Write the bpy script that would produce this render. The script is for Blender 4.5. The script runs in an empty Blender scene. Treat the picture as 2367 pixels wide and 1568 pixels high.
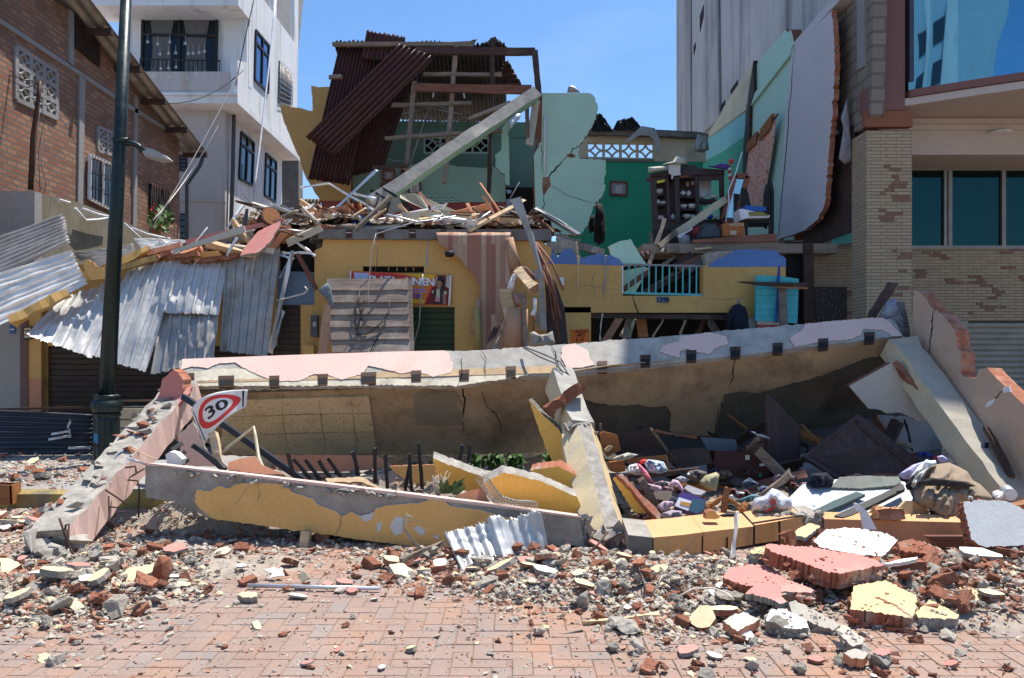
import bpy, bmesh, math, random
from mathutils import Vector, Matrix, noise
from math import sin, cos, pi, radians
SC = bpy.context.scene
COL = SC.collection
# ---------------------------------------------------------------- camera, sky, sun
F, CX, V0, H = 1803.0, 1183.5, 820.0, 1.6      # picture measured on a 2367 px wide grid
cam = bpy.data.cameras.new("camera")
cam.sensor_width = 36.0
cam.lens = F / 2367.0 * 36.0
cam.shift_y = 36.0 / 2367.0
cam.clip_start, cam.clip_end = 0.05, 2000
camo = bpy.data.objects.new("camera", cam)
COL.objects.link(camo)
camo.location = (0, 0, H)
camo.rotation_euler = (radians(90), 0, 0)
SC.camera = camo
EL, AZ = 71.0, 42.0
sunv = Vector((cos(radians(EL)) * cos(radians(AZ)), cos(radians(EL)) * sin(radians(AZ)), sin(radians(EL))))
w = bpy.data.worlds.new("World")
SC.world = w
w.use_nodes = True
nt = w.node_tree
sky = nt.nodes.new("ShaderNodeTexSky")
sky.sky_type = 'NISHITA'
sky.sun_disc = False
sky.sun_elevation = radians(EL)
sky.sun_rotation = radians(90 - AZ)
sky.altitude = 50
sky.air_density = 1.0
sky.dust_density = 0.6
sky.ozone_density = 1.5
nt.nodes["Background"].inputs[1].default_value = 0.092
wm = nt.nodes.new("ShaderNodeMix"); wm.data_type = 'RGBA'; wm.blend_type = 'MULTIPLY'; wm.inputs[0].default_value = 1.0; wm.inputs[7].default_value = (.80, 1.08, 1.34, 1)
nt.links.new(sky.outputs[0], wm.inputs[6])
wt = nt.nodes.new("ShaderNodeTexCoord"); wp = nt.nodes.new("ShaderNodeMapping"); wp.inputs["Scale"].default_value = (1.6, 1.6, 5); wn = nt.nodes.new("ShaderNodeTexNoise"); wn.inputs["Scale"].default_value = 2.2; wn.inputs["Detail"].default_value = 7
nt.links.new(wt.outputs["Generated"], wp.inputs[0]); nt.links.new(wp.outputs[0], wn.inputs[0])
wr = nt.nodes.new("ShaderNodeMapRange"); wr.inputs[1].default_value = .5; wr.inputs[2].default_value = .78; wr.inputs[4].default_value = .16; nt.links.new(wn.outputs[0], wr.inputs[0])
wc = nt.nodes.new("ShaderNodeMix"); wc.data_type = 'RGBA'; wc.inputs[7].default_value = (6.5, 7.2, 8, 1); nt.links.new(wr.outputs[0], wc.inputs[0]); nt.links.new(wm.outputs[2], wc.inputs[6])
nt.links.new(wc.outputs[2], nt.nodes["Background"].inputs[0])
sl = bpy.data.lights.new("sun", 'SUN')
sl.energy = 4.7
sl.angle = radians(0.53)
sl.color = (1.0, 0.95, 0.87)
slo = bpy.data.objects.new("sun", sl)
COL.objects.link(slo)
slo.location = (10, 10, 40)
slo.rotation_euler = sunv.to_track_quat('Z', 'Y').to_euler()
SC.view_settings.view_transform = 'Standard'
SC.view_settings.look = 'None'
SC.view_settings.exposure = 0.68
SC.view_settings.gamma = 1.0
# ---------------------------------------------------------------- geometry helpers
def V(*a): return Vector(a)
def P(u, v, Y): return Vector(((u - CX) / F * Y, Y, H - (v - V0) / F * Y))
def ray(u, v, p0, n):
 d = Vector(((u - CX) / F, 1.0, -(v - V0) / F)); o = Vector((0, 0, H))
 n = Vector(n); t = (Vector(p0) - o).dot(n) / d.dot(n)
 return o + d * t
CR = {1: (0, 0, .35385), 2: (591.7, 0, .35385), 3: (1165, 147.9, .35385), 4: (1534.8, 0, .41277), 5: (0, 443.8, .35385),
      6: (647.2, 443.8, .35385), 7: (1257.4, 517.8, .35385), 8: (1719.8, 591.7, .35385), 11: (0, 832.1, .35385),
      12: (425.3, 924.6, .2969), 13: (924.6, 906.1, .2969), 14: (1349.9, 924.6, .2969), 15: (1664.3, 980.1, .35385),
      16: (0, 1229.7, .3516), 17: (739.7, 1229.7, .375), 21: (702.7, 517.8, .20047), 22: (1017, 554.8, .17686),
      23: (591.7, 443.8, .15624), 24: (924.6, 443.8, .15624), 25: (1904.7, 998.6, .1953), 26: (1368.4, 980.1, .1953),
      27: (1479.4, 351.3, .17686), 28: (1331.4, 591.7, .22656), 29: (351.3, 499.3, .16406), 30: (388.3, 998.6, .22656),
      33: (795.2, 610.2, .10938), 0: (0, 0, 1)}
def q(k, *a):
 x, y, s = CR[k]
 return [(x + a[i] * s, y + a[i + 1] * s) for i in range(0, len(a), 2)]
def rag(pts, step=9, amp=2.2, seed=0, keep=()):
 R = random.Random(seed); out = []
 for i in range(len(pts)):
  a, b = Vector(pts[i]), Vector(pts[(i + 1) % len(pts)])
  out.append(tuple(a))
  if i in keep: continue
  L = (b - a).length; n = int(L / step)
  if n < 1: continue
  d = (b - a) / L; nn = Vector((-d.y, d.x))
  for k in range(1, n):
   t = (k + R.uniform(-.35, .35)) / n
   out.append(tuple(a + d * L * t + nn * R.gauss(0, amp * .6)))
 return out
class MB:
 def __init__(s):
  s.v = []; s.f = []; s.m = []; s.sm = []; s.c = []
 def add(s, vs, fs, mi=0, smooth=False):
  b = len(s.v); s.v.extend([Vector(x) for x in vs])
  for f in fs:
   s.f.append([b + i for i in f]); s.m.append(mi); s.sm.append(smooth)
 def box(s, c, d, mi=0, rz=0, jit=0, seed=0):
  R = random.Random(seed); M = Matrix.Rotation(rz, 3, 'Z'); vs = []
  for z in (-.5, .5):
   for x, y in ((-.5, -.5), (.5, -.5), (.5, .5), (-.5, .5)):
    p = M @ Vector((x * d[0], y * d[1], z * d[2])) + Vector(c)
    vs.append(p + Vector((R.gauss(0, jit), R.gauss(0, jit), R.gauss(0, jit))) if jit else p)
  s.add(vs, [(3, 2, 1, 0), (4, 5, 6, 7), (0, 1, 5, 4), (1, 2, 6, 5), (2, 3, 7, 6), (3, 0, 4, 7)], mi)
 def bb(s, a, b, mi=0):
  s.box([(a[i] + b[i]) / 2 for i in range(3)], [abs(b[i] - a[i]) for i in range(3)], mi)
 def prism(s, pts, ext, mf=0, ms=None, mb=None):
  n = len(pts); ext = Vector(ext); pts = [Vector(p) for p in pts]
  nv = Vector((0, 0, 0))
  for i in range(n): nv += (pts[i] - pts[0]).cross(pts[(i + 1) % n] - pts[0])
  if nv.dot(ext) > 0: pts = pts[::-1]
  ms = mf if ms is None else ms; mb = ms if mb is None else mb
  b = len(s.v); s.v.extend(pts); s.v.extend([p + ext for p in pts])
  s.f.append([b + i for i in range(n)]); s.m.append(mf); s.sm.append(False)
  s.f.append([b + n + i for i in range(n)][::-1]); s.m.append(mb); s.sm.append(False)
  for i in range(n):
   j = (i + 1) % n
   s.f.append([b + j, b + i, b + n + i, b + n + j]); s.m.append(ms); s.sm.append(False)
 def wall(s, uvs, Y, th, mf=0, ms=None, mb=None):
  s.prism([P(u, v, Y) for u, v in uvs], (0, th, 0), mf, ms, mb)
 def onp(s, uvs, p0, n, th, mf=0, ms=None, mb=None):
  n = Vector(n).normalized(); d = -n * th
  s.prism([ray(u, v, p0, n) for u, v in uvs], d, mf, ms, mb)
 def bar(s, p0, p1, w_, h_, mi=0, up=(0, 0, 1), seg=1, jit=0, seed=0, end=None, mt_=None):
  p0, p1 = Vector(p0), Vector(p1); d = (p1 - p0).normalized(); up = Vector(up)
  sd = d.cross(up)
  if sd.length < 1e-4: sd = d.cross(Vector((0, 1, 0)))
  sd.normalize(); u2 = sd.cross(d).normalized(); R = random.Random(seed); vs = []; fs = []
  for k in range(seg + 1):
   c = p0.lerp(p1, k / seg)
   for a, b in ((-.5, -.5), (.5, -.5), (.5, .5), (-.5, .5)):
    j = jit if 0 < k < seg else jit * 2.5
    vs.append(c + sd * a * w_ + u2 * b * h_ + Vector((R.gauss(0, j), R.gauss(0, j), R.gauss(0, j))))
  b0 = len(s.v); s.v.extend(vs)
  for k in range(seg):
   for e in range(4):
    a, b = k * 4 + e, k * 4 + (e + 1) % 4
    s.f.append([b0 + a, b0 + b, b0 + b + 4, b0 + a + 4])
    s.m.append(mi if not mt_ else mt_[e]); s.sm.append(False)
  en = mi if end is None else end
  s.f.append([b0 + 3, b0 + 2, b0 + 1, b0]); s.m.append(en); s.sm.append(False)
  k = seg * 4
  s.f.append([b0 + k, b0 + k + 1, b0 + k + 2, b0 + k + 3]); s.m.append(en); s.sm.append(False)
 def pxbar(s, a, b, Ya, Yb, wpx, dep, mi=0, seg=1, jit=0, seed=0, end=None, mt_=None):
  """stick seen between two picture points, wpx wide on the picture, dep metres thick"""
  h = wpx / F * (Ya + Yb) / 2
  p0, p1 = P(a[0], a[1], Ya), P(b[0], b[1], Yb)
  up = (p1 - p0).cross(Vector((0, 1, 0)))
  s.bar(p0, p1, dep, h, mi, up if up.length > 1e-5 else (0, 0, 1), seg, jit, seed, end, mt_)
 def tube(s, pts, r, mi=0, n=6, r2=None, cap=True):
  pts = [Vector(p) for p in pts]; b = len(s.v); N = len(pts); pu = None
  for i, p in enumerate(pts):
   d = (pts[min(i + 1, N - 1)] - pts[max(i - 1, 0)])
   d = d.normalized() if d.length > 1e-9 else Vector((0, 0, 1))
   if pu is None: pu = d.orthogonal().normalized()
   pu = (pu - d * pu.dot(d)); pu = pu.normalized() if pu.length > 1e-6 else d.orthogonal().normalized()
   w2 = d.cross(pu); rr = r if r2 is None else r + (r2 - r) * i / max(N - 1, 1)
   for k in range(n):
    a = 2 * pi * k / n; s.v.append(p + pu * cos(a) * rr + w2 * sin(a) * rr)
  for i in range(N - 1):
   for k in range(n):
    k2 = (k + 1) % n
    s.f.append([b + i * n + k, b + i * n + k2, b + (i + 1) * n + k2, b + (i + 1) * n + k]); s.m.append(mi); s.sm.append(True)
  if cap:
   s.f.append([b + k for k in range(n)][::-1]); s.m.append(mi); s.sm.append(False)
   s.f.append([b + (N - 1) * n + k for k in range(n)]); s.m.append(mi); s.sm.append(False)
 def lathe(s, prof, c, n=20, mi=0, smooth=True, flute=0):
  b = len(s.v); c = Vector(c)
  for r, z in prof:
   for k in range(n):
    rr = r * (1 - flute * (k % 2)) if r > .01 else r
    s.v.append(c + Vector((rr * cos(2 * pi * k / n), rr * sin(2 * pi * k / n), z)))
  for i in range(len(prof) - 1):
   for k in range(n):
    k2 = (k + 1) % n
    s.f.append([b + i * n + k, b + i * n + k2, b + (i + 1) * n + k2, b + (i + 1) * n + k]); s.m.append(mi); s.sm.append(smooth)
  s.f.append([b + k for k in range(n)][::-1]); s.m.append(mi); s.sm.append(False)
  e = (len(prof) - 1) * n
  s.f.append([b + e + k for k in range(n)]); s.m.append(mi); s.sm.append(False)
 def grid(s, fn, nu, nv, mi=0, th=0.0, smooth=True, mif=None):
  """surface fn(a,b) -> point, a,b in 0..1; th gives it a real thickness"""
  g = [[Vector(fn(i / nu, j / nv)) for i in range(nu + 1)] for j in range(nv + 1)]
  def nrm(i, j):
   a = g[j][min(i + 1, nu)] - g[j][max(i - 1, 0)]; b_ = g[min(j + 1, nv)][i] - g[max(j - 1, 0)][i]
   x = a.cross(b_); return x.normalized() if x.length > 1e-12 else Vector((0, -1, 0))
  b = len(s.v); W = nu + 1
  for j in range(nv + 1): s.v.extend(g[j])
  for j in range(nv):
   for i in range(nu):
    s.f.append([b + j * W + i, b + (j + 1) * W + i, b + (j + 1) * W + i + 1, b + j * W + i + 1])
    s.m.append(mif(i / nu, j / nv) if mif else mi); s.sm.append(smooth)
  if th:
   o = len(s.v)
   for j in range(nv + 1):
    for i in range(nu + 1): s.v.append(g[j][i] + nrm(i, j) * th)
   for j in range(nv):
    for i in range(nu):
     s.f.append([o + j * W + i + 1, o + (j + 1) * W + i + 1, o + (j + 1) * W + i, o + j * W + i]); s.m.append(mi); s.sm.append(smooth)
   rim = [j * W for j in range(nv + 1)] + [nv * W + i for i in range(1, nu + 1)] + [j * W + nu for j in range(nv - 1, -1, -1)] + [i for i in range(nu - 1, 0, -1)]
   for k in range(len(rim)):
    a, c = rim[k], rim[(k + 1) % len(rim)]
    s.f.append([b + a, o + a, o + c, b + c]); s.m.append(mi); s.sm.append(False)
 def hull(s, pts, mi=0, smooth=False):
  bm = bmesh.new()
  for p in pts: bm.verts.new(p)
  r = bmesh.ops.convex_hull(bm, input=bm.verts)
  bmesh.ops.delete(bm, geom=[x for x in bm.verts if not x.link_faces], context='VERTS')
  bmesh.ops.dissolve_limit(bm, angle_limit=radians(6), verts=bm.verts, edges=bm.edges)
  bm.verts.index_update(); bm.verts.ensure_lookup_table()
  s.add([x.co.copy() for x in bm.verts], [[x.index for x in f.verts] for f in bm.faces], mi, smooth)
  bm.free()
 def pillow(s, uvs, Y, dep, fold=0.0, fs=30., mi=0, rings=9, seed=0, c=None, tilt=0):
  """bulging soft thing with a picture outline (star shaped)"""
  n = len(uvs); pl = []
  for i in range(n):
   a, b = uvs[i], uvs[(i + 1) % n]
   L = math.hypot(b[0] - a[0], b[1] - a[1]); m = max(1, int(L / 7))
   for k in range(m): pl.append((a[0] + (b[0] - a[0]) * k / m, a[1] + (b[1] - a[1]) * k / m))
  c = c or (sum(p[0] for p in uvs) / n, sum(p[1] for p in uvs) / n); N = len(pl); b0 = len(s.v)
  def Yt(v): return Y + tilt * (c[1] - v) / 100.
  for j in range(1, rings + 1):
   f = j / rings
   for (u, v) in pl:
    uu, vv = c[0] + (u - c[0]) * f, c[1] + (v - c[1]) * f
    k = math.sqrt(max(0, 1 - f ** 3))
    nz = noise.noise(Vector((uu / fs + seed * 7.3, vv / fs * .6, seed))) + .5 * noise.noise(Vector((uu / fs * 2.3, vv / fs * 1.6 + seed, 3.1)))
    rid = 1 - abs(noise.noise(Vector((uu / fs * 1.1 + vv / fs * .5, vv / fs * .35, seed + 5.)))) * 3
    s.v.append(P(uu, vv, Yt(vv) - dep * k - fold * (nz * .7 + rid * .5) * (k * .8 + .2)))
  s.v.append(P(c[0], c[1], Yt(c[1]) - dep)); ci = len(s.v) - 1
  for k in range(N):
   k2 = (k + 1) % N
   s.f.append([ci, b0 + k2, b0 + k]); s.m.append(mi); s.sm.append(True)
   for j in range(rings - 1):
    s.f.append([b0 + j * N + k, b0 + j * N + k2, b0 + (j + 1) * N + k2, b0 + (j + 1) * N + k]); s.m.append(mi); s.sm.append(True)
  o = len(s.v)
  for (u, v) in pl: s.v.append(P(u, v, Yt(v) + .05))
  e = (rings - 1) * N
  for k in range(N):
   k2 = (k + 1) % N
   s.f.append([b0 + e + k, b0 + e + k2, o + k2, o + k]); s.m.append(mi); s.sm.append(True)
  s.f.append([o + k for k in range(N)]); s.m.append(mi); s.sm.append(False)
 def crack(s, uvs, p0, n, wpx, mi, seed=0):
  R = random.Random(seed); n = Vector(n).normalized(); L = []; Rr = []; N = len(uvs); pts = []
  for i in range(N - 1):
   a, b = uvs[i], uvs[i + 1]
   for k in range(4): pts.append((a[0] + (b[0] - a[0]) * k / 4 + R.gauss(0, 1.2), a[1] + (b[1] - a[1]) * k / 4 + R.gauss(0, 1.2)))
  pts.append(uvs[-1])
  for i, (u, v) in enumerate(pts):
   d = Vector(pts[min(i + 1, len(pts) - 1)]) - Vector(pts[max(i - 1, 0)]); d.normalize()
   ww = wpx * (.35 + .65 * sin(pi * (i + .5) / len(pts))) * R.uniform(.6, 1.3) / 2
   L.append(ray(u - d.y * ww, v + d.x * ww, p0, n) + n * .003); Rr.append(ray(u + d.y * ww, v - d.x * ww, p0, n) + n * .003)
  for i in range(len(pts) - 1): s.add([L[i], L[i + 1], Rr[i + 1], Rr[i]], [(0, 1, 2, 3)], mi)
def mesh_of(mb, name, mats, org):
 me = bpy.data.meshes.new(name)
 me.from_pydata([tuple(v - org) for v in mb.v], [], mb.f)
 for m in mats: me.materials.append(m)
 me.polygons.foreach_set("material_index", mb.m)
 me.polygons.foreach_set("use_smooth", mb.sm)
 uv = me.uv_layers.new(name="UVMap"); buf = [0.0] * (len(me.loops) * 2); Z = Vector((0, 0, 1))
 for p in me.polygons:
  n = p.normal
  if abs(n.z) > .92: e1, e2 = Vector((1, 0, 0)), Vector((0, 1, 0))
  else:
   e1 = Z.cross(n).normalized(); e2 = n.cross(e1)
  for li in p.loop_indices:
   co = me.vertices[me.loops[li].vertex_index].co + org
   buf[li * 2] = co.dot(e1); buf[li * 2 + 1] = co.dot(e2)
 uv.data.foreach_set("uv", buf)
 me.update()
 return me
def tag(o, L=None, C=None, G=None, K=None):
 if L: o["label"] = L
 if C: o["category"] = C; o["kind"] = "thing"
 if G: o["group"] = G
 if K: o["kind"] = K
 return o
def mk(mb, name, mats, L=None, C=None, G=None, par=None, K=None):
 if not isinstance(mats, (list, tuple)): mats = [mats]
 lo = [min(v[i] for v in mb.v) for i in range(3)]; hi = [max(v[i] for v in mb.v) for i in range(3)]
 org = Vector(((lo[0] + hi[0]) / 2, (lo[1] + hi[1]) / 2, lo[2]))
 o = bpy.data.objects.new(name, mesh_of(mb, name, mats, org))
 COL.objects.link(o)
 if par is not None:
  o.parent = par; o.location = org - Vector(par["org"])
  o["org"] = tuple(org)
 else:
  o.location = org; o["org"] = tuple(org)
 return tag(o, L, C, G, K)
def T(name, loc, L, C, G=None):
 o = bpy.data.objects.new(name, None); COL.objects.link(o)
 o.location = loc; o["org"] = tuple(loc); o.empty_display_size = .2
 return tag(o, L, C, G)
def text_mb(mb, body, fn, size=1.0, mi=0, depth=.02, shear=0, spacing=1.0):
 """lettering as mesh; fn maps (x, y, z) letter space -> world; letter space starts at 0,0"""
 cu = bpy.data.curves.new("lettering", 'FONT'); cu.body = body; cu.size = size; cu.shear = shear; cu.space_character = spacing
 cu.align_x = 'CENTER'; cu.align_y = 'CENTER'; cu.extrude = depth; cu.offset = size * .022; cu.resolution_u = 4
 o = bpy.data.objects.new("lettering", cu); COL.objects.link(o)
 dg = bpy.context.evaluated_depsgraph_get(); me = bpy.data.meshes.new_from_object(o.evaluated_get(dg))
 b = len(mb.v); mb.v.extend([Vector(fn(*v.co)) for v in me.vertices])
 for p in me.polygons: mb.f.append([b + i for i in p.vertices]); mb.m.append(mi); mb.sm.append(False)
 bpy.data.objects.remove(o); bpy.data.meshes.remove(me); bpy.data.curves.remove(cu)
# ---------------------------------------------------------------- materials
MATS = {}
def _n(t, typ, **k):
 n = t.nodes.new(typ)
 for a, b in k.items(): setattr(n, a, b)
 return n
def _mix(t, fac, a, b, mode='MIX'):
 m = _n(t, "ShaderNodeMix", data_type='RGBA', blend_type=mode)
 for i, x in ((0, fac), (6, a), (7, b)):
  if isinstance(x, (int, float)): m.inputs[i].default_value = x
  elif isinstance(x, (tuple, list)): m.inputs[i].default_value = (*x, 1)
  else: t.links.new(x, m.inputs[i])
 return m.outputs[2]
def _noise(t, vec, sc, det=6, rough=.6):
 n = _n(t, "ShaderNodeTexNoise"); n.inputs["Scale"].default_value = sc; n.inputs["Detail"].default_value = det
 n.inputs["Roughness"].default_value = rough; t.links.new(vec, n.inputs["Vector"]); return n.outputs[0]
def _ramp(t, f, a, b, lo=0.0, hi=1.0):
 r = _n(t, "ShaderNodeMapRange"); r.inputs[1].default_value = a; r.inputs[2].default_value = b
 r.inputs[3].default_value = lo; r.inputs[4].default_value = hi; t.links.new(f, r.inputs[0]); return r.outputs[0]
def _start(name):
 m = bpy.data.materials.new(name); m.use_nodes = True; t = m.node_tree
 b = t.nodes["Principled BSDF"]; tc = _n(t, "ShaderNodeTexCoord"); MATS[name] = m
 return m, t, b, tc
def _finish(t, b, col, rough, metal, bumps, spec=.35):
 if isinstance(col, (tuple, list)): b.inputs["Base Color"].default_value = (*col, 1)
 else: t.links.new(col, b.inputs["Base Color"])
 b.inputs["Roughness"].default_value = rough; b.inputs["Metallic"].default_value = metal
 b.inputs["Specular IOR Level"].default_value = spec
 prev = None
 for hgt, st, dist in bumps:
  bp = _n(t, "ShaderNodeBump"); bp.inputs["Strength"].default_value = st; bp.inputs["Distance"].default_value = dist
  t.links.new(hgt, bp.inputs["Height"])
  if prev: t.links.new(prev, bp.inputs["Normal"])
  prev = bp.outputs[0]
 if prev: t.links.new(prev, b.inputs["Normal"])
def mt(name, c, rough=.85, var=.22, sc=3., bump=.35, bs=45., dirt=None, dsc=1.3, damt=.6, dth=.52, metal=0., rand=0., spots=None, sps=60., streak=False, spec=.3):
 """plaster / concrete / paint / wood: mottled colour, dirt of its own shape, fine relief"""
 m, t, b, tc = _start(name); ob = tc.outputs["Object"]
 n1 = _noise(t, ob, sc, 8, .65)
 col = _mix(t, _ramp(t, n1, .3, .7), tuple(x * (1 - var) for x in c), tuple(min(1, x * (1 + var)) for x in c))
 n2 = _noise(t, ob, bs, 5, .6)
 col = _mix(t, _ramp(t, n2, .35, .75, 0, .35), col, tuple(x * .6 for x in c))
 if dirt:
  vec = ob
  if streak:
   mp = _n(t, "ShaderNodeMapping"); mp.inputs["Scale"].default_value = (2.2, 2.2, .22); t.links.new(ob, mp.inputs[0]); vec = mp.outputs[0]
  n3 = _noise(t, vec, dsc, 9, .7)
  col = _mix(t, _ramp(t, n3, dth, dth + .16, 0, damt), col, dirt)
 if spots:
  n4 = _noise(t, ob, sps, 2, .5)
  col = _mix(t, _ramp(t, n4, .6, .66), col, spots)
 if rand:
  oi = _n(t, "ShaderNodeObjectInfo"); hs = _n(t, "ShaderNodeHueSaturation")
  r = _ramp(t, oi.outputs["Random"], 0, 1, 1 - rand, 1 + rand); t.links.new(r, hs.inputs["Value"])
  t.links.new(col, hs.inputs["Color"]); col = hs.outputs[0]
 big = _noise(t, ob, bs * .2, 6, .6)
 _finish(t, b, col, rough, metal, [(big, bump * .6, .02), (n2, bump, .006)], spec)
 return m
def brickm(name, c1, c2, mortar, bw=.25, bh=.085, ms=.014, bump=.8, bias=0., var=.3, off=.5, dirt=None, damt=.5, dsc=1.2, rough=.9):
 m, t, b, tc = _start(name)
 br = _n(t, "ShaderNodeTexBrick"); br.offset = off; ns = _noise(t, tc.outputs["UV"], 5, 4)
 t.links.new(tc.outputs["UV"], br.inputs["Vector"])
 for i, x in (("Color1", c1), ("Color2", c2), ("Mortar", mortar)): br.inputs[i].default_value = (*x, 1)
 for i, x in (("Scale", 1.), ("Mortar Size", ms), ("Mortar Smooth", .15), ("Bias", bias), ("Brick Width", bw), ("Row Height", bh)): br.inputs[i].default_value = x
 col = _mix(t, _ramp(t, _noise(t, tc.outputs["UV"], 7, 8, .7), .3, .7, 0, var), br.outputs[0], mortar)
 if dirt: col = _mix(t, _ramp(t, _noise(t, tc.outputs["UV"], dsc, 8, .7), .48, .66, 0, damt), col, dirt)
 inv = _ramp(t, br.outputs[1], 0, 1, 1, 0)
 _finish(t, b, col, rough, 0, [(inv, bump, .03), (_noise(t, tc.outputs["UV"], 60, 5), .4, .008)], .2)
 return m
def woodm(name, c, rough=.75, board=0., horiz=False, var=.4, grain=1., dirt=None, ax=0):
 """wood with grain along the longest direction of the piece (ax) in object space"""
 m, t, b, tc = _start(name); mp = _n(t, "ShaderNodeMapping")
 s = [14., 14., 14.]; s[ax] = 1.2; mp.inputs["Scale"].default_value = s
 t.links.new(tc.outputs["Object"], mp.inputs[0])
 g = _noise(t, mp.outputs[0], grain * 1.6, 8, .7)
 col = _mix(t, _ramp(t, g, .3, .7), tuple(x * (1 - var) for x in c), tuple(x * (1 + var) for x in c))
 if dirt: col = _mix(t, _ramp(t, _noise(t, tc.outputs["Object"], 2.2, 8, .7), .5, .65, 0, .7), col, dirt)
 oi = _n(t, "ShaderNodeObjectInfo"); hs = _n(t, "ShaderNodeHueSaturation")
 t.links.new(_ramp(t, oi.outputs["Random"], 0, 1, .7, 1.3), hs.inputs["Value"]); t.links.new(col, hs.inputs["Color"])
 _finish(t, b, hs.outputs[0], rough, 0, [(g, .5, .006)], .25)
 return m
def metalm(name, c, rough=.4, metal=.85, dirt=None, damt=.5, dsc=2., bump=.15, bs=9., dth=.5):
 m, t, b, tc = _start(name); ob = tc.outputs["Object"]
 n = _noise(t, ob, 4, 8, .6)
 col = _mix(t, _ramp(t, n, .3, .7), tuple(x * .8 for x in c), tuple(min(1, x * 1.15) for x in c))
 if dirt: col = _mix(t, _ramp(t, _noise(t, ob, dsc, 9, .75), dth, dth + .15, 0, damt), col, dirt)
 _finish(t, b, col, rough, metal, [(_noise(t, ob, bs, 4), bump, .02)], .4)
 if dirt:
  t.links.new(_ramp(t, _noise(t, ob, dsc, 9, .75), .4, .7, rough * .8, min(1, rough * 1.5)), b.inputs["Roughness"])
 return m
def plain(name, c, rough=.6, metal=0., spec=.4):
 m, t, b, tc = _start(name)
 n = _noise(t, tc.outputs["Object"], 9, 6, .6)
 col = _mix(t, _ramp(t, n, .3, .7), tuple(x * .85 for x in c), tuple(min(1, x * 1.12) for x in c))
 _finish(t, b, col, rough, metal, [(_noise(t, tc.outputs["Object"], 40, 3), .12, .005)], spec)
 return m
DUST = (.42, .36, .29)
yellow = mt("yellow_paint", (.65, .385, .125), .7, .10, 1.2, .12, 30, (.30, .16, .045), .9, .35, .56)
cream = mt("cream_paint", (.63, .475, .25), .75, .12, 2, .2, 40, (.46, .36, .25), 2.8, .6, .53)
pink = mt("pink_paint", (.57, .225, .19), .75, .08, 2, .15, 40, (.50, .38, .31), 2.6, .65, .52)
palepink = mt("pale_pink_plaster", (.74, .51, .43), .8, .08, 2.5, .2, 45, (.72, .40, .27), 1.6, .5, .6)
orange = mt("orange_plaster", (.66, .36, .17), .8, .12, 2, .25, 40, (.34, .28, .2), 2.2, .6, .6)
salmon = mt("salmon_plaster", (.56, .25, .14), .8, .15, 2, .25, 40, (.55, .34, .14), 1.4, .6, .55)
conc = mt("concrete", (.40, .375, .33), .95, .25, 5, .8, 40, (.22, .20, .17), 2.2, .5, .53, )
darkconc = mt("weathered_concrete", (.20, .185, .165), .95, .3, 4, .7, 35, (.09, .08, .07), 1.5, .6, .5)
brokenc = mt("broken_concrete", (.34, .31, .27), .95, .4, 9, 1.0, 26, (.16, .14, .12), 5, .6, .5)
soffit = mt("earth_stained_plaster", (.45, .315, .185), .9, .25, 1.8, .45, 30, (.15, .10, .06), 1.1, .75, .47)
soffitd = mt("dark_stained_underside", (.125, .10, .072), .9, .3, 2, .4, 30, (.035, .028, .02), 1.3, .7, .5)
terraz = mt("terrazzo_tiles", (.68, .51, .29), .6, .1, 3, .1, 60, (.22, .16, .08), 1.2, .5, .5, spots=(.24, .18, .09), sps=52)
brick = mt("broken_brick", (.30, .115, .065), .95, .3, 6, .9, 28, (.38, .27, .20), 3, .7, .5, rand=.25)
brickdark = mt("old_brick", (.23, .09, .055), .95, .3, 5, .8, 28, (.30, .25, .2), 3, .6, .55, rand=.2)
rubc = mt("rubble_concrete", (.42, .38, .32), .95, .25, 7, .9, 30, (.27, .235, .19), 3, .6, .52, rand=.28)
rubm = mt("rubble_mortar", (.48, .42, .345), .95, .25, 7, .8, 34, (.40, .24, .16), 3, .5, .56, rand=.25)
plw = mt("white_plaster", (.78, .76, .71), .85, .08, 3, .25, 40, (.55, .48, .38), 2.6, .5, .58, rand=.08)
ply = mt("yellow_plaster_piece", (.70, .585, .36), .85, .12, 3, .25, 40, (.5, .42, .3), 3, .5, .58, rand=.12)
plp = mt("pink_plaster_piece", (.57, .25, .205), .85, .1, 3, .25, 40, (.5, .38, .32), 3, .5, .58, rand=.12)
plg = mt("pale_grey_plaster", (.62, .62, .60), .85, .08, 3, .25, 40, (.48, .42, .34), 2.6, .5, .6)
mint = mt("mint_paint", (.34, .56, .43), .75, .07, 1.5, .12, 30, (.42, .40, .30), 1.1, .3, .6)
mintl = mt("pale_mint_paint", (.44, .66, .53), .75, .07, 1.5, .12, 30, (.40, .42, .34), 1., .3, .6)
mintd = mt("green_room_paint", (.15, .30, .22), .75, .1, 1.2, .12, 30, (.08, .13, .10), .8, .5, .52)
green = mt("emerald_paint", (.025, .33, .18), .65, .08, 1.4, .12, 30, (.03, .24, .13), .8, .4, .52)
aqua = mt("aqua_paint", (.22, .52, .50), .75, .07, 1.4, .12, 30, (.3, .42, .38), .8, .3, .6)
turq = mt("turquoise_paint", (.10, .48, .49), .6, .12, 2, .2, 30, (.08, .3, .31), 2, .4, .55)
blue = mt("blue_paint", (.12, .22, .46), .75, .12, 3, .25, 30, (.30, .28, .26), 2, .4, .6)
reddado = mt("red_dado_paint", (.38, .08, .065), .75, .1, 1.6, .12, 30, (.3, .1, .08), .9, .3, .55)
whitew = mt("white_building_paint", (.74, .75, .76), .8, .05, 1, .15, 30, (.36, .34, .31), .75, .7, .53, streak=True)
whitef = mt("beige_building_paint", (.52, .475, .45), .85, .06, 1, .15, 30, (.34, .28, .22), .9, .65, .53, streak=True)  # front walls' paint, darkened to put their shade into the colour
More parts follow.
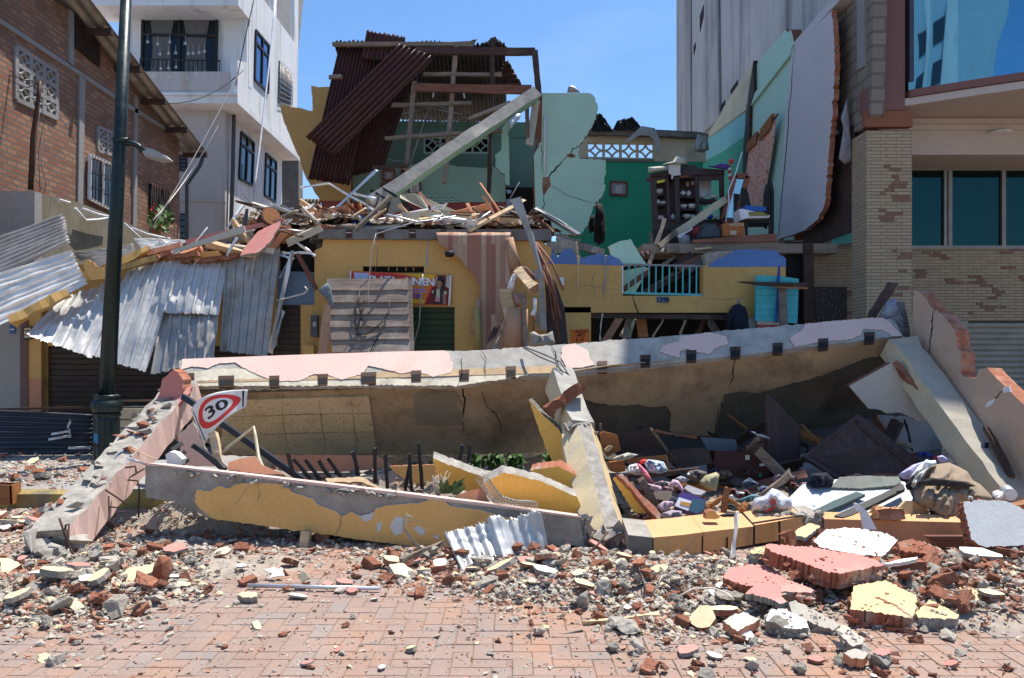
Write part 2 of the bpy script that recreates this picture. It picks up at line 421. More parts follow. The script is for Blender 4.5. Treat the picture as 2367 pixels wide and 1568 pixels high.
towerm = mt("weather_stained_render", (.50, .49, .475), .9, .12, .6, .3, 18, (.10, .10, .10), .36, .8, .50, streak=True)
panelw = mt("dirty_white_render", (.56, .555, .56), .85, .06, .9, .2, 26, (.40, .36, .30), .55, .55, .56)
creamw = mt("cream_wall_paint", (.60, .53, .36), .8, .1, 1.5, .15, 30, (.28, .24, .17), 1.2, .6, .55)
greywall = mt("grey_stucco", (.30, .29, .28), .95, .15, 2, .6, 30, (.17, .17, .15), 1, .6, .5)
moss = mt("mossy_concrete", (.23, .20, .15), .95, .25, 2, .5, 26, (.13, .125, .07), .9, .7, .46)
brownp = mt("brown_wall_paint", (.19, .10, .085), .75, .08, 1.4, .1, 30)
rustbr = mt("brick_red_band", (.27, .105, .055), .75, .1, 2, .15, 30)
beigec = mt("beige_soffit", (.56, .48, .42), .85, .05, 1.2, .1, 30)
sidew = mt("pavement_concrete", (.30, .285, .27), .9, .15, 3, .4, 40, (.25, .16, .11), 1.2, .6, .52)
kerbm = mt("yellow_kerb_paint", (.38, .28, .08), .85, .3, 5, .5, 30, (.12, .11, .09), 2.5, .9, .47)
earth = mt("red_dusty_earth", (.25, .175, .13), .95, .25, 4, .8, 30, (.26, .22, .18), 1.5, .7, .5)
galv = metalm("galvanised_sheet", (.56, .55, .53), .5, .5, (.36, .34, .31), .7, 3, .2, 9, .53)
galvd = metalm("dull_galvanised_sheet", (.37, .355, .335), .55, .6, (.26, .23, .2), .6, 2.2, .25, 9, .5)
galvw = metalm("white_coated_sheet", (.70, .69, .66), .5, .25, (.33, .30, .26), .7, 2.6, .2, 9, .55)
navys = metalm("navy_painted_sheet", (.06, .066, .085), .45, .2, (.16, .15, .15), .5, 2, .1, 9, .55)
redsh = metalm("oxide_red_sheet", (.082, .034, .031), .45, .15, (.06, .03, .025), .6, 1.6, .12, 6, .5)
darksh = metalm("dark_roof_sheet", (.04, .045, .045), .6, .3, (.07, .05, .04), .5, 1.2, .1)
steel = metalm("bright_steel", (.62, .63, .64), .4, .6)
rust = metalm("rusty_iron", (.075, .042, .03), .75, .4, (.18, .08, .04), .6, 8)
blackm = metalm("black_iron", (.018, .018, .02), .5, .3, (.07, .05, .04), .5, 7)
polem = metalm("dark_green_pole_paint", (.006, .017, .016), .38, .1, (.03, .05, .045), .4, 4)
alum = metalm("aluminium_frame", (.26, .23, .20), .45, .5)
shutb = metalm("dark_brown_shutter", (.045, .034, .03), .5, .2, (.08, .06, .05), .5, 2)
shutg = metalm("green_shutter", (.018, .055, .028), .5, .15, (.03, .06, .035), .5, 2)
shutc = metalm("cream_shutter", (.36, .325, .26), .55, .1, (.30, .27, .22), .5, 2)
wood = woodm("grey_weathered_timber", (.23, .185, .145), .85)
woodp = woodm("pale_pine", (.55, .40, .24), .8)
woodd = woodm("dark_stained_timber", (.060, .036, .028), .7, dirt=(.12, .08, .06))
woodr = woodm("red_brown_timber", (.20, .085, .055), .7)
woodz = woodm("dark_wardrobe_wood", (.050, .032, .030), .5, ax=2)
woodo = woodm("orange_varnished_wood", (.33, .135, .045), .55)
redcab = woodm("mahogany_board", (.085, .022, .014), .5)
board = mt("fibre_board", (.50, .47, .40), .9, .05, 2, .15, 60, (.38, .33, .26), 1.4, .4, .56)
panelboard = woodm("weathered_house_boards", (.175, .135, .11), .85, dirt=(.30, .26, .22))
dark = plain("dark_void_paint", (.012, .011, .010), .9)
black = plain("black_rubber", (.014, .014, .015), .6)
whitep = plain("white_plastic", (.75, .76, .78), .4)
bluep = plain("blue_plastic", (.018, .10, .42), .35)
redp = plain("red_paint", (.62, .035, .03), .5)
orangec = plain("orange_card", (.80, .17, .02), .7)
cordw = plain("pale_cable", (.62, .56, .46), .6)
wgrey = plain("grey_cable", (.10, .10, .105), .6)
clay = mt("clay_tile", (.45, .17, .08), .9, .2, 6, .5, 30)
khaki = mt("khaki_cloth", (.31, .235, .165), .95, .1, 5, .3, 260)
whitecl = mt("white_cloth", (.78, .78, .80), .9, .04, 5, .2, 200)
navyc = mt("navy_cloth", (.012, .015, .03), .85, .3, 8, .3, 200)
blackc = mt("black_cloth", (.014, .014, .016), .85, .3, 8, .3, 200)
lilac = mt("lilac_cloth", (.50, .47, .72), .9, .06, 6, .2, 200)
pinkc = mt("pink_cloth", (.72, .22, .28), .9, .1, 6, .2, 200)
greyc = mt("grey_cloth", (.30, .29, .31), .9, .15, 6, .3, 200)
leaf = mt("green_leaf", (.075, .15, .035), .6, .4, 9, .1, 30, rand=.2)
leafd = mt("dark_leaf", (.03, .075, .02), .55, .4, 9, .1, 30)
redfl = plain("red_petals", (.62, .03, .035), .6)
brickw = brickm("old_brick_wall", (.31, .095, .05), (.44, .22, .125), (.19, .15, .12), .26, .10, .018, 1.0, 0, .45, .5, (.16, .10, .075), .7, .9)
stonew = brickm("stone_cladding", (.46, .36, .235), (.37, .285, .185), (.24, .185, .125), .24, .052, .006, .7, -.3, .25, .37)
stoned = brickm("stone_cladding_brown", (.20, .105, .075), (.25, .13, .09), (.30, .22, .16), .20, .052, .006, .5)
blockw = brickm("concrete_block_wall", (.27, .235, .19), (.22, .19, .155), (.16, .14, .12), .42, .21, .02, .8, 0, .3)
# ---------------------------------------------------------------- extra materials
def panem(name, tint=(.75, .8, .8), mixf=.25, rough=.03):
 m = bpy.data.materials.new(name); m.use_nodes = True; t = m.node_tree; t.nodes.clear()
 o = _n(t, "ShaderNodeOutputMaterial"); mx = _n(t, "ShaderNodeMixShader"); g = _n(t, "ShaderNodeBsdfGlossy"); tr = _n(t, "ShaderNodeBsdfTransparent")
 g.inputs["Roughness"].default_value = rough; g.inputs["Color"].default_value = (.9, .95, 1, 1); tr.inputs["Color"].default_value = (*tint, 1)
 mx.inputs[0].default_value = mixf; t.links.new(tr.outputs[0], mx.inputs[1]); t.links.new(g.outputs[0], mx.inputs[2]); t.links.new(mx.outputs[0], o.inputs[0])
 return m
pane = panem("window_pane")
def mirror_glass(name, c, rough, wav, sc):
 m, t, b, tc = _start(name); mp = _n(t, "ShaderNodeMapping"); mp.inputs["Scale"].default_value = (1, 1, .35); t.links.new(tc.outputs["Object"], mp.inputs[0])
 _finish(t, b, c, rough, .9, [(_noise(t, mp.outputs[0], sc, 1, .4), wav, .05)], .6); return m
curveglass = mirror_glass("blue_mirror_glass", (.13, .34, .48), .02, .55, .9)
shopglass = mirror_glass("dark_teal_glass", (.014, .046, .043), .03, .12, .8)
blueglass = mirror_glass("blue_window_glass", (.10, .17, .30), .05, .05, .8)
darkglass = plain("dark_window_glass", (.012, .015, .018), .08, 0, .6)
curtainw = mt("sheer_curtain", (.14, .14, .145), .9, .08, 4, .1, 40)
cladw = mt("brown_cladding_paint", (.215, .105, .088), .7, .07, 1, .08, 30)
# ---------------------------------------------------------------- the setting: ground
mb = MB(); S = 400.
mb.add([(-S, -60, -.03), (S, -60, -.03), (S, 700, -.03), (-S, 700, -.03)], [(0, 1, 2, 3)])
mk(mb, "ground", earth, K="structure")
pav = []
for i, c in enumerate(((.29, .212, .175), (.30, .212, .173), (.285, .22, .188), (.305, .214, .173), (.275, .222, .197), (.295, .20, .162))):
 pav.append(mt("paver_%d" % i, c, .9, .12, 2.5, .4, 50, (.37, .20, .12), .75, .85, .48))
mb = MB(); R = random.Random(4); U = .105
def paver(x0, y0, x1, y1):
 g = .0018; c = .0035; z = R.gauss(0, .0012); tx, ty = R.gauss(0, .006), R.gauss(0, .006); mi = R.choice((0, 0, 1, 1, 2, 3, 3, 4, 5))
 cx, cy = (x0 + x1) / 2, (y0 + y1) / 2
 def zz(x, y): return z + (x - cx) * tx + (y - cy) * ty
 o = [(x0 + g, y0 + g), (x1 - g, y0 + g), (x1 - g, y1 - g), (x0 + g, y1 - g)]
 i_ = [(x0 + g + c, y0 + g + c), (x1 - g - c, y0 + g + c), (x1 - g - c, y1 - g - c), (x0 + g + c, y1 - g - c)]
 vs = [(x, y, zz(x, y)) for x, y in i_] + [(x, y, zz(x, y) - .006) for x, y in o] + [(x, y, -.02) for x, y in o]
 mb.add(vs, [(0, 1, 2, 3)] + [(4 + k, 4 + (k + 1) % 4, (k + 1) % 4, k) for k in range(4)] + [(8 + k, 8 + (k + 1) % 4, 4 + (k + 1) % 4, 4 + k) for k in range(4)], mi)
for j in range(int(3.0 / U), int(8.1 / U)):
 for i in range(int(-8 / U), int(8 / U)):
  x, y = i * U, j * U
  if abs(x) > .8 * y + 1.6: continue
  d = (i - j) % 4
  if d == 0: paver(x, y, x + 2 * U, y + U)
  elif d == 3: paver(x, y, x + U, y + 2 * U)
mb2 = MB(); mb2.add([(-8.2, 2.8, -.006), (8.2, 2.8, -.006), (8.2, 8.3, -.006), (-8.2, 8.3, -.006)], [(0, 1, 2, 3)], 0)
for f, m, s_ in zip(mb2.f, mb2.m, mb2.sm): mb.f.append([len(mb.v) + k for k in f]); mb.m.append(6); mb.sm.append(False)
mb.v.extend(mb2.v)
mk(mb, "street", pav + [earth], K="structure")
mb = MB(); mb.bb((-9, 8.42, -.03), (9, 12.55, .13)); mk(mb, "sidewalk", sidew, K="structure")
mb = MB(); R = random.Random(2); x = -9
while x < -4.1:
 L = R.uniform(.8, 1.0); mb.box((x + L / 2, 8.28 + R.gauss(0, .008), .055), (L - .012, .26, .18), 0, R.gauss(0, .008), .006, int(x * 99)); x += L
mk(mb, "kerb", kerbm, K="structure")
# ---------------------------------------------------------------- helpers for buildings
def ventblock(mb, c4, nx, ny, mf, th, dth=.0, mdark=None, fr=.10, tr=.011, nrm=None):
 """pierced block panel: frame bars between cells and four arcs in each cell; c4 = world corners TL TR BR BL"""
 A, B, C, D = [Vector(p) for p in c4]
 def S(a, b): return (A * (1 - a) + B * a) * (1 - b) + (D * (1 - a) + C * a) * b
 n = Vector(nrm).normalized()
 for i in range(nx + 1):
  a = i / nx; mb.bar(S(a, 0), S(a, 1), th, (B - A).length / nx * fr, mf, (B - A).normalized())
 for j in range(ny + 1):
  b = j / ny; mb.bar(S(0, b) + n * .003, S(1, b) + n * .003, th, (D - A).length / ny * fr, mf, (D - A).normalized())
 for i in range(nx):
  for j in range(ny):
   for cx_, cy_, a0 in ((0, 0, 0), (1, 0, 90), (1, 1, 180), (0, 1, 270)):
    pts = []
    for k in range(7):
     an = radians(a0 + 90 * k / 6); pts.append(S((i + cx_ + .5 * cos(an)) / nx, (j + cy_ + .5 * sin(an)) / ny))
    mb.tube(pts, tr, mf, 5)
 if mdark is not None: mb.prism([S(0, 0) - n * dth, S(1, 0) - n * dth, S(1, 1) - n * dth, S(0, 1) - n * dth], -n * .01, mdark)
def lerpq(c4):
 A, B, C, D = [Vector(p) for p in c4]
 return lambda a, b: (A * (1 - a) + B * a) * (1 - b) + (D * (1 - a) + C * a) * b
def corr(mb, c4, n, amp, mi=0, nv=14, warp=0.0, ws=1.3, seed=0, sub=8, prof='sin', th=.003, rough=0.0, bulge=None, mif=None):
 """profiled metal sheet on world corners TL TR BR BL; ridges run from the top edge to the bottom edge"""
 S = lerpq(c4); A, B, C, D = [Vector(p) for p in c4]
 N = (B - A).cross(D - A).normalized()
 if N.y > 0: N = -N
 R = random.Random(seed); ju = [R.gauss(0, rough) for _ in range(n * sub + 1)]
 def fn(a, b):
  p = S(a, b); x = (a * n) % 1.0
  h = sin(2 * pi * x) if prof == 'sin' else (1.0 if x < .16 else (max(0, 1 - (x - .16) / .06) if x < .22 else (0 if x < .94 else (x - .94) / .06)))
  w_ = warp * (noise.noise(Vector((a * 3 * ws + seed, b * 2.3 * ws, seed * 1.7))) + .22 * noise.noise(Vector((a * 5 * ws, b * 4 * ws + seed, 2.))))
  e = 0
  if rough and (b < 1e-6 or b > 1 - 1e-6): e = ju[int(round(a * n * sub))]
  return p + N * (amp * h + w_ + (bulge(a, b) if bulge else 0)) + (A - D).normalized() * e
 mb.grid(fn, n * sub, nv, mi, th, prof == 'sin', mif)
X1 = (1, 0, 0)
def window(par, c4, n, nx, ny, fr, glass, fm, dep=.06, name="window", hsplit=None):
 """a framed window as part (frame) with its pane as sub-part; c4 world corners TL TR BR BL"""
 S = lerpq(c4); n = Vector(n).normalized(); A, B, C, D = [Vector(p) for p in c4]
 m = MB(); hb, vb = (D - A).normalized(), (B - A).normalized()
 for i in range(nx + 1): m.bar(S(i / nx, 0) + n * .012, S(i / nx, 1) + n * .012, dep, fr, 0, vb)
 for b in (hsplit or [j / ny for j in range(ny + 1)]): m.bar(S(0, b) + n * .015, S(1, b) + n * .015, dep, fr, 0, hb)
 f = mk(m, name, fm, par=par)
 m = MB(); m.prism([S(0, 0), S(1, 0), S(1, 1), S(0, 1)], -n * .012, 0); mk(m, "pane", glass, par=f)
 return f
# ---------------------------------------------------------------- brick house on the left
xb = (-8.5, 0, 0)
bh = T("brick_house", (-8.5, 16, 0), "tall red brick house with tin eaves on timber purlins behind the green pole", "house")
m = MB(); m.onp([(-180, -130), (163, 21), (414, 325), (416, 620), (-180, 620)], xb, X1, .3, 0); mk(m, "wall", brickw, par=bh)
m = MB()
for l in (q(1, 0, 118, 0, 150, 785, 668, 785, 640), q(1, 780, 640, 780, 672, 1165, 900, 1165, 880), q(1, 525, 495, 560, 515, 540, 1380, 510, 1380), q(1, 885, 620, 905, 640, 895, 1480, 870, 1480),
          q(1, 458, 60, 485, 90, 485, 430, 455, 410)):
 m.onp(l, (-8.46, 0, 0), X1, .10, 0)
mk(m, "concrete_band", greywall, par=bh)
for nm, z in (("vent_block", (105, 305, 365, 470, 368, 775, 105, 650)), ("vent_block", (640, 830, 755, 885, 755, 1020, 640, 985))):
 m = MB(); c = [ray(u, v, (-8.49, 0, 0), X1) for u, v in q(1, *z)]
 ventblock(m, c, 3 if z[0] == 105 else 2, 3 if z[0] == 105 else 2, 0, .05, .03, 1, .26, .03, X1); mk(m, nm, [greywall, dark], par=bh)
m = MB(); c = [ray(u, v, (-8.45, 0, 0), X1) for u, v in q(1, 585, 1015, 745, 1085, 745, 1385, 580, 1300)]
wd = window(bh, c, X1, 2, 1, .05, darkglass, whitep)
m = MB(); S_ = lerpq(c)
for i in range(9): m.tube([S_(i / 8, -.02) + V(.06, 0, 0), S_(i / 8, 1.02) + V(.06, 0, 0)], .008, 0, 4)
for j in range(4): m.tube([S_(0, j / 3) + V(.06, 0, 0), S_(1, j / 3) + V(.06, 0, 0)], .008, 0, 4)
mk(m, "grille", rust, par=wd)
m = MB(); c = [ray(u, v, (-8.45, 0, 0), X1) for u, v in q(1, 985, 1200, 1105, 1260, 1105, 1480, 985, 1420)]; S_ = lerpq(c)
m.prism([S_(0, 0), S_(1, 0), S_(1, 1), S_(0, 1)], (-.05, 0, 0), 1)
for i in range(9): m.tube([S_(i / 8, -.02) + V(.05, 0, 0), S_(i / 8, 1.02) + V(.05, 0, 0)], .008, 0, 4)
mk(m, "barred_opening", [rust, dark], par=bh)
m = MB(); c = [ray(u, v, (-8.45, 0, 0), X1) for u, v in q(1, 488, 90, 650, 260, 655, 435, 488, 300)]; S_ = lerpq(c)
m.prism([S_(0, 0), S_(1, 0), S_(1, 1), S_(0, 1)], (-.05, 0, 0), 1)
for i in range(12): m.tube([S_(0, i / 11) + V(.02, 0, 0), S_(1, i / 11) + V(.02, 0, 0)], .008, 0, 4)
mk(m, "louvre", [rust, dark], par=bh)
m = MB()   # roof sheet over the gable, ridges run down the slope away from the street
tl, tr = V(-12.5, 11.0, 9.28), V(-7.98, 11.0, 9.28); br_, bl = V(-7.98, 20.5, 6.86), V(-12.5, 20.5, 6.86)
corr(m, [tl, tr, br_, bl], 18, .022, 0, 10, .02, 1, 3); mk(m, "roof", darksh if 0 else galvd, par=bh)
for k in range(8):
 y = 11.9 + k * 1.2; z = 9.28 - (y - 11) * .2547 - .12
 m = MB(); m.box((-8.25, y, z), (.62, .09, .12), 0); mk(m, "purlin", woodd, par=bh)
m = MB(); m.tube([V(-8.05, 20.3, 6.7), V(-8.1, 20.25, 6.5), V(-8.42, 20.2, 6.0), V(-8.42, 20.2, 2.2)], .05, 0, 8); mk(m, "downpipe", wgrey, par=bh)
m = MB(); m.tube([P(u, v, 13.2) for u, v in q(1, 262, 530, 250, 640, 215, 900, 200, 1240)], .03, 0, 6, .045)
tag(mk(m, "conduit_pole", rust), "bent rusty conduit pole standing on the stucco wall before the bricks", "pole")
m = MB()
for k, pts in enumerate((q(1, 0, 440, 60, 490, 150, 525, 262, 530), q(1, 0, 470, 90, 540, 180, 575, 262, 532), q(1, 0, 405, 110, 500, 200, 545, 262, 534))):
 m.tube([P(u, v, 13.2) for u, v in pts], .008, 0, 4)
mk(m, "service_cable", black, "thin black service cables reaching the top of the conduit pole", "cable")
m = MB()
for pts in (q(1, 265, 560, 285, 800, 250, 1000, 262, 1250), q(1, 270, 580, 320, 640, 430, 820, 500, 950), q(1, 262, 700, 240, 900, 225, 1150, 275, 1240), q(1, 275, 900, 270, 1080, 300, 1200, 290, 1260)):
 m.tube([P(u, v, 13.3) for u, v in pts], .006, 0, 4)
mk(m, "loose_wire", wgrey, "tangle of loose wires hanging down from the conduit pole", "wire")
# low stucco wall and mossy yard wall
m = MB(); m.wall([(-900, 442), (80, 442), (80, 1060), (-900, 1060)], 12.6, .2, 0); mk(m, "stucco_wall", greywall, "grey stucco wall end beside the brick house", "wall")
m = MB(); m.onp([(80, 444), (180, 468), (262, 500), (330, 532), (420, 560), (420, 640), (80, 640)], (-7.72, 0, 0), X1, .18, 0); mk(m, "yard_wall", moss, "mossy yard wall sloping below the brick house", "wall")
m = MB()
for pts in (q(1, 385, 1305, 455, 1325), q(1, 490, 1360, 560, 1440, 640, 1435, 725, 1418), q(1, 535, 1362, 640, 1400, 730, 1420), q(1, 810, 1460, 920, 1560), q(1, 860, 1490, 960, 1530, 1110, 1560)):
 m.tube([ray(u, v, (-7.6, 0, 0), X1) for u, v in pts], .022, 0, 6)
mk(m, "plastic_pipe", whitep, "white plastic pipes sagging along the mossy yard wall", "pipe")
# potted geranium on the window bars
pl = T("flower_pot", ray(372, 530, (-8.2, 0, 0), X1), "potted plant with red flowers on the window bars of the brick house", "plant")
m = MB(); R = random.Random(8)
for k in range(260):
 c = q(1, 960 + R.random() * 170, 1340 + R.random() * 190)[0]
 if (c[0] - 372) ** 2 / 900 + (c[1] - 507) ** 2 / 1000 > R.uniform(.5, 1.1): continue
 p = ray(c[0], c[1], (-8.2 + R.uniform(-.2, .2), 0, 0), X1); s_ = R.uniform(.04, .09)
 a = Vector((R.gauss(0, 1), R.gauss(0, 1), R.gauss(0, 1))).normalized() * s_; b = a.orthogonal().normalized() * s_ * .6
 m.add([p - a, p + b, p + a, p - b], [(0, 1, 2, 3)], 0)
mk(m, "foliage", leaf, par=pl)
m = MB()
for c in q(1, 1010, 1335, 985, 1375, 1020, 1390, 1000, 1355):
 p = ray(c[0], c[1], (-8.0, 0, 0), X1)
 m.hull([p + Vector((R.gauss(0, .02), R.gauss(0, .02), R.gauss(0, .02))) for _ in range(12)], 0)
mk(m, "flower", redfl, par=pl)
m = MB(); m.lathe([(.10, 0), (.14, .22), (.15, .24)], ray(360, 545, (-8.25, 0, 0), X1), 12); mk(m, "pot", clay, par=pl)
# ---------------------------------------------------------------- white apartment block
wb = T("apartment_block", (-9, 22, 0), "white three storey apartment block with balcony behind the brick house", "building")
m = MB(); m.wall([(380, 190), (520, 240), (520, 640), (380, 640)], 21.6, .25, 0); mk(m, "lower_front_wall", whitef, par=wb)
m = MB(); m.wall(q(1, 1150, 1300, 1470, 1306, 1470, 1320, 1150, 1314), 21.55, .1, 0); mk(m, "string_course", whitef, par=wb)
m = MB(); m.onp([(520, 235), (655, 330), (655, 640), (520, 640)], (-7.95, 0, 0), X1, .25, 0); mk(m, "lower_side_wall", whitew, par=wb)
m = MB(); m.wall([(280, -60), (575, -60), (575, 200), (280, 200)], 21.9, .2, 0); mk(m, "upper_front_wall", whitew, par=wb)
m = MB(); m.onp(q(1, 1552, 395, 1612, 410, 1612, 100, 1660, -60, 1700, -40, 1740, 20, 1938, 300, 1948, 310, 1935, 1045, 1552, 640), (-7.4, 0, 0), X1, .2, 0); mk(m, "upper_side_wall", whitew, par=wb)
m = MB(); m.bb((-11.5, 20.98, 8.36), (-7.38, 27.2, 8.56)); m.bb((-11.5, 20.9, 8.56), (-7.36, 20.98, 8.63)); mk(m, "floor_slab", whitew, par=wb)
m = MB(); m.bb((-11.5, 21.0, 8.64), (-7.6, 21.18, 9.22), 0); mk(m, "parapet", whitef, par=wb)
m = MB(); m.bb((-11.5, 20.95, 10.98), (-7.35, 22, 11.6), 0); mk(m, "upper_slab", whitew, par=wb)
m = MB(); m.onp(q(1, 1735, -80, 1990, -80, 1950, 320, 1700, 100), (-8.4, 0, 0), X1, .1, 0); mk(m, "terrace_wall", greywall, par=wb)
m = MB(); m.onp(q(1, 1785, -60, 1808, -60, 1808, 110, 1785, 85), (-7.45, 0, 0), X1, .12, 0); mk(m, "terrace_post", whitew, par=wb); m = MB(); m.onp(q(1, 1922, -60, 1950, -60, 1948, 312, 1922, 280), (-7.45, 0, 0), X1, .12, 0); mk(m, "terrace_post", whitew, par=wb)
c = [P(u, v, 21.88) for u, v in q(1, 935, 112, 1418, 122, 1410, 525, 928, 520)]
window(wb, c, (0, -1, 0), 2, 2, .07, pane, blackm, .06, hsplit=[0, .29, 1])
m = MB(); m.prism([x + V(0, .0, 0) for x in c], (0, .008, 0), 0); mk(m, "window_recess", darkglass, par=wb)
m = MB()
for a0, a1, b0, b1 in ((.1, .42, .04, .95), (.55, .9, .04, .95)):
 S_ = lerpq(c); m.grid(lambda a, b: S_(a0 + (a1 - a0) * (.5 + (a - .5) * (1 - .25 * sin(pi * b))), b0 + (b1 - b0) * b) + V(0, -.012 - .008 * sin(a * 40), 0), 44, 6, 0)
mk(m, "curtain", curtainw, par=wb)
m = MB(); S_ = lerpq([P(u, v, 21.1) for u, v in q(1, 915, 388, 1437, 398, 1430, 522, 915, 520)])
for i in range(19): m.tube([S_(i / 18, 0), S_(i / 18, 1)], .012, 0, 5)
for b in (0, 1): m.tube([S_(0, b), S_(1, b)], .02, 0, 6)
mk(m, "railing", blackm, par=wb)
m = MB(); R = random.Random(9)
for c0 in q(1, 1045, 355, 1100, 350, 1148, 347, 1100, 445, 1050, 450, 1150, 440, 1283, 490, 1003, 500, 1110, 505, 1225, 512, 1338, 510, 965, 275, 1030, 288, 1108, 275, 1210, 285, 1335, 338, 1300, 345, 1262, 350, 1230, 352):
 p = P(c0[0], c0[1], 21.0)
 for k in range(5):
  a = k * 2 * pi / 5; m.bar(p, p + V(cos(a) * .045, 0, sin(a) * .045), .01, .014, 0, (0, 1, 0))
 m.tube([p, p + V(0, 0, .22)], .003, 0, 4)
mk(m, "star_garland", whitep, "string of white paper stars hanging on the apartment balcony", "garland")
for z, gl in (((1670, 200, 1757, 303, 1750, 607, 1662, 522), blueglass), ((1575, 865, 1657, 937, 1646, 1212, 1560, 1167), darkglass), ((1737, 1005, 1804, 1062, 1797, 1320, 1727, 1277), darkglass)):
 xx = -7.385 if z[1] == 200 else -7.935
 c = [ray(u, v, (xx, 0, 0), X1) for u, v in q(1, *z)]
 window(wb, c, X1, 2, 2, .07, gl, blackm, .05, hsplit=[0, .25, 1])
c = [ray(u, v, (-7.38, 0, 0), X1) for u, v in q(1, 1825, 395, 1907, 492, 1900, 695, 1817, 672)]; S_ = lerpq(c); m = MB(); m.prism(c, (-.04, 0, 0), 1)
for i in range(11): m.tube([S_(i / 10, 0) + V(.05, 0, 0), S_(i / 10, 1) + V(.05, 0, 0)], .012, 0, 4)
for i in range(9): m.tube([S_(0, i / 8) + V(.05, 0, 0), S_(1, i / 8) + V(.05, 0, 0)], .012, 0, 4)
mk(m, "barred_window", [galvd, darkglass], par=wb)
for z in ((1165, 1400, 1215, 1400, 1215, 1560, 1165, 1560), (1172, 1015, 1220, 1015, 1218, 1115, 1172, 1115)):
 c = [P(u, v, 21.58) for u, v in q(1, *z)]; window(wb, c, (0, -1, 0), 1, 4, .03, darkglass, blackm, .03)
m = MB(); m.tube([ray(u, v, (-7.85, 0, 0), X1) for u, v in q(1, 1528, 735, 1522, 1100, 1508, 1500)], .06, 0, 8); mk(m, "downpipe", wgrey, par=wb)
m = MB(); m.wall(q(1, 1842, 1050, 1950, 1050, 1950, 1380, 1842, 1380), 24.5, .5, 0); mk(m, "concrete_column", darkconc, "dark concrete column rising beside the white apartment block", "column")
m = MB(); corr(m, [P(u, v, 19.6) for u, v in q(2, 280, 1300, 420, 1300, 425, 1400, 270, 1400)], 6, .03, 0, 4); mk(m, "asbestos_sheet", moss, "small grey corrugated roof sheet in the gap below the white block", "sheet")
# wires strung across from the houses
def wire(pts, r, mat, label, name="overhead_wire", cat="wire"):
 m = MB(); m.tube(pts, r, 0, 5); return mk(m, name, mat, label, cat)
def sag(a, b, s_, n=10):
 return [a.lerp(b, i / n) - V(0, 0, s_ * 4 * (i / n) * (1 - i / n)) for i in range(n + 1)]
wire(sag(P(*q(1, 1560, 480)[0], 20.9), P(*q(1, 975, 1520)[0], 14.5), .1), .014, wgrey, "grey wire falling steeply from the balcony corner past the brick house")
wire(sag(P(*q(1, 1590, 460)[0], 20.9), P(*q(1, 980, 660)[0], 19), .35), .016, wgrey, "grey wire sagging below the apartment balcony parapet")
wire(sag(P(*q(1, 1425, 820)[0], 20.0), P(*q(1, 1000, 1440)[0], 15), .15), .012, cordw, "pale wire crossing the lower front wall of the apartment block")
wire(sag(P(*q(1, 1660, 0)[0], 20.8), P(*q(1, 1540, 560)[0], 20.8), -.1), .014, wgrey, "grey wire hanging beside the blue window of the white block")
wire(sag(P(*q(1, 1800, 0)[0], 20.0), P(*q(1, 1655, 1280)[0], 18.0), .2), .022, whitep, "white cable dropping from the roof of the white block")
# ---------------------------------------------------------------- house with the torn red roof
m = MB(); m.wall(rag(q(2, 155, 685, 370, 725, 360, 560, 480, 570, 620, 700, 620, 1312, 418, 1312, 330, 1170, 290, 1060, 250, 960, 180, 790), 8, 1.5, 5, keep=(3, 4, 5)), 17.6, .22, 0, 1)
m.wall(rag(q(2, 418, 1313, 620, 1313, 620, 1420, 450, 1420), 9, 1, 2, keep=(0, 1)), 17.6, .22, 2, 1)
mk(m, "broken_yellow_wall", [yellow, brick, reddado], "broken yellow wall end with red dado left of the rust coloured sheets", "wall")
for nm, z, Y, n_, lab in (("red_sheet", (545, 296, 812, 318, 610, 1212, 340, 1172), 16.3, 12, "dark red corrugated sheet hanging on the far side of the tilted one"),
                          ("red_sheet", (722, 200, 975, 240, 960, 420, 690, 380), 16.05, 9, "short dark red corrugated sheet sticking up above the roof line"),
                          ("red_sheet", (812, 330, 1040, 480, 835, 1095, 610, 1160), 16.55, 10, "dark red corrugated sheet hanging behind the tilted one, next to the room")):
 m = MB(); c = [P(u, v, Y) for u, v in q(2, *z)]; corr(m, c, n_, .028, 0, 12, .03, 1.2, n_, 8, 'sin', .003, .015); mk(m, nm, redsh, lab, "roof sheet", "torn red roof sheets")
cc = q(2, 935, 290, 1165, 378, 512, 1018, 322, 898)
m = MB(); corr(m, [P(*cc[0], 15.9), P(*cc[1], 15.75), P(*cc[2], 15.55), P(*cc[3], 15.6)], 7, .04, 0, 16, .03, 1.2, 4, 10, 'sin', .003, .01)
mk(m, "red_sheet", redsh, "long dark red corrugated sheet lying tilted across the others", "roof sheet", "torn red roof sheets")
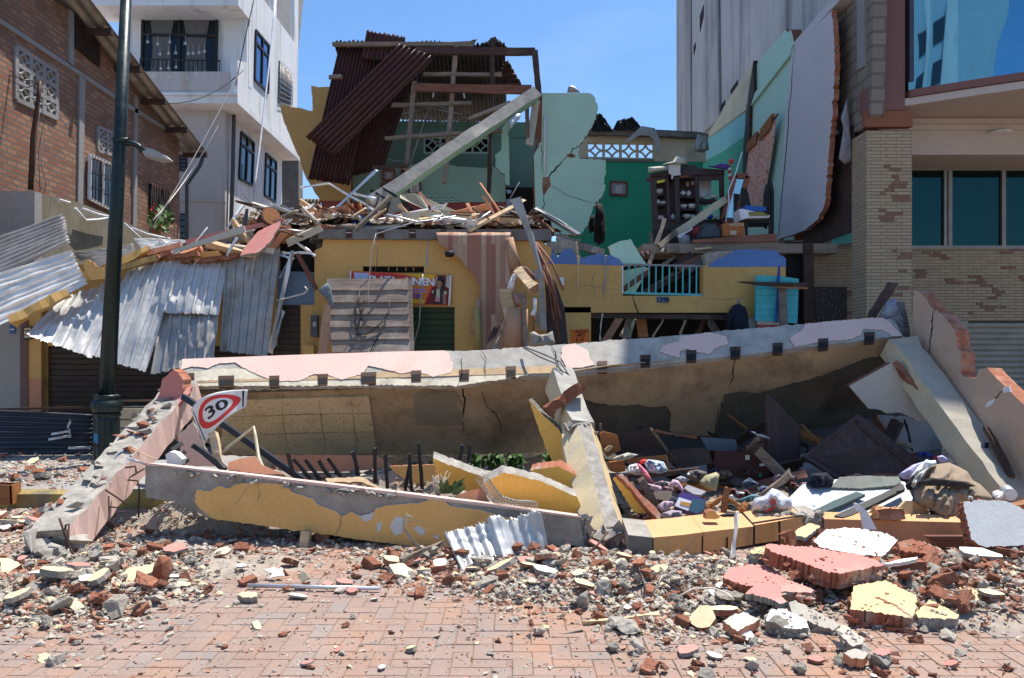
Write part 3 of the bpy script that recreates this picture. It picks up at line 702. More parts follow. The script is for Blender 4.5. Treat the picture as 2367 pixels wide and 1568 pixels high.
# roof underside over the open room
m = MB(); tl, tr = P(*q(2, 505, 268)[0], 16.1), P(*q(2, 1625, 290)[0], 16.1)
corr(m, [tl, tr, P(*q(2, 1640, 800)[0], 20.6), P(*q(2, 660, 790)[0], 20.6)], 40, .03, 0, 10, .06, 2, 7, 6, 'sin', .003, .03); mk(m, "roof_sheeting", darksh, "dark corrugated roof still held up over the open green room", "roof")
for z, s_ in (((1310, 300, 1450, 250, 1400, 330, 1300, 340), 1), ((1470, 290, 1560, 240, 1640, 310, 1480, 330), 2)):
 m = MB(); c = [P(u, v, 16.0 + .2 * s_) for u, v in q(2, *z)]; corr(m, c, 6, .03, 0, 6, .10, 2, s_, 6); mk(m, "buckled_sheet", darksh, ("buckled black roofing sheet curling above the roof beam", "buckled black roofing sheet folded beside the roof post")[s_ - 1], "roof sheet")
m = MB(); c = [P(u, v, 16.5) for u, v in q(2, 1605, 400, 1650, 400, 1740, 560, 1600, 560)]; corr(m, [c[3], c[0], c[1], c[2]], 5, .03, 0, 8, .08, 2, 5); mk(m, "rusted_sheet", rust, "torn rust streaked roofing sheet hanging inside the roof post", "roof sheet")
# timber frame
TF = [("top_purlin", 500, 290, 1420, 292, 24, wood, "long grey roof purlin along the top edge of the torn roof"), ("roof_beam", 1050, 335, 1830, 340, 46, woodd, "dark roof beam running to the corner post"),
      ("corner_post", 1822, 330, 1848, 620, 38, woodd, "dark corner post standing free against the sky"), ("roof_beam", 1035, 572, 1800, 592, 50, woodr, "red brown beam crossing the open room below the roof"),
      ("batten", 1090, 487, 1605, 490, 20, wood, "grey batten just below the dark roof beam"), ("batten", 890, 690, 1402, 676, 22, wood, "grey batten with a broken bright end"),
      ("batten", 845, 905, 1605, 855, 22, wood, "grey batten crossing in front of the vent blocks"), ("batten", 760, 1098, 1000, 1084, 20, woodd, "dark batten at the foot of the red sheets"),
      ("stud", 1308, 280, 1235, 1200, 29, wood, "tall grey stud hanging askew in the middle of the open room"), ("stud", 1550, 250, 1521, 1270, 26, woodd, "dark tall stud hanging near the doorway of the open room"),
      ("stud", 1036, 530, 985, 1082, 28, wood, "grey stud hanging next to the red sheets"), ("broken_batten", 1390, 778, 1660, 675, 22, wood, "snapped batten with a pale splintered tip"),
      ("batten", 478, 505, 560, 500, 22, wood, "short batten end poking out beyond the red sheets"), ("broken_post", 968, 1095, 1100, 1170, 24, woodp, "splintered batten lying on the fallen mint beam"),
      ("hanging_plank", 1830, 660, 1785, 950, 46, board, "cream plank hanging from the corner post"), ("hanging_plank", 1770, 690, 1775, 900, 26, wood, "grey plank hanging inside the corner post")]
for i, (nm, a, b, c_, d, w_, ma, lab) in enumerate(TF):
 m = MB(); u1, u2 = q(2, a, b, c_, d); Yb = 15.95 - .07 * (i % 4)
 m.pxbar(u1, u2, Yb, Yb, w_ * .35385, .09, 0, 6, .004, i, 1 if nm in ("broken_batten",) or "broken" in lab else 0)
 mk(m, nm, [ma, woodo], lab, "timber")
m = MB(); a, b = q(2, 1815, 620, 745, 1345); m.pxbar(a, b, 15.6, 13.9, 27, .30, 0, 12, .008, 3, 1, (0, 0, 2, 0))
mk(m, "fallen_beam", [conc, brokenc, mint], "long concrete beam with mint underside fallen diagonally across the open room", "beam")
# mint room behind
RY = 19.5
m = MB(); m.wall(q(2, 800, 790, 1840, 800, 1840, 905, 800, 900), RY, .2, 0); m.wall(q(2, 800, 900, 1095, 900, 1095, 1005, 800, 1005), RY, .2, 0)
m.wall(q(2, 1525, 900, 1840, 900, 1840, 1005, 1525, 1005), RY, .2, 0); m.wall(q(2, 800, 1005, 1840, 1005, 1840, 1500, 800, 1500), RY, .2, 0)
mk(m, "room_wall", mintd, "dark green back wall of the open room with a row of vent blocks", "wall")
m = MB(); ventblock(m, [P(u, v, RY + .05) for u, v in q(2, 1100, 900, 1520, 905, 1520, 1003, 1100, 1003)], 4, 1, 0, .1, .12, 1, .12, .02, (0, -1, 0)); mk(m, "vent_block", [mintl, dark], "row of four star vent blocks high in the green room", "vent block")
m = MB(); m.wall(rag(q(2, 980, 1075, 1290, 1080, 1310, 1090, 1400, 1092, 1480, 1100, 1625, 1085, 1628, 1322, 600, 1322, 640, 1100), 9, 1.2, 8, keep=(6, 7)), 18.2, .14, 0, 1); m.wall(q(2, 600, 1324, 1628, 1324, 1626, 1480, 600, 1480), 18.18, .16, 2)
mk(m, "partition_wall", [mint, brick, reddado], "mint partition wall with red dado and broken top in the open room", "wall")
m = MB(); ventblock(m, [P(u, v, 18.15) for u, v in q(2, 1070, 1282, 1318, 1282, 1318, 1320, 1070, 1320)], 6, 1, 0, .04, .025, 1, .2, .02, (0, -1, 0)); mk(m, "vent_block", [mintl, dark], "low strip of vent blocks just above the red dado", "vent block")
def picture(z, Y, lab, k=2, mat=None, cat="picture"):
 c = [P(u, v, Y) for u, v in q(k, *z)]; t_ = T("framed_picture", c[3], lab, cat); m = MB(); S = lerpq(c)
 w_ = (c[1] - c[0]).length; f = .025
 for a, b in ((0, 1), (1, 2), (2, 3), (3, 0)): m.bar(c[a], c[b], .03, .05, 0, (c[(a + 3) % 4] - c[a]))
 mk(m, "frame", woodr, par=t_); m = MB(); m.prism([S(.04, .04), S(.96, .04), S(.96, .96), S(.04, .96)], (0, .01, 0), 0)
 m.prism([S(.3, .25) + V(0, -.004, 0), S(.7, .25) + V(0, -.004, 0), S(.75, .85) + V(0, -.004, 0), S(.25, .85) + V(0, -.004, 0)], (0, .003, 0), 1); mk(m, "print", [mat or greyc, board], par=t_)
picture((828, 1115, 906, 1115, 906, 1178, 828, 1178), 18.1, "brown framed photograph on the mint partition, upper of two near the red sheets")
picture((820, 1198, 906, 1198, 906, 1262, 820, 1262), 18.1, "brown framed photograph on the mint partition, directly below another frame")
picture((952, 1110, 1010, 1112, 1010, 1192, 952, 1190), 18.1, "narrow brown framed photograph on the mint partition beside the fallen beam", mat=dark)
picture((1000, 1200, 1072, 1190, 1072, 1262, 1000, 1265), 18.05, "framed photograph on the mint partition just under the fallen beam", mat=whitep)
# doorway with what lies beyond
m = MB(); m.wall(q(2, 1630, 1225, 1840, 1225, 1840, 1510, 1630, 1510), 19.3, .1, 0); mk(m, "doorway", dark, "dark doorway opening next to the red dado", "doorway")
m = MB(); m.wall(q(2, 1636, 1240, 1668, 1243, 1666, 1265, 1640, 1262), 19.2, .05, 0); m.wall(q(2, 1636, 1300, 1662, 1305, 1660, 1395, 1636, 1395), 19.2, .05, 0); mk(m, "far_pane", plain("pale_blue_pane", (.45, .65, .85), .2), "pale blue patches painted as bits of sky in the dark doorway", "window")  # flat blue patches painted as sky glimpsed beyond the doorway
# hanging remains of mint plaster
m = MB(); m.wall(rag(q(2, 1645, 770, 1655, 1000, 1655, 1210, 1630, 1205, 1625, 1140, 1590, 1120, 1565, 1090, 1562, 1010, 1600, 985, 1605, 850), 6, 1, 3), 15.9, .1, 0, 1); mk(m, "wall_stub", [mint, brick], "narrow ragged stub of mint wall hanging beside the doorway", "wall")
m = MB(); m.wall(rag(q(2, 1838, 590, 1868, 600, 1868, 1490, 1818, 1480, 1812, 1040, 1826, 960), 8, 1.5, 9, keep=(1,)), 16.02, .3, 0, 1); mk(m, "wall_end", [brickdark, brick], "exposed brick end of the mint wall below the corner post", "wall")
# bent steel channels of the ceiling
CH = [(945, 705, 832, 1060), (1132, 700, 1010, 1062), (938, 748, 1135, 705), (1132, 706, 1350, 748), (1090, 752, 1238, 812), (1230, 775, 1400, 772), (1385, 730, 1280, 850), (860, 935, 1000, 850), (1100, 905, 1235, 942), (840, 1040, 985, 1060), (1390, 770, 1385, 860), (1180, 690, 1350, 745)]
for i, (a, b, c_, d) in enumerate(CH):
 m = MB(); u1, u2 = q(2, a, b, c_, d); m.pxbar(u1, u2, 17 + .1 * i, 17.3, 2.6, .03, 0, 3, .004, i); mk(m, "ceiling_channel", galvd, "bent thin metal ceiling channel hanging in the open green room", "metal strip", "bent ceiling channels in the open room")
for i, (a, b, c_, d) in enumerate(((1165, 580, 1155, 637), (1350, 580, 1363, 642))):
 m = MB(); u1, u2 = q(2, a, b, c_, d); m.tube([P(*u1, 16.6), P(*u2, 16.6)], .022, 0, 6); mk(m, "light_tube", whitep, ("short white tube hanging under the red brown beam near the middle stud", "short white tube hanging under the red brown beam right of the middle stud")[i], "light tube")
m = MB(); m.pillow(q(2, 1645, 790, 1700, 740, 1735, 745, 1720, 780, 1680, 820, 1650, 860), 15.2, .08, .08, 8, 0, 6, 2); mk(m, "foil", steel, "crumpled silver foil caught on the fallen mint beam", "foil")
# ---------------------------------------------------------------- pale mint wall and the room on the right
m = MB(); MW = 16.0
m.wall(rag(q(3, 250, 190, 555, 190, 592, 218, 615, 288, 588, 390, 556, 440, 520, 500, 487, 540, 494, 622, 662, 628, 667, 700, 652, 780, 666, 800, 640, 868, 597, 905, 560, 1000, 548, 1055, 500, 1115, 210, 1115, 205, 950, 195, 600, 245, 500), 5, 2.4, 12, keep=(0, 17, 19, 21)), MW, .2, 0, 1)
m.onp(q(3, 252, 740, 298, 738, 305, 795, 285, 820, 258, 865, 250, 800), (0, MW - .006, 0), (0, -1, 0), .01, 1)
m.onp(rag(q(3, 410, 590, 440, 585, 470, 605, 440, 615, 415, 608), 4, 1, 1), (0, MW - .006, 0), (0, -1, 0), .01, 3)
for l, w_ in ((q(3, 285, 745, 340, 680, 412, 605), 3.2), (q(3, 435, 590, 445, 555, 488, 540), 2.5), (q(3, 305, 795, 440, 870, 595, 910), 1.2), (q(3, 245, 520, 250, 590, 243, 690), 1.6), (q(3, 258, 865, 262, 930, 250, 965), 2)):
 m.crack(l, (0, MW, 0), (0, -1, 0), w_, 2, int(w_ * 10))
mk(m, "cracked_mint_wall", [mintl, brick, dark, brickdark], "pale mint wall with a long diagonal crack and ragged edge", "wall")
m = MB(); m.tube([P(u, v, 15.95) for u, v in q(3, 265, 335, 268, 520, 266, 720)], .02, 0, 6); mk(m, "wall_conduit", whitep, "thin white conduit running down the pale mint wall", "pipe")
m = MB(); m.pillow(q(3, 412, 188, 420, 150, 440, 140, 465, 150, 498, 188), 16.4, .05, .03, 10, 0, 5, 1); mk(m, "curled_sheet", galvd, "curled pale sheet peeping over the pale mint wall", "roof sheet")
GY = 19.6
m = MB(); m.wall(q(3, 420, 632, 1300, 640, 1300, 1300, 420, 1300), GY, .2, 0); mk(m, "emerald_wall", green, "emerald green wall of the opened room", "wall")
m = MB(); m.wall(q(3, 440, 440, 1320, 460, 1320, 515, 440, 512), GY, .2, 0); m.wall(q(3, 440, 512, 540, 512, 540, 632, 440, 632), GY, .2, 0); m.wall(q(3, 980, 514, 1320, 514, 1320, 640, 980, 640), GY, .2, 0)
m.wall(q(3, 440, 618, 980, 622, 980, 640, 440, 634), GY - .04, .23, 1)
mk(m, "vent_wall", [creamw, darkconc], "cream wall strip with four pierced blocks above the emerald wall", "wall")
m = MB(); ventblock(m, [P(u, v, GY + .08) for u, v in q(3, 541, 515, 979, 520, 979, 628, 541, 618)], 4, 1, 0, .14, 0, None, .14, .028, (0, -1, 0)); mk(m, "pierced_block", [creamw], "row of four pierced blocks with sky showing through in the cream strip", "vent block")
m = MB(); m.pxbar(*q(3, 545, 445, 1330, 472), GY - .1, GY - .1, 12, .2, 0, 10, .01, 3); mk(m, "wall_plate", darkconc, "dark roof plate along the top of the cream vent wall", "beam")
for i, z in enumerate(((590, 320, 640, 330, 712, 440, 565, 440), (740, 370, 840, 350, 920, 440, 710, 430))):
 m = MB(); c = [P(u, v, GY - .3) for u, v in q(3, *z)]; corr(m, c, 7, .04, 0, 8, .12, 2, i + 3, 6); mk(m, "collapsed_roofing", darksh, ("dark corrugated roofing sliding off behind the pale mint wall", "crumpled dark roofing heaped above the pierced blocks")[i], "roof sheet")
m = MB(); p0 = q(3, 900, 405, 985, 420, 1020, 500, 1025, 580, 990, 580, 985, 500, 950, 470, 890, 465, 800, 515, 795, 500); m.wall(p0, GY - .45, .02, 0); mk(m, "bent_gutter", galvd, "bent grey gutter drooping over the cream vent wall", "gutter")
m = MB(); m.pillow(q(3, 1250, 500, 1265, 460, 1330, 480, 1340, 560, 1300, 580, 1245, 575), 18.6, .08, .05, 12, 0, 6, 4); mk(m, "folded_tin", galvd, "folded grey tin hanging in the corner of the cream vent wall", "roof sheet")
picture((697, 770, 803, 775, 798, 860, 694, 855), GY - .04, "small dark framed landscape on the emerald wall", 3, greyc)
jk = T("hanging_jacket", P(1388, 575, 19.3), "dark jacket hanging on the torn edge of the emerald wall", "jacket")
m = MB(); m.pillow(q(3, 598, 905, 640, 915, 658, 980, 665, 1100, 655, 1165, 620, 1185, 585, 1160, 590, 1040, 600, 960), 16.5, .12, .08, 14, 0, 8, 3); mk(m, "coat", blackc, par=jk)
m = MB(); m.pillow(q(3, 560, 1000, 590, 985, 590, 1090, 565, 1110, 550, 1080), 16.6, .06, .05, 10, 0, 5, 6); mk(m, "sleeve", blackc, par=jk)
# side wall of the neighbour (plane x = 5.5, faces left)
XN = (-1, 0, 0); SW = (5.5, 0, 0)
m = MB(); m.onp(q(4, 215, 775, 455, 615, 455, 760, 330, 850, 215, 910), SW, XN, .25, 0); m.onp(q(4, 215, 910, 330, 850, 455, 760, 440, 990, 440, 1330, 215, 1330), SW, XN, .25, 1)
m.onp(q(4, 230, 757, 455, 590, 458, 618, 230, 782), (5.47, 0, 0), XN, .27, 2); m.onp(q(4, 310, 650, 335, 600, 500, 345, 500, 560, 455, 592, 250, 742), (5.52, 0, 0), XN, .2, 2)
mk(m, "aqua_green_wall", [aqua, green, creamw], "side wall painted aqua above green with a cream upper course", "wall")
m = MB(); m.onp(rag(q(4, 482, 585, 718, 285, 740, 240, 730, 1345, 440, 1345, 440, 990, 470, 700), 9, .8, 4, keep=(0, 1, 2, 3, 4)), SW, XN, .22, 0, 1)
m.onp(rag(q(4, 503, 380, 680, 165, 690, 182, 712, 166, 728, 240, 700, 300, 500, 560), 7, 1.2, 6, keep=(0, 5)), SW, XN, .2, 0, 1); m.onp(q(4, 478, 560, 712, 262, 708, 305, 480, 600), (5.44, 0, 0), XN, .1, 0)
mk(m, "mint_side_wall", [mintl, brickdark], "mint side wall with a moulded cornice and torn corner", "wall")
m = MB(); m.onp(q(4, 470, 540, 500, 340, 502, 520, 478, 600, 470, 985, 438, 985, 445, 800), (5.42, 0, 0), XN, .1, 0); mk(m, "exposed_post", woodd, "dark exposed post between the aqua wall and the mint wall", "post")
m = MB(); m.onp(rag(q(4, 735, 262, 940, 58, 950, 190, 958, 300, 948, 560, 928, 800, 906, 1080, 892, 1165, 850, 1238, 790, 1290, 640, 1345, 635, 1335, 682, 620, 715, 300), 7, 2.2, 7, keep=(0, 10, 11, 12, 13)), (5.2, 0, 0), XN, .085, 0, 1)
m.crack(q(4, 735, 262, 700, 600, 670, 1050, 640, 1330), (5.2, 0, 0), XN, 1.6, 2, 3)
mk(m, "hanging_wall_slab", [panelw, brick, dark], "big dirty white render slab hanging with a broken brick edge", "wall slab")
m = MB(); m.onp(q(4, 722, 245, 985, -60, 985, 0, 735, 272), (5.25, 0, 0), XN, .3, 0); mk(m, "white_coping", panelw, "white sloping coping above the hanging render slab", "coping")
# curtains on the mint side wall
for i, z in enumerate(((505, 800, 555, 735, 558, 880, 512, 1145, 465, 1110), (580, 720, 645, 635, 640, 800, 560, 1150, 512, 1150))):
 m = MB(); pts = q(4, *z); A, B, C_, D = pts[0], pts[1], pts[3], pts[4]
 c = [ray(u, v, (5.40, 0, 0), XN) for u, v in (A, B, C_, D)]; S_ = lerpq(c)
 m.grid(lambda a, b: S_(a, b) + V(-.05 - .045 * sin(a * 5.5 * 2 * pi + 1.3 * sin(b * 3)), 0, 0), 44, 10, 0)
 m.grid(lambda a, b: S_(a, b * .16) + V(-.13 - .03 * sin(a * 9 * 2 * pi), 0, 0), 44, 3, 1)
 global_cur = None
 mk(m, "curtain", ["cur", "cur2"] if 0 else [mt("patterned_curtain_%d" % i, (.74, .52, .44), .9, .1, 6, .1, 60, (.62, .12, .04), 11, .95, .48), mt("brown_valance_%d" % i, (.34, .17, .08), .9, .2, 9, .2, 60)], ("orange patterned curtain nearer the dark post on the mint side wall", "orange patterned curtain nearer the white hanging slab")[i], "curtain")
m = MB(); m.tube([ray(u, v, (5.3, 0, 0), XN) for u, v in q(4, 495, 795, 640, 640)], .02, 0, 6); mk(m, "curtain_rod", woodd, "dark curtain rod on the mint side wall", "curtain rod")
# building across the street, mirrored in the curved glass
rb_ = T("blue_building", (-11, -13, 0), "pale blue building across the street mirrored in the curved glass", "building")
m = MB(); m.bb((-15, -16, 0), (-8.2, -12, 19)); mk(m, "wall", mt("pale_blue_render", (.42, .55, .62), .85, .1, 1), par=rb_)
for k in range(21):
 x = -14 + 2.1 * (k % 3); z = 3.2 + 2.2 * (k // 3); m = MB(); m.bb((x, -12.02, z), (x + 1.1, -11.97, z + 1.2)); mk(m, "window", darkglass, par=rb_)
m = MB()
for k in range(4): m.bb((-14.9 + 2.1 * k, -11.96, 0), (-14.6 + 2.1 * k, -11.7, 19));
mk(m, "pilaster", whitew, par=rb_, K="stuff")
# tall stained building behind
tb = T("tall_building", (8, 20, 0), "tall grey weather stained building with slit windows rising behind the mint wall", "building")
m = MB(); m.bb((6.2, 13.6, 0), (12.0, 29.3, 17.6)); mk(m, "wall", towerm, par=tb)
m = MB(); m.onp(q(4, 70, -200, 150, -200, 150, 740, 70, 740), (6.16, 0, 0), XN, .03, 0); m.onp(q(4, 225, -200, 300, -200, 310, 660, 222, 742), (6.13, 0, 0), XN, .06, 0); mk(m, "pilaster", mt("stained_pilaster", (.45, .44, .42), .9, .15, .8, .3, 18, (.12, .12, .12), .5, .7, .48, streak=True), par=tb)
for z in ((200, 90, 220, 30, 220, 90, 200, 180), (165, 260, 175, 240, 175, 270, 165, 310), (372, 505, 410, 450, 410, 475, 372, 530), (315, 600, 340, 560, 340, 600, 315, 640)):
 m = MB(); m.onp(q(4, *z), (6.18, 0, 0), XN, .015, 0); mk(m, "slit_window", dark, par=tb)
# ---------------------------------------------------------------- modern building with the curved glass front
mo = T("modern_building", (8, 12, 0), "brown and stone clad building with curved blue glass balcony front", "building")
m = MB(); m.onp(q(4, 930, -420, 1185, -420, 1160, 640, 1120, 720, 1060, 745, 1000, 760, 960, 720), (5.48, 0, 0), XN, .2, 0); mk(m, "block_wall", blockw, par=mo)
m = MB(); m.onp(q(4, 1078, -100, 1120, -100, 1125, 370, 1080, 395), (5.45, 0, 0), XN, .1, 0); mk(m, "render_strip", greywall, par=mo)
m = MB(); m.bb((5.72, 12.25, 5.46), (14.5, 13.55, 19.0)); m.bb((6.3, 13.6, 5.46), (14.5, 16, 19.0)); mk(m, "upper_storeys", cladw, par=mo)
PY = 12.0
m = MB(); m.wall([(2020, -420), (2092, -420), (2092, 255), (2006, 255), (2010, 0)], PY, .3, 0); mk(m, "brown_pilaster", cladw, par=mo)
m = MB(); m.wall([(2000, 256), (2110, 256), (2110, 293), (2000, 293)], PY - .03, .12, 0); mk(m, "pillar_capital", rustbr, par=mo)
m = MB(); x0, x1 = P(2003, 0, PY).x, P(2108, 0, PY).x; m.bb((x0, PY, -.02), (x1, PY + .52, 5.05), 0); pr = mk(m, "stone_pillar", stonew, par=mo)
R = random.Random(31); m = MB()
def dashes(m, n, f, th=.012):
 for k in range(n):
  x, z, fx = f(); z = round(z / .052) * .052
  for r_ in range(R.choice((1, 1, 2, 3))):
   L = R.uniform(.07, .28); xx = x + R.uniform(-.1, .1)
   fx(m, xx, z + r_ * .052, L)
def fpil(): return R.uniform(x0 + .12, x1 - .2), R.uniform(.3, 4.9), lambda m, x, z, L: m.bb((max(x, x0 + .01), PY - .006 - .004 * R.random(), z + .004), (min(x + L, x1 - .005), PY + .01, z + .046))
dashes(m, 22, fpil); mk(m, "brown_stone", stoned, par=pr)
BY = 13.4
m = MB(); m.wall([(1858, 576), (2480, 576), (2480, 742), (1858, 742)], BY, .3, 0); m.wall([(1858, 742), (2228, 742), (2228, 1060), (1858, 1060)], BY, .3, 0); sw_ = mk(m, "stone_wall", stonew, par=mo)
m = MB()
def fwal():
 u, v = R.uniform(2115, 2360), R.uniform(585, 735)
 if R.random() < .25: u = R.uniform(1865, 1960)
 p = P(u, v, BY); return p.x, p.z, lambda m, x, z, L: m.bb((x, BY - .006 - .004 * R.random(), z + .004), (x + L, BY + .01, z + .046))
dashes(m, 20, fwal); mk(m, "brown_stone", stoned, par=sw_)
m = MB(); m.wall([(2105, 300), (2500, 300), (2500, 392), (2105, 392)], BY, .3, 0); mk(m, "lintel_wall", beigec, par=mo)
c = [P(u, v, BY + .05) for u, v in ((2060, 392), (2480, 392), (2480, 572), (2060, 572))]
m = MB(); S_ = lerpq(c); us = [(2187, 9), (2195, 3), (2322, 9)]
for u, w_ in ((2064, 8), (2186, 7), (2197, 9), (2321, 9), (2470, 8)): m.wall([(u - w_ / 2, 392), (u + w_ / 2, 392), (u + w_ / 2, 572), (u - w_ / 2, 572)], BY - .03, .08, 0)
m.wall([(2060, 387), (2480, 387), (2480, 394), (2060, 394)], BY - .035, .09, 0); m.wall([(2060, 568), (2480, 568), (2480, 576), (2060, 576)], BY - .035, .09, 0)
fr_ = mk(m, "shop_window", alum, par=mo); m = MB(); m.wall([(2060, 392), (2480, 392), (2480, 572), (2060, 572)], BY + .02, .02, 0); mk(m, "pane", shopglass, par=fr_)
m = MB(); c = [P(u, v, BY + .05) for u, v in ((2228, 746), (2480, 746), (2480, 1062), (2228, 1062))]; S_ = lerpq(c)
m.grid(lambda a, b: S_(a, b) + V(0, -.05 * abs(sin(b * 24 * pi)) ** .5, 0), 2, 240, 0); m.wall([(2222, 742), (2238, 742), (2238, 1062), (2222, 1062)], BY - .03, .06, 0)
mk(m, "roller_shutter", shutc, par=mo)
m = MB(); m.wall(q(4, 945, 1330, 1052, 1300, 1052, 1360, 940, 1372), BY - .02, .03, 0); mk(m, "side_pane", turq, par=mo)
def front(x): return 12.0 - 1.7 * sin(pi * min(max((x - 6.1) / 8.6, 0), 1)) if x < 14.7 else 12.0
xs = [6.1 + 8.4 * k / 30 for k in range(31)]
def arcband(m, z0, z1, off, mi):
 for k in range(30):
  a, b = xs[k], xs[k + 1]; ya, yb = front(a) - off, front(b) - off
  m.add([(a, ya, z0), (b, yb, z0), (b, yb, z1), (a, ya, z1)], [(0, 1, 2, 3)], mi, True)
m = MB(); arcband(m, 5.66, 12.4, .0, 0); mk(m, "curved_glass", curveglass, par=mo)
m = MB(); z0, z1 = 5.55, 5.66
pts = [(x, front(x) - .05, z0) for x in xs]; m.prism(pts + [(14.5, 13, z0), (6.1, 13, z0)], (0, 0, z1 - z0), 0, 0); mk(m, "curved_fascia", cladw, par=mo)
m = MB(); m.prism([(x, front(x) - .02, 5.43) for x in xs] + [(14.5, 14, 5.43), (5.95, 14, 5.43), (5.95, 12.05, 5.43)], (0, 0, .11), 0, 0); m.bb((5.9, 12.6, 4.83), (14.5, 13.4, 5.42), 0); m.bb((5.9, 12.56, 5.22), (14.5, 12.6, 5.30), 0); mk(m, "soffit", beigec, par=mo)
m = MB(); m.lathe([(.16, 0), (.17, .02), (.15, .03)], P(2312, 305, 12.55) - V(0, 0, .03), 18); mk(m, "ceiling_lamp", whitep, par=mo)
m = MB(); m.bb((6.1, 11.96, 5.79), (6.38, 12.24, 12.4), 0); mk(m, "dark_corner_glass", navys, par=mo)
# hanging shade cloth and shadowed gap beside the pillar
m = MB(); m.onp(q(4, 960, 760, 1060, 700, 1050, 1300, 960, 1330, 860, 1370, 780, 1410, 780, 1300, 880, 1180), (5.46, 0, 0), XN, .03, 0); mk(m, "shade_cloth", woodd, "dark brown boarding hanging between the white slab and the stone pillar", "boarding")
m = MB(); m.pillow(q(4, 1025, 550, 1038, 660, 1050, 800, 1052, 905, 1010, 920, 978, 890, 1005, 720, 990, 660), 12.55, .05, .05, 14, 0, 7, 3); mk(m, "hanging_rag", greyc, "grey rag hanging on the block wall above the dark boarding", "rag")
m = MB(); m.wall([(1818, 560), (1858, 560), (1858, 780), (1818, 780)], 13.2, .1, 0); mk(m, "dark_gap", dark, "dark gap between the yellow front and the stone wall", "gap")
m = MB(); m.wall(q(7, 1710, 410, 1980, 410, 1980, 640, 1780, 650, 1765, 420), 13.1, .06, 0); m2 = MB(); m2.wall(q(7, 1700, 130, 1760, 130, 1765, 660, 1700, 660), 13.0, .06, 0); mk(m2, "dark_post", woodd, "tall dark post between the turquoise slab and the stone wall", "post"); mk(m, "spotted_board", mt("paint_spotted_door", (.06, .047, .04), .8, .2, 4, .2, 30, None, 1, .5, .5, spots=(.22, .21, .20), sps=34), "old dark door with white paint spots leaning on the stone wall", "door")
# ---------------------------------------------------------------- furniture in the opened room
FZ = P(0, 566, 13.2).z
m = MB(); m.wall(q(27, 690, 1150, 1660, 1075, 1790, 1075, 1790, 1165, 690, 1190), 13.0, .06, 0); m.bb((2.2, 13.06, FZ - .16), (5.45, 19.6, FZ), 1); mk(m, "timber_floor", [woodr, wood], "timber floor edge of the opened upstairs room", "floor")
m = MB(); m.wall(q(27, 690, 1180, 1790, 1166, 1790, 1290, 900, 1290), 13.05, .2, 0); mk(m, "floor_beam", wood, "grey timber floor beam under the opened room", "beam")
cb = T("china_cabinet", P(1590, 560, 14.6), "dark wooden china cabinet full of dishes tilted in the opened room", "cabinet"); CY = 14.5
m = MB(); m.wall(q(27, 130, 290, 370, 240, 520, 215, 560, 165, 730, 175, 750, 210, 1100, 235, 1110, 290, 140, 320), CY - .05, .5, 0); mk(m, "cornice", woodz, par=cb)
m = MB()
for z in ((130, 310, 205, 300, 240, 930, 160, 940), (335, 300, 370, 300, 400, 930, 372, 935), (445, 300, 510, 300, 530, 930, 470, 935), (715, 300, 755, 300, 790, 930, 745, 935), (1040, 280, 1100, 280, 1110, 920, 1050, 920), (205, 300, 335, 300, 335, 370, 208, 380), (510, 300, 715, 295, 715, 340, 512, 350), (755, 290, 1040, 290, 1040, 365, 756, 370), (160, 930, 1120, 910, 1130, 1010, 165, 1030)):
 m.wall(q(27, *z), CY, .06, 0)
mk(m, "door_frame", woodz, par=cb)
m = MB(); m.wall(q(27, 165, 1030, 1120, 1005, 1100, 1130, 180, 1260), CY + .02, .4, 0); mk(m, "base", woodz, par=cb)
m = MB(); m.wall(q(27, 140, 310, 600, 300, 600, 930, 240, 940), CY + .42, .03, 0); m.wall(q(27, 600, 300, 770, 300, 770, 930, 600, 930), CY + .42, .03, 0); mk(m, "back_panel", woodz, par=cb)
m = MB(); m.wall(q(27, 600, 390, 640, 390, 640, 450, 605, 450), CY + .40, .01, 0); m.wall(q(27, 668, 385, 710, 380, 710, 430, 668, 430), CY + .40, .01, 0); m.wall(q(27, 770, 380, 930, 372, 935, 590, 780, 600), CY + .44, .01, 0); m.wall(q(27, 785, 670, 890, 670, 870, 720, 790, 700), CY + .44, .01, 0); mk(m, "mirror_back", plain("pale_mirror", (.62, .63, .66), .25), par=cb)
m = MB()
for z in ((205, 555, 345, 555, 345, 570, 205, 570), (210, 690, 350, 685, 350, 700, 210, 705), (510, 580, 745, 585, 745, 605, 510, 600), (755, 608, 1050, 620, 1050, 650, 755, 640), (520, 745, 760, 745, 760, 765, 520, 765), (240, 890, 1050, 880, 1050, 905, 240, 910)): m.wall(q(27, *z), CY + .08, .32, 0)
mk(m, "shelf", woodz, par=cb)
R = random.Random(77); DS = [(560, 570, 40, 60, "jug"), (635, 580, 35, 70, "jug"), (818, 605, 40, 40, "bowl"), (960, 612, 55, 35, "bowl"), (570, 742, 50, 50, "bowl"), (680, 742, 60, 55, "bowl"), (260, 552, 45, 60, "bowl"), (240, 685, 30, 60, "jug"), (300, 690, 40, 40, "bowl"), (610, 882, 60, 60, "bowl"), (690, 880, 40, 60, "jug"), (910, 890, 45, 60, "pot"), (985, 880, 40, 70, "jug"), (430, 890, 30, 80, "jug"), (270, 890, 45, 50, "bowl")]
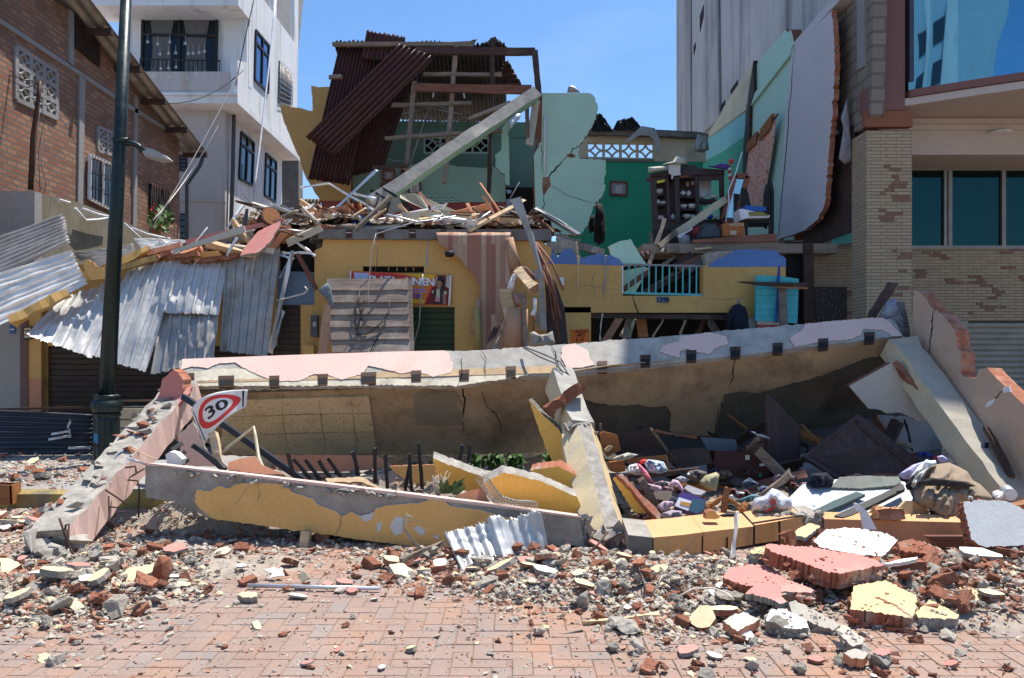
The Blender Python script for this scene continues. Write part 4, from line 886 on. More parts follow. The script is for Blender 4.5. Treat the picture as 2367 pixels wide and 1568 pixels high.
for x, y, rw, hh, kd in DS:
 u, v = q(27, x, y)[0]; p = P(u, v, CY + .22); s_ = .17686 / F * CY; r = rw * s_; h = hh * s_
 m = MB(); prof = [(r * .6, 0), (r, h * .5), (r * .95, h * .7), (r * .5, h * .85), (r * .55, h)] if kd == "jug" else [(r * .5, 0), (r * .9, h * .5), (r, h), (r * .92, h * .98), (r * .5, h * .3)]
 m.lathe(prof, p, 14); ma = {"jug": whitep, "bowl": plw, "pot": bluep}[kd]
 sh = {552: "upper", 570: "upper", 580: "upper", 605: "upper", 612: "upper"}.get(y, "middle" if y < 800 else "lower")
 side = "narrow glazed side" if x < 460 else ("centre bay" if x < 760 else "open right bay")
 mk(m, kd if kd != "pot" else "blue_pot", ma, "%s %s on the %s shelf in the %s of the china cabinet" % ("blue" if kd == "pot" else "white", kd, sh, side), kd, "dishes in the china cabinet")
m = MB(); m.wall(rag(q(27, 370, 175, 525, 160, 535, 300, 440, 310, 425, 360, 410, 350, 412, 300, 375, 280), 6, .8, 3), CY - .12, .02, 0); mk(m, "torn_paper", plg, "torn pale grey board stuck on the cabinet cornice", "board")
m = MB(); m.wall(q(27, 220, 380, 325, 362, 328, 390, 225, 412), CY - .01, .015, 0); m.wall(q(27, 525, 310, 660, 292, 660, 318, 530, 330), CY - .02, .015, 1); mk(m, "sticker", [plain("yellow_label", (.7, .6, .05), .6), woodo], par=cb)
m = MB()
for z in ((270, 165, 430, 125, 470, 60, 600, 80, 600, 120, 630, 150, 560, 165), (105, 200, 360, 180, 360, 235, 110, 270)):
 m.pillow(q(27, *z), CY - .1, .1, .03, 20, 0, 5, 2)
mk(m, "rubble_lump", board, "dusty plaster lumps lying on top of the china cabinet", "rubble")
m = MB(); m.pillow(q(27, 860, 190, 960, 180, 1060, 150, 1150, 160, 1190, 190, 1130, 240, 1000, 215), CY - .1, .1, .04, 18, 0, 6, 5); mk(m, "purple_bag", plain("purple_cloth", (.09, .05, .22), .9), "purple cloth bag lying on the cabinet by the green wall", "bag")
m = MB(); c0 = P(*q(27, 1195, 125)[0], CY - .15); m.hull([c0 + Vector((cos(a) * sin(b), sin(a) * sin(b), cos(b))) * .05 for a in [k * pi / 5 for k in range(10)] for b in (.3, .8, 1.3, 1.8, 2.4)], 0, True)
for k in range(5): m.tube([P(*q(27, 1165 + 3 * k, 170 + 40 * k)[0], CY - .12), P(*q(27, 1165 + 3 * k, 200 + 40 * k)[0], CY - .12)], .03, k % 2, 8)
mk(m, "red_white_ornament", [redp, whitep], "red and white striped ornament hanging beside the cabinet", "ornament")
def slab_beam(a, b, Ya, Yb, w_, dep, mats, lab, nm, cat, seg=8, jit=.006, faces=None, seed=1):
 m = MB(); m.pxbar(a, b, Ya, Yb, w_, dep, 0, seg, jit, seed, 1 if len(mats) > 1 else 0, faces); return mk(m, nm, mats, lab, cat)
slab_beam(*q(27, 480, 1070, 1110, 630), 13.7, 14.2, 17, .14, [creamw, brokenc, aqua], "broken cream beam with aqua edge leaning on the china cabinet", "leaning_beam", "beam", faces=(0, 0, 2, 0))
mf = T("leaning_mirror", P(*q(27, 1150, 900)[0], 14.2), "tall mirror in a dark red frame leaning by the orange curtains", "mirror"); m = MB(); c = [P(u, v, 14.2) for u, v in q(27, 1240, 310, 1410, 320, 1260, 900, 1080, 890)]
for a, b in ((0, 1), (1, 2), (2, 3), (3, 0)): m.bar(c[a], c[b], .05, .09, 0, (c[(a + 3) % 4] - c[a]))
mk(m, "frame", woodr, par=mf); m = MB(); m.prism([x + V(0, .02, 0) for x in c], (0, .01, 0), 0); mk(m, "glass", mirror_glass("mirror_glass", (.4, .5, .5), .05, .02, 1), par=mf)
m = MB(); m.tube([P(u, v, 13.9) for u, v in q(27, 1335, 0, 1250, 280, 1155, 510, 1165, 660, 1120, 905, 1140, 930)], .012, 0, 5); mk(m, "white_conduit", whitep, "thin white conduit hanging crooked before the mirror", "pipe")
ch = T("black_chair", P(*q(27, 1690, 1090)[0], 13.7), "black chair with arched back beside the hanging white slab", "chair")
m = MB(); m.wall(q(27, 1640, 1000, 1625, 560, 1650, 430, 1690, 375, 1730, 400, 1755, 520, 1750, 1080, 1715, 1080, 1720, 560, 1690, 440, 1665, 560, 1665, 1000), 13.75, .06, 0); m.wall(q(27, 1665, 520, 1718, 520, 1715, 900, 1668, 900), 13.78, .03, 0); mk(m, "backrest", black, par=ch)
m = MB(); m.wall(q(27, 1340, 870, 1740, 870, 1740, 930, 1345, 930), 13.5, .45, 0); mk(m, "seat", black, par=ch)
for z in ((1380, 930, 1410, 930, 1410, 1090, 1380, 1090), (1690, 930, 1720, 930, 1720, 1090, 1690, 1090)):
 m = MB(); m.wall(q(27, *z), 13.5, .05, 0); mk(m, "leg", woodd, par=ch)
m = MB(); m.wall(q(27, 1330, 470, 1400, 480, 1450, 700, 1440, 900, 1330, 880), 13.95, .06, 0); mk(m, "dark_chair", black, "dark rounded chair back in front of the mirror", "chair back")
m = MB(); S0 = q(27, 1290, 750, 1345, 745, 1700, 830, 1690, 860, 1400, 868, 1320, 890, 1300, 800); m.wall(S0, 13.35, .4, 0); mk(m, "plastic_tray", whitep, "white plastic tray resting on the black chair seat", "tray")
m = MB(); m.wall(q(27, 1380, 700, 1640, 720, 1655, 768, 1390, 775), 13.4, .3, 0); mk(m, "blue_book", bluep, "flat blue box lying on the white tray", "box")
m = MB(); m.wall(q(27, 1420, 785, 1600, 785, 1690, 835, 1440, 835), 13.33, .02, 0); mk(m, "olive_folder", plain("olive_card", (.28, .27, .08), .7), "olive folder in the white tray below the blue box", "folder")
bx = T("orange_box", P(*q(27, 1220, 1105)[0], 13.4), "orange cardboard carton with white lettering beside the black chair", "carton"); m = MB(); m.wall(q(27, 1085, 935, 1360, 920, 1360, 1100, 1085, 1105), 13.3, .3, 0); mk(m, "carton", plain("orange_carton", (.42, .13, .035), .7), par=bx)
m = MB(); cA = P(*q(27, 1262, 955)[0], 13.29); text_mb(m, "AVISDA", lambda x, y, z: cA + V(x, -z, y), .075, 0, .002); m.wall(q(27, 1180, 1030, 1260, 1030, 1260, 1085, 1180, 1085), 13.295, .004, 0); mk(m, "print", creamw, par=bx)
m = MB(); a = q(27, 840, 935, 990, 935, 1070, 1040, 1080, 1115, 730, 1130, 760, 1060); m.wall(a, 13.4, .4, 0); m.wall(q(27, 855, 950, 980, 950, 1040, 1040, 1045, 1100, 790, 1110, 800, 1055), 13.38, .02, 1); mk(m, "television", [plain("tv_case", (.022, .026, .034), .5), plain("tv_tube", (.03, .035, .05), .25)], "old dark television set lying beside the orange carton", "television")
m = MB(); m.pillow(q(27, 680, 1010, 780, 960, 800, 1050, 720, 1110, 680, 1080), 13.5, .08, .05, 14, 0, 6, 5); mk(m, "red_cloth", mt("dark_red_cloth", (.25, .03, .03), .9), "crumpled red cloth next to the television", "cloth")
m = MB(); m.pillow(q(27, 500, 1140, 560, 1080, 640, 1090, 660, 1180, 600, 1220, 520, 1210), 13.3, .1, .06, 9, 0, 6, 8); mk(m, "plastic_bag", mt("grey_plastic", (.30, .31, .34), .35), "shiny grey plastic bag below the leaning beam", "bag")
for i, (a, b, c_, d, w_, ma) in enumerate(((110, 1480, 330, 880, 9, wood), (250, 1240, 460, 1050, 12, wood), (280, 1300, 400, 1110, 5, steel), (370, 1280, 660, 1220, 13, wood), (440, 1500, 900, 1180, 14, woodd), (300, 1480, 520, 1330, 8, wood), (640, 1560, 1000, 1230, 12, wood), (520, 1520, 960, 1290, 15, woodr), (760, 1235, 1060, 1215, 5, wood), (740, 1265, 1060, 1245, 6, woodp), (520, 1100, 670, 1010, 4, whitep), (80, 1330, 200, 1270, 10, woodd), (20, 1350, 130, 1260, 14, woodd))):
 m = MB(); u1, u2 = q(27, a, b, c_, d); m.pxbar(u1, u2, 13.0 - .03 * i % .3, 13.3, w_, .05, 0, 4, .004, i); mk(m, "fallen_plank", ma, "fallen floorboard in the slide of timber behind the turquoise railing", "plank", "floorboards sliding down behind the turquoise railing")
# ---------------------------------------------------------------- street lamp
lp = T("street_lamp", (P(247, 0, 10.4).x, 10.4, 0), "dark green fluted street lamp pole leaning slightly over the rubble", "street lamp")
b0 = Vector((P(247, 0, 10.4).x, 10.4, .1)); t0 = P(294, -60, 10.4)
m = MB(); m.lathe([(.19, 0), (.185, .06), (.165, .10), (.16, .62), (.15, .66), (.175, .69), (.175, .72)], b0, 28, 0, False, .07); mk(m, "fluted_base", polem, par=lp)
m = MB(); m.lathe([(.15, .72), (.19, .76), (.205, .82), (.19, .88), (.15, .91), (.165, .93), (.17, .955), (.13, .97)], b0, 28, 0); mk(m, "collar", polem, par=lp)
m = MB(); m.tube([b0 + V(0, 0, .96), b0.lerp(t0, .5) + V(0, 0, .25), t0], .108, 0, 20, .066); mk(m, "pole", polem, par=lp)
m = MB(); ay = 10.35; m.tube([P(u, v, ay) for u, v in q(1, 825, 935, 870, 938, 905, 955, 935, 990)], .038, 0, 8); m.tube([P(u, v, ay - .02) for u, v in q(1, 740, 915, 840, 915)], .03, 0, 8); arm = mk(m, "arm", polem, par=lp)
m = MB(); hd = [P(u, v, ay) for u, v in q(1, 915, 975, 940, 962, 1000, 975, 1070, 1010, 1102, 1040, 1040, 1046, 950, 1025)]; m.prism(hd, (0, .16, 0), 0); m.prism([P(u, v, ay - .03) for u, v in q(1, 925, 985, 980, 980, 1060, 1015, 1090, 1040, 1030, 1036, 950, 1015)], (0, .03, 0), 0)
mk(m, "lamp_head", galvd, par=lp)
m = MB(); m.wall(q(11, 612, 478, 640, 482, 640, 545, 612, 540), 10.4 - .172, .004, 0); m.wall(q(11, 606, 553, 640, 556, 640, 572, 606, 568), 10.4 - .172, .004, 1); mk(m, "sticker", [plain("blue_sticker", (.03, .18, .32), .5), black], par=lp)
# ---------------------------------------------------------------- shop fronts on the left
FY = 12.5
m = MB(); m.wall([(-80, 680), (48, 680), (48, 1062), (-80, 1062)], FY, .2, 0); m.wall([(44, 690), (47, 690), (47, 1060), (44, 1060)], FY - .01, .02, 1)
mk(m, "house_entrance", [mt("pale_embossed_door", (.33, .30, .26), .6, .06, 60, .5, 20), greyc], "pale embossed metal door at the edge of the shop fronts", "door")
sg = T("number_plate", P(62, 760, FY - .03), "black framed house number plate between the pale door and the yellow pilaster", "number plate")
m = MB(); m.wall([(53, 757), (73, 755), (73, 784), (54, 786)], FY - .08, .03, 0)
mk(m, "frame", black, par=sg); m = MB(); m.wall([(55.5, 759), (71, 757.5), (71, 763), (55.5, 764)], FY - .085, .004, 0); m.wall([(55.5, 766), (71, 765), (71, 773), (55.5, 774)], FY - .085, .004, 0); m.wall([(55.5, 776), (71, 775), (71, 781), (55.5, 782)], FY - .085, .004, 0); mk(m, "tile", creamw, par=sg)
m = MB(); cA = P(63.5, 769.8, FY - .09); text_mb(m, "2", lambda x, y, z: cA + V(x, -z, y), .06, 0, .001); mk(m, "number", black, par=sg)
m = MB(); m.wall(q(5, 62, 868, 95, 872, 95, 925, 62, 925), FY - .03, .01, 0); m.wall(q(5, 64, 895, 94, 897, 94, 903, 64, 901), FY - .034, .003, 1); mk(m, "blue_plate", [plain("blue_enamel", (.04, .10, .28), .4), whitep], "small blue enamel plate on the pale door", "plate")
m = MB(); m.wall([(48, 690), (64, 690), (64, 1062), (48, 1062)], FY - .02, .3, 1); m.wall([(64, 690), (95, 690), (95, 876), (64, 876)], FY, .3, 0); m.wall([(64, 876), (95, 876), (95, 1062), (64, 1062)], FY, .3, 2); m.wall([(95, 690), (111, 690), (111, 1062), (95, 1062)], FY + .06, .24, 3)
m.wall([(111, 620), (640, 560), (640, 800), (111, 800)], FY + .02, .2, 0); mk(m, "yellow_pilaster", [yellow, brownp, salmon, mt("dirty_yellow", (.30, .18, .05), .8, .3, 4, .3, 30, (.06, .04, .02), 2, .8, .48)], "yellow pilaster with brown strip beside the dark roller shutter", "pilaster")
def shutter(name, quad, Y, n, mat, lab):
 m = MB(); S = lerpq([P(u, v, Y) for u, v in quad])
 m.grid(lambda a, b: S(a, b) + V(0, -.022 * (1 - ((b * n) % 1.0)) if True else 0, 0), 1, n * 6, 0, .004, False); return mk(m, name, mat, lab, "roller shutter")
shutter("roller_shutter", ((111, 780), (610, 780), (610, 1060), (111, 1060)), FY + .12, 22, shutb, "wide dark brown roller shutter below the hanging tin sheets")
shutter("roller_shutter", ((628, 700), (697, 700), (697, 1060), (628, 1060)), FY + .08, 26, shutb, "narrow dark roller shutter beside the yellow shop wall")
m = MB(); m.wall([(606, 625), (730, 630), (730, 705), (606, 705)], FY + .05, .2, 0); mk(m, "blue_grey_wall", mt("blue_grey_paint", (.16, .22, .30), .8), "small blue grey wall above the narrow dark shutter", "wall")
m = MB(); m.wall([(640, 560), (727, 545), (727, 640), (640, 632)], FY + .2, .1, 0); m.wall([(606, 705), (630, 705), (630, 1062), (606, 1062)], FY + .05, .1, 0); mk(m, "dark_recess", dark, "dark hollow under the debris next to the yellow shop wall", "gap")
# navy sheet fence and vendor cart
m = MB(); corr(m, [P(215, 958, 11.6), P(213, 1052, 11.5), P(-60, 1058, 11.5), P(-60, 944, 11.6)], 9, .03, 0, 10, .03, 1, 3); mk(m, "navy_sheet", navys, "dark navy corrugated sheet standing across the shop front", "sheet")
m = MB(); m.pxbar((0, 946), (215, 942), 11.62, 11.7, 5, .05, 0); mk(m, "fence_rail", rust, "rusty rail along the top of the navy sheet", "rail")
m = MB(); R = random.Random(3)
for a in ((310, 520, 470, 495), (330, 485, 465, 465), (440, 450, 465, 390), (440, 575, 600, 572)):
 u1, u2 = q(11, *a); m.pxbar(u1, u2, 11.43, 11.43, 4.5, .01, 0, 4, .004, 3)
mk(m, "silver_strip", galv, "silver torn strips of tin caught on the navy sheet", "strip")
ct = T("vendor_cart", (P(290, 0, 11).x, 11.0, .13), "cream wooden cart with dark top standing behind the lamp pole", "cart")
x0, x1 = P(226, 0, 10.95).x, P(385, 0, 10.95).x
m = MB(); m.bb((x0, 10.95, .42), (x1, 11.5, .84), 0); mk(m, "body", mt("cream_boards", (.62, .50, .33), .7, .1, 3, .2, 40), par=ct)
m = MB(); m.bb((x0 - .02, 10.93, .30), (x1, 11.5, .42), 0); mk(m, "skirt", salmon, par=ct)
m = MB()
for z in (.56, .68): m.bb((x0 - .005, 10.94, z), (x1, 10.955, z + .012), 0)
mk(m, "board_gap", woodd, par=ct)
m = MB(); m.bb((x0 + .03, 10.99, .845), (x1, 11.48, .86), 0); mk(m, "top", plain("dark_rubber_top", (.03, .032, .036), .6), par=ct)
m = MB(); m.bar((x0, 10.96, .86), (x0, 11.5, .93), .05, .10, 0); m.bar((x0, 11.5, .92), (x1, 11.5, .93), .03, .03, 1); mk(m, "rim", [creamw, salmon], par=ct)
for k in (0, 1):
 m = MB(); xx = x0 + .2 + k * .75; m.tube([V(xx, 10.97, .30), V(xx, 11.03, .30)], .17, 0, 18); mk(m, "wheel", black, par=ct)
# ---------------------------------------------------------------- hanging galvanised sheets over the shop front
SHT = [("galvanised_sheet", (412, 148, 455, 330, -150, 600, -150, 345), (12.0, 11.8, 11.6, 11.9), 9, .03, 'sin', galv, "bright wavy tin sheet on top of the pile against the mossy wall", .02),
       ("coated_sheet", (468, 388, 572, 605, -60, 905, -120, 575), (11.85, 11.6, 11.1, 11.55), 7, .028, 'trap', galvw, "whitish ribbed sheet lying below the bright wavy one", .03),
       ("galvanised_sheet", (865, 338, 905, 440, 640, 520, 590, 430), (12.1, 11.95, 11.85, 12.0), 8, .02, 'sin', galv, "small wavy tin sheet wedged above the yellow concrete strips", .02),
       ("coated_sheet", (1240, 322, 1150, 410, 940, 390, 875, 308), (12.5, 12.2, 12.2, 12.4), 6, .02, 'trap', galvw, "pale ribbed sheet end below the beige board", .03),
       ("coated_sheet", (700, 370, 720, 410, 510, 440, 490, 405), (12.2, 12.1, 12.0, 12.1), 4, .02, 'sin', galvd, "dull bent sheet edge tucked behind the lamp pole", .03),
       ("galvanised_sheet", (400, 705, 800, 565, 605, 1088, 180, 938), (11.85, 11.95, 11.2, 11.1), 6, .032, 'trap', galv, "bright ribbed tin sheet hanging lowest before the dark shutter", .03),
       ("galvanised_sheet", (845, 495, 1180, 438, 955, 1178, 612, 1072), (12.0, 12.05, 11.3, 11.2), 6, .032, 'trap', galv, "bright ribbed tin sheet with a slanting lower edge hanging over the shutter", .03),
       ("galvanised_sheet", (1172, 475, 1487, 462, 1432, 806, 1070, 790), (12.05, 12.1, 11.75, 11.65), 6, .03, 'trap', galv, "torn upper piece of dented tin sheet hanging above its folded lower half", .03),
       ("galvanised_sheet", (1060, 795, 1428, 800, 1400, 1085, 990, 1198), (11.75, 11.78, 11.45, 11.35), 6, .03, 'trap', galvd, "dull folded lower half of the torn tin sheet", .03),
       ("galvanised_sheet", (1475, 462, 1832, 370, 1748, 1078, 1438, 1042), (12.1, 12.15, 11.85, 11.8), 6, .03, 'trap', galvd, "dull ribbed tin sheet hanging nearest the yellow shop wall", .03)]
for i, (nm, z, Ys, n_, amp, pr_, ma, lab, wp) in enumerate(SHT):
 m = MB(); pts = q(5, *z); corr(m, [P(u, v, Y) for (u, v), Y in zip(pts, Ys)], n_, amp, 0, 18, wp, 1.6, i * 3 + 1, 12, pr_, .003, .008); mk(m, nm, ma, lab, "tin sheet", "tin sheets hanging over the shop front")
def stick(z, Ya, Yb, w_, dep, ma, nm, lab, cat="plank", grp=None, k=5, seg=4, jit=.004, end=None):
 m = MB(); u1, u2 = q(k, *z); m.pxbar(u1, u2, Ya, Yb, w_, dep, 0, seg, jit, int(z[0]) % 97, 1 if end else 0); return mk(m, nm, [ma, end] if end else ma, lab, cat, grp)
stick((80, 850, 445, 655), 11.1, 11.45, 20, .14, yellow, "yellow_concrete_strip", "yellow painted concrete strip poking out below the whitish sheet", "concrete strip", seg=8, jit=.008, end=brick)
stick((560, 560, 980, 375), 11.7, 12.0, 15, .12, yellow, "yellow_concrete_strip", "yellow painted concrete strip rising behind the lamp pole to the beige board", "concrete strip", seg=8, jit=.008, end=brick)
stick((720, 520, 1030, 430), 11.75, 12.0, 13, .12, mt("ochre_strip", (.40, .25, .09), .8), "ochre_strip", "ochre concrete strip lying along the top of the hanging tin sheets", "concrete strip", seg=6, end=brick)
m = MB(); m.wall(rag(q(5, 545, 460, 580, 445, 640, 490, 720, 510, 700, 560, 600, 580, 560, 530), 6, 1.5, 4), 11.6, .05, 0, 1); mk(m, "yellow_plaster_slab", [yellow, brick], "broken yellow plaster slab left of the lamp pole on the tin sheets", "plaster slab")
stick((950, 408, 1190, 345), 12.0, 12.2, 11, .1, salmon, "pale_red_plank", "pale red plank under the beige board", seg=4)
m = MB(); m.wall(rag(q(5, 1122, 378, 1130, 400, 1605, 262, 1590, 220), 14, .6, 3), 11.9, .03, 0); mk(m, "beige_board", board, "long beige board lying on the bricks above the tin sheets", "board")
stick((1220, 330, 1860, 182), 12.3, 12.4, 11, .06, pink, "pink_plank", "long pink plank running up behind the pink slab", seg=4)
m = MB(); p0 = P(*q(5, 1690, 310)[0], 12.0); m.onp(rag(q(5, 1568, 418, 1592, 370, 1690, 255, 1830, 190, 1818, 240, 1762, 330, 1690, 392), 7, 1.2, 6), p0, (0, -.8, .6), .05, 0, 1); mk(m, "pink_slab", [pink, brokenc], "sunlit pink slab sloping down onto the tin sheets", "slab")
for i, z in enumerate(((1105, 430, 1300, 405), (1195, 450, 1255, 445), (1290, 455, 1450, 435), (1445, 440, 1560, 415), (1030, 430, 1120, 395))):
 stick(z, 12.0, 12.05, 9.5, .12, brick, "brick_course", "strip of red brickwork lying under the beige board", "brickwork", "brickwork strips under the beige board", seg=5, jit=.006, end=brickdark)
stick((1480, 415, 1550, 295), 11.85, 11.9, 5, .03, whitep, "white_strip", "white strip standing in the bricks beside the pink slab")
stick((1480, 240, 1600, 70), 12.6, 12.9, 5.5, .03, whitep, "white_strip", "white strip leaning above the beige board against the white block")
m = MB(); m.wall(q(5, 1310, 390, 1420, 385, 1450, 415, 1310, 430), 12.1, .05, 0); mk(m, "ochre_board", yellow, "small ochre board between the bricks and the beige board", "board")
for i, z in enumerate(((1765, 165), (1850, 275))):
 u, v = q(5, *z)[0]; c = P(u, v, 12.4); d = V(.55, -.75, .25).normalized() if i == 0 else V(.2, -.6, -.5).normalized()
 t_ = T("wooden_drum", c, ("red rimmed wooden drum lying on its side above the pink slab", "orange wooden drum shell broken open below the other drum")[i], "drum")
 m = MB(); m.tube([c - d * .22, c - d * .08, c + d * .02], .145, 0, 18); m.tube([c + d * .02, c + d * .045], .16, 1, 18); mk(m, "shell", [woodd, woodr], par=t_)
 m = MB(); m.tube([c + d * .045, c + d * .05], .14, 0, 18); mk(m, "inside", woodo, par=t_)
m = MB(); m.wall(q(5, 1580, 220, 1605, 110, 1620, 110, 1610, 225), 12.5, .03, 0); mk(m, "dark_post_end", navys, "dark blue post end standing behind the beige board", "post")
# bits in the dark gap by the yellow wall
for i, (z, w_, ma, lab) in enumerate((((1910, 390, 1760, 1050), 9, steel, "grey truss bar slanting before the narrow dark shutter"), ((1940, 400, 2070, 640), 9, woodr, "red brown bar hanging before the yellow shop wall"), ((1840, 400, 2040, 400), 4, steel, "bent bright bar at the top of the dark gap"),
  ((1830, 560, 1900, 420), 4, steel, "thin truss brace in the dark gap beside the tin sheets"), ((1830, 410, 1920, 440), 4, steel, "short bright brace near the hanging tin sheet edge"), ((1785, 1020, 1850, 780), 5, steel, "lower truss brace before the narrow dark shutter"), ((1940, 330, 2060, 420), 5, steel, "twisted bright strip above the red brown bar"))):
 stick(z, 12.2, 12.25, w_, .03, ma, "truss_bar", lab, "metal bar", "bent bars in the dark gap by the yellow wall", seg=5, jit=.006)
wire([P(u, v, 12.1) for u, v in q(5, 1785, 718, 1850, 700, 1985, 665, 2010, 640, 1990, 620)], .014, cordw, "pale cable looping across the narrow dark shutter", "cable", "cable")
# ---------------------------------------------------------------- yellow shop
ys = T("yellow_shop", (P(1270, 0, FY).x, FY, 0), "yellow ground floor shop front left standing under the debris", "shop")
m = MB(); W = m.wall
W(rag([(727, 580), (744, 572), (748, 552), (760, 547), (1250, 556), (1275, 575), (1275, 616), (727, 616)], 9, 1.2, 3, keep=(3, 5, 6, 7)), FY, .25, 0, 1)
W([(727, 616), (838, 616), (838, 631), (727, 631)], FY, .25, 0); W([(980, 616), (1275, 616), (1275, 631), (980, 631)], FY, .25, 0); W([(727, 631), (1275, 631), (1275, 710), (727, 710)], FY, .25, 0)
W([(695, 705), (870, 705), (870, 1062), (695, 1062)], FY + .003, .25, 0); W([(1051, 710), (1366, 710), (1366, 1062), (1051, 1062)], FY, .25, 0)
W([(1275, 609), (1440, 612), (1440, 684), (1275, 684)], FY, .25, 0); W([(1626, 614), (1816, 614), (1816, 684), (1626, 684)], FY, .25, 0); W([(1275, 684), (1816, 684), (1816, 723), (1275, 723)], FY, .25, 0); W([(1275, 723), (1366, 723), (1366, 1062), (1275, 1062)], FY - .002, .2, 0); W([(1690, 723), (1750, 723), (1750, 1062), (1690, 1062)], FY, .25, 0)
wl = mk(m, "wall", [yellow, brokenc], par=ys)
m = MB(); W = m.wall
W(rag(q(3, 320, 1212, 335, 1250, 352, 1262, 395, 1210, 440, 1200, 465, 1245, 490, 1270, 560, 1250, 620, 1240, 660, 1250, 700, 1252, 750, 1272, 785, 1318, 285, 1305, 300, 1270), 5, 1.2, 3, keep=(12,)), FY - .004, .25, 0, 1)
mk(m, "blue_band", [blue, brokenc], par=ys); m = MB(); W = m.wall
W(rag(q(3, 1325, 1328, 1370, 1290, 1400, 1272, 1470, 1242, 1500, 1225, 1520, 1215, 1650, 1212, 1780, 1222, 1800, 1245, 1842, 1272, 1842, 1325), 6, 1., 4, keep=(9, 10)), FY - .004, .25, 0, 1)
mk(m, "blue_band", [blue, brokenc], par=ys)
m = MB(); m.wall(rag(q(3, 280, 1160, 345, 1160, 350, 1280, 290, 1270), 5, 1, 2), FY + .05, .2, 0); mk(m, "bare_block", brokenc, par=ys); m = MB(); m.wall(rag(q(3, 1310, 1240, 1500, 1215, 1510, 1270, 1380, 1320, 1320, 1325), 6, 1.5, 5), FY + .02, .2, 0); mk(m, "bare_block", brokenc, par=ys); m = MB(); m.wall(rag(q(3, 345, 1120, 480, 1170, 480, 1260, 350, 1240), 6, 1.5, 7), FY + .08, .2, 0); mk(m, "bare_block", brokenc, par=ys)
m = MB(); m.wall(rag([(722, 534), (760, 530), (1275, 530), (1275, 556), (722, 552), (715, 560)], 8, .8, 6), FY - .08, .33, 0); fb = mk(m, "ring_beam", darkconc, par=ys)
for u in (728, 806, 880, 953, 1025, 1090):
 m = MB(); m.wall([(u - 7, 531), (u + 8, 531), (u + 8, 551), (u - 7, 551)], FY - .085, .02, 0); m.wall([(u - 6, 537), (u + 6, 537), (u + 6, 539), (u - 6, 539)], FY - .088, .01, 1); mk(m, "joist_end", [rust, palepink], par=ys)
m = MB(); m.wall([(838, 616), (980, 616), (980, 631), (838, 631)], FY + .12, .02, 0)
for u in (858, 898, 918, 938, 956): m.wall([(u - 1.5, 617), (u + 1.5, 617), (u + 1, 627), (u - 1, 627)], FY + .1, .01, 1)
mk(m, "slot_window", [dark, yellow], par=ys)
shutter("x", ((868, 712), (1052, 710), (1052, 1062), (868, 1062)), FY + .1, 24, shutg, None); sh = bpy.data.objects["x"]; sh.name = "shutter"; del sh["category"]; sh.parent = ys; sh.location = Vector(sh["org"]) - Vector(ys["org"])
m = MB(); m.wall([(1362, 723), (1692, 723), (1692, 1062), (1362, 1062)], FY + 1.6, .05, 0); mk(m, "dark_interior", dark, par=ys); m = MB(); m.wall([(1362, 726), (1692, 728), (1692, 740), (1362, 734)], FY + .02, .2, 0); mk(m, "lintel_shadow_gap", woodd, par=ys)  # dark strip at the opening's top paints the lintel's shadow
m = MB(); m.onp(q(6, 965, 312, 973, 312, 962, 485, 950, 488), (0, FY - .004, 0), (0, -1, 0), .006, 0); mk(m, "blue_streak", plain("faded_blue", (.30, .36, .42), .8), par=ys)
m = MB()
for l in (q(28, 35, 250, 100, 300, 200, 320, 470, 355), q(28, 1270, 430, 1500, 445, 1650, 440, 1820, 390), q(28, 215, 100, 165, 230, 195, 465)): m.crack(l, (0, FY, 0), (0, -1, 0), .9, 0, 3)
mk(m, "plaster_crack", darkconc, par=ys)
m = MB(); m.wall([(1126, 683), (1250, 686), (1250, 688), (1126, 685)], FY - .005, .008, 0); mk(m, "moulding", yellow, par=ys)
rl = T("railing", P(1530, 683, FY + .02), "turquoise metal railing set in the gap of the yellow wall", "railing"); ry = FY + .05
for i, x in enumerate((540, 607, 677, 746, 816, 884, 953, 1022, 1091, 1160, 1230)):
 m = MB(); m.pxbar(*q(28, x, 96, x - 2, 385 + i), ry, ry, 3, .022, 0); mk(m, "bar", turq, par=rl)
m = MB(); m.pxbar(*q(28, 475, 90, 1310, 105), ry, ry, 4, .04, 0, 5, .003, 1); m.pxbar(*q(28, 480, 378, 1300, 400), ry, ry, 5, .04, 1); mk(m, "rail", [greyc, turq], par=rl)
m = MB(); m.wall(q(28, 470, 95, 483, 95, 483, 375, 470, 375), FY - .004, .1, 0); mk(m, "white_reveal", whitep, "white chipped plaster edge left of the turquoise railing", "plaster edge")
m = MB(); m.wall(rag(q(3, 680, 1195, 750, 1160, 825, 1142, 930, 1310, 780, 1320, 760, 1290, 700, 1250), 6, 1, 3), FY + .25, .08, 0, 1); mk(m, "mint_fragment", [mintl, creamw], "pale mint wall fragment standing behind the turquoise railing", "wall fragment")
m = MB(); m.wall(q(28, 484, 150, 700, 110, 745, 130, 600, 380, 484, 375), FY + .35, .05, 0); mk(m, "mint_board", mintl, "mint board behind the left bars of the turquoise railing", "board")
stick((480, 340, 745, 160), FY + .25, FY + .3, 11, .03, woodr, "brown_batten", "brown batten slanting behind the turquoise railing", k=28)
for i, z in enumerate(((720, 370, 1240, 110), (740, 360, 1000, 190), (700, 380, 900, 250), (860, 300, 1290, 60), (1100, 330, 1290, 130))):
 stick(z, FY + .45 + .05 * i, FY + .7, 12, .05, wood if i % 2 else woodd, "fallen_plank", "fallen floorboard in the slide of timber behind the turquoise railing", "plank", "floorboards sliding down behind the turquoise railing", 28)
m = MB(); m.wall([(1440, 600), (1626, 600), (1626, 684), (1440, 684)], FY + 1.3, .05, 0); mk(m, "dark_hollow", dark, "dark hollow behind the turquoise railing", "gap")
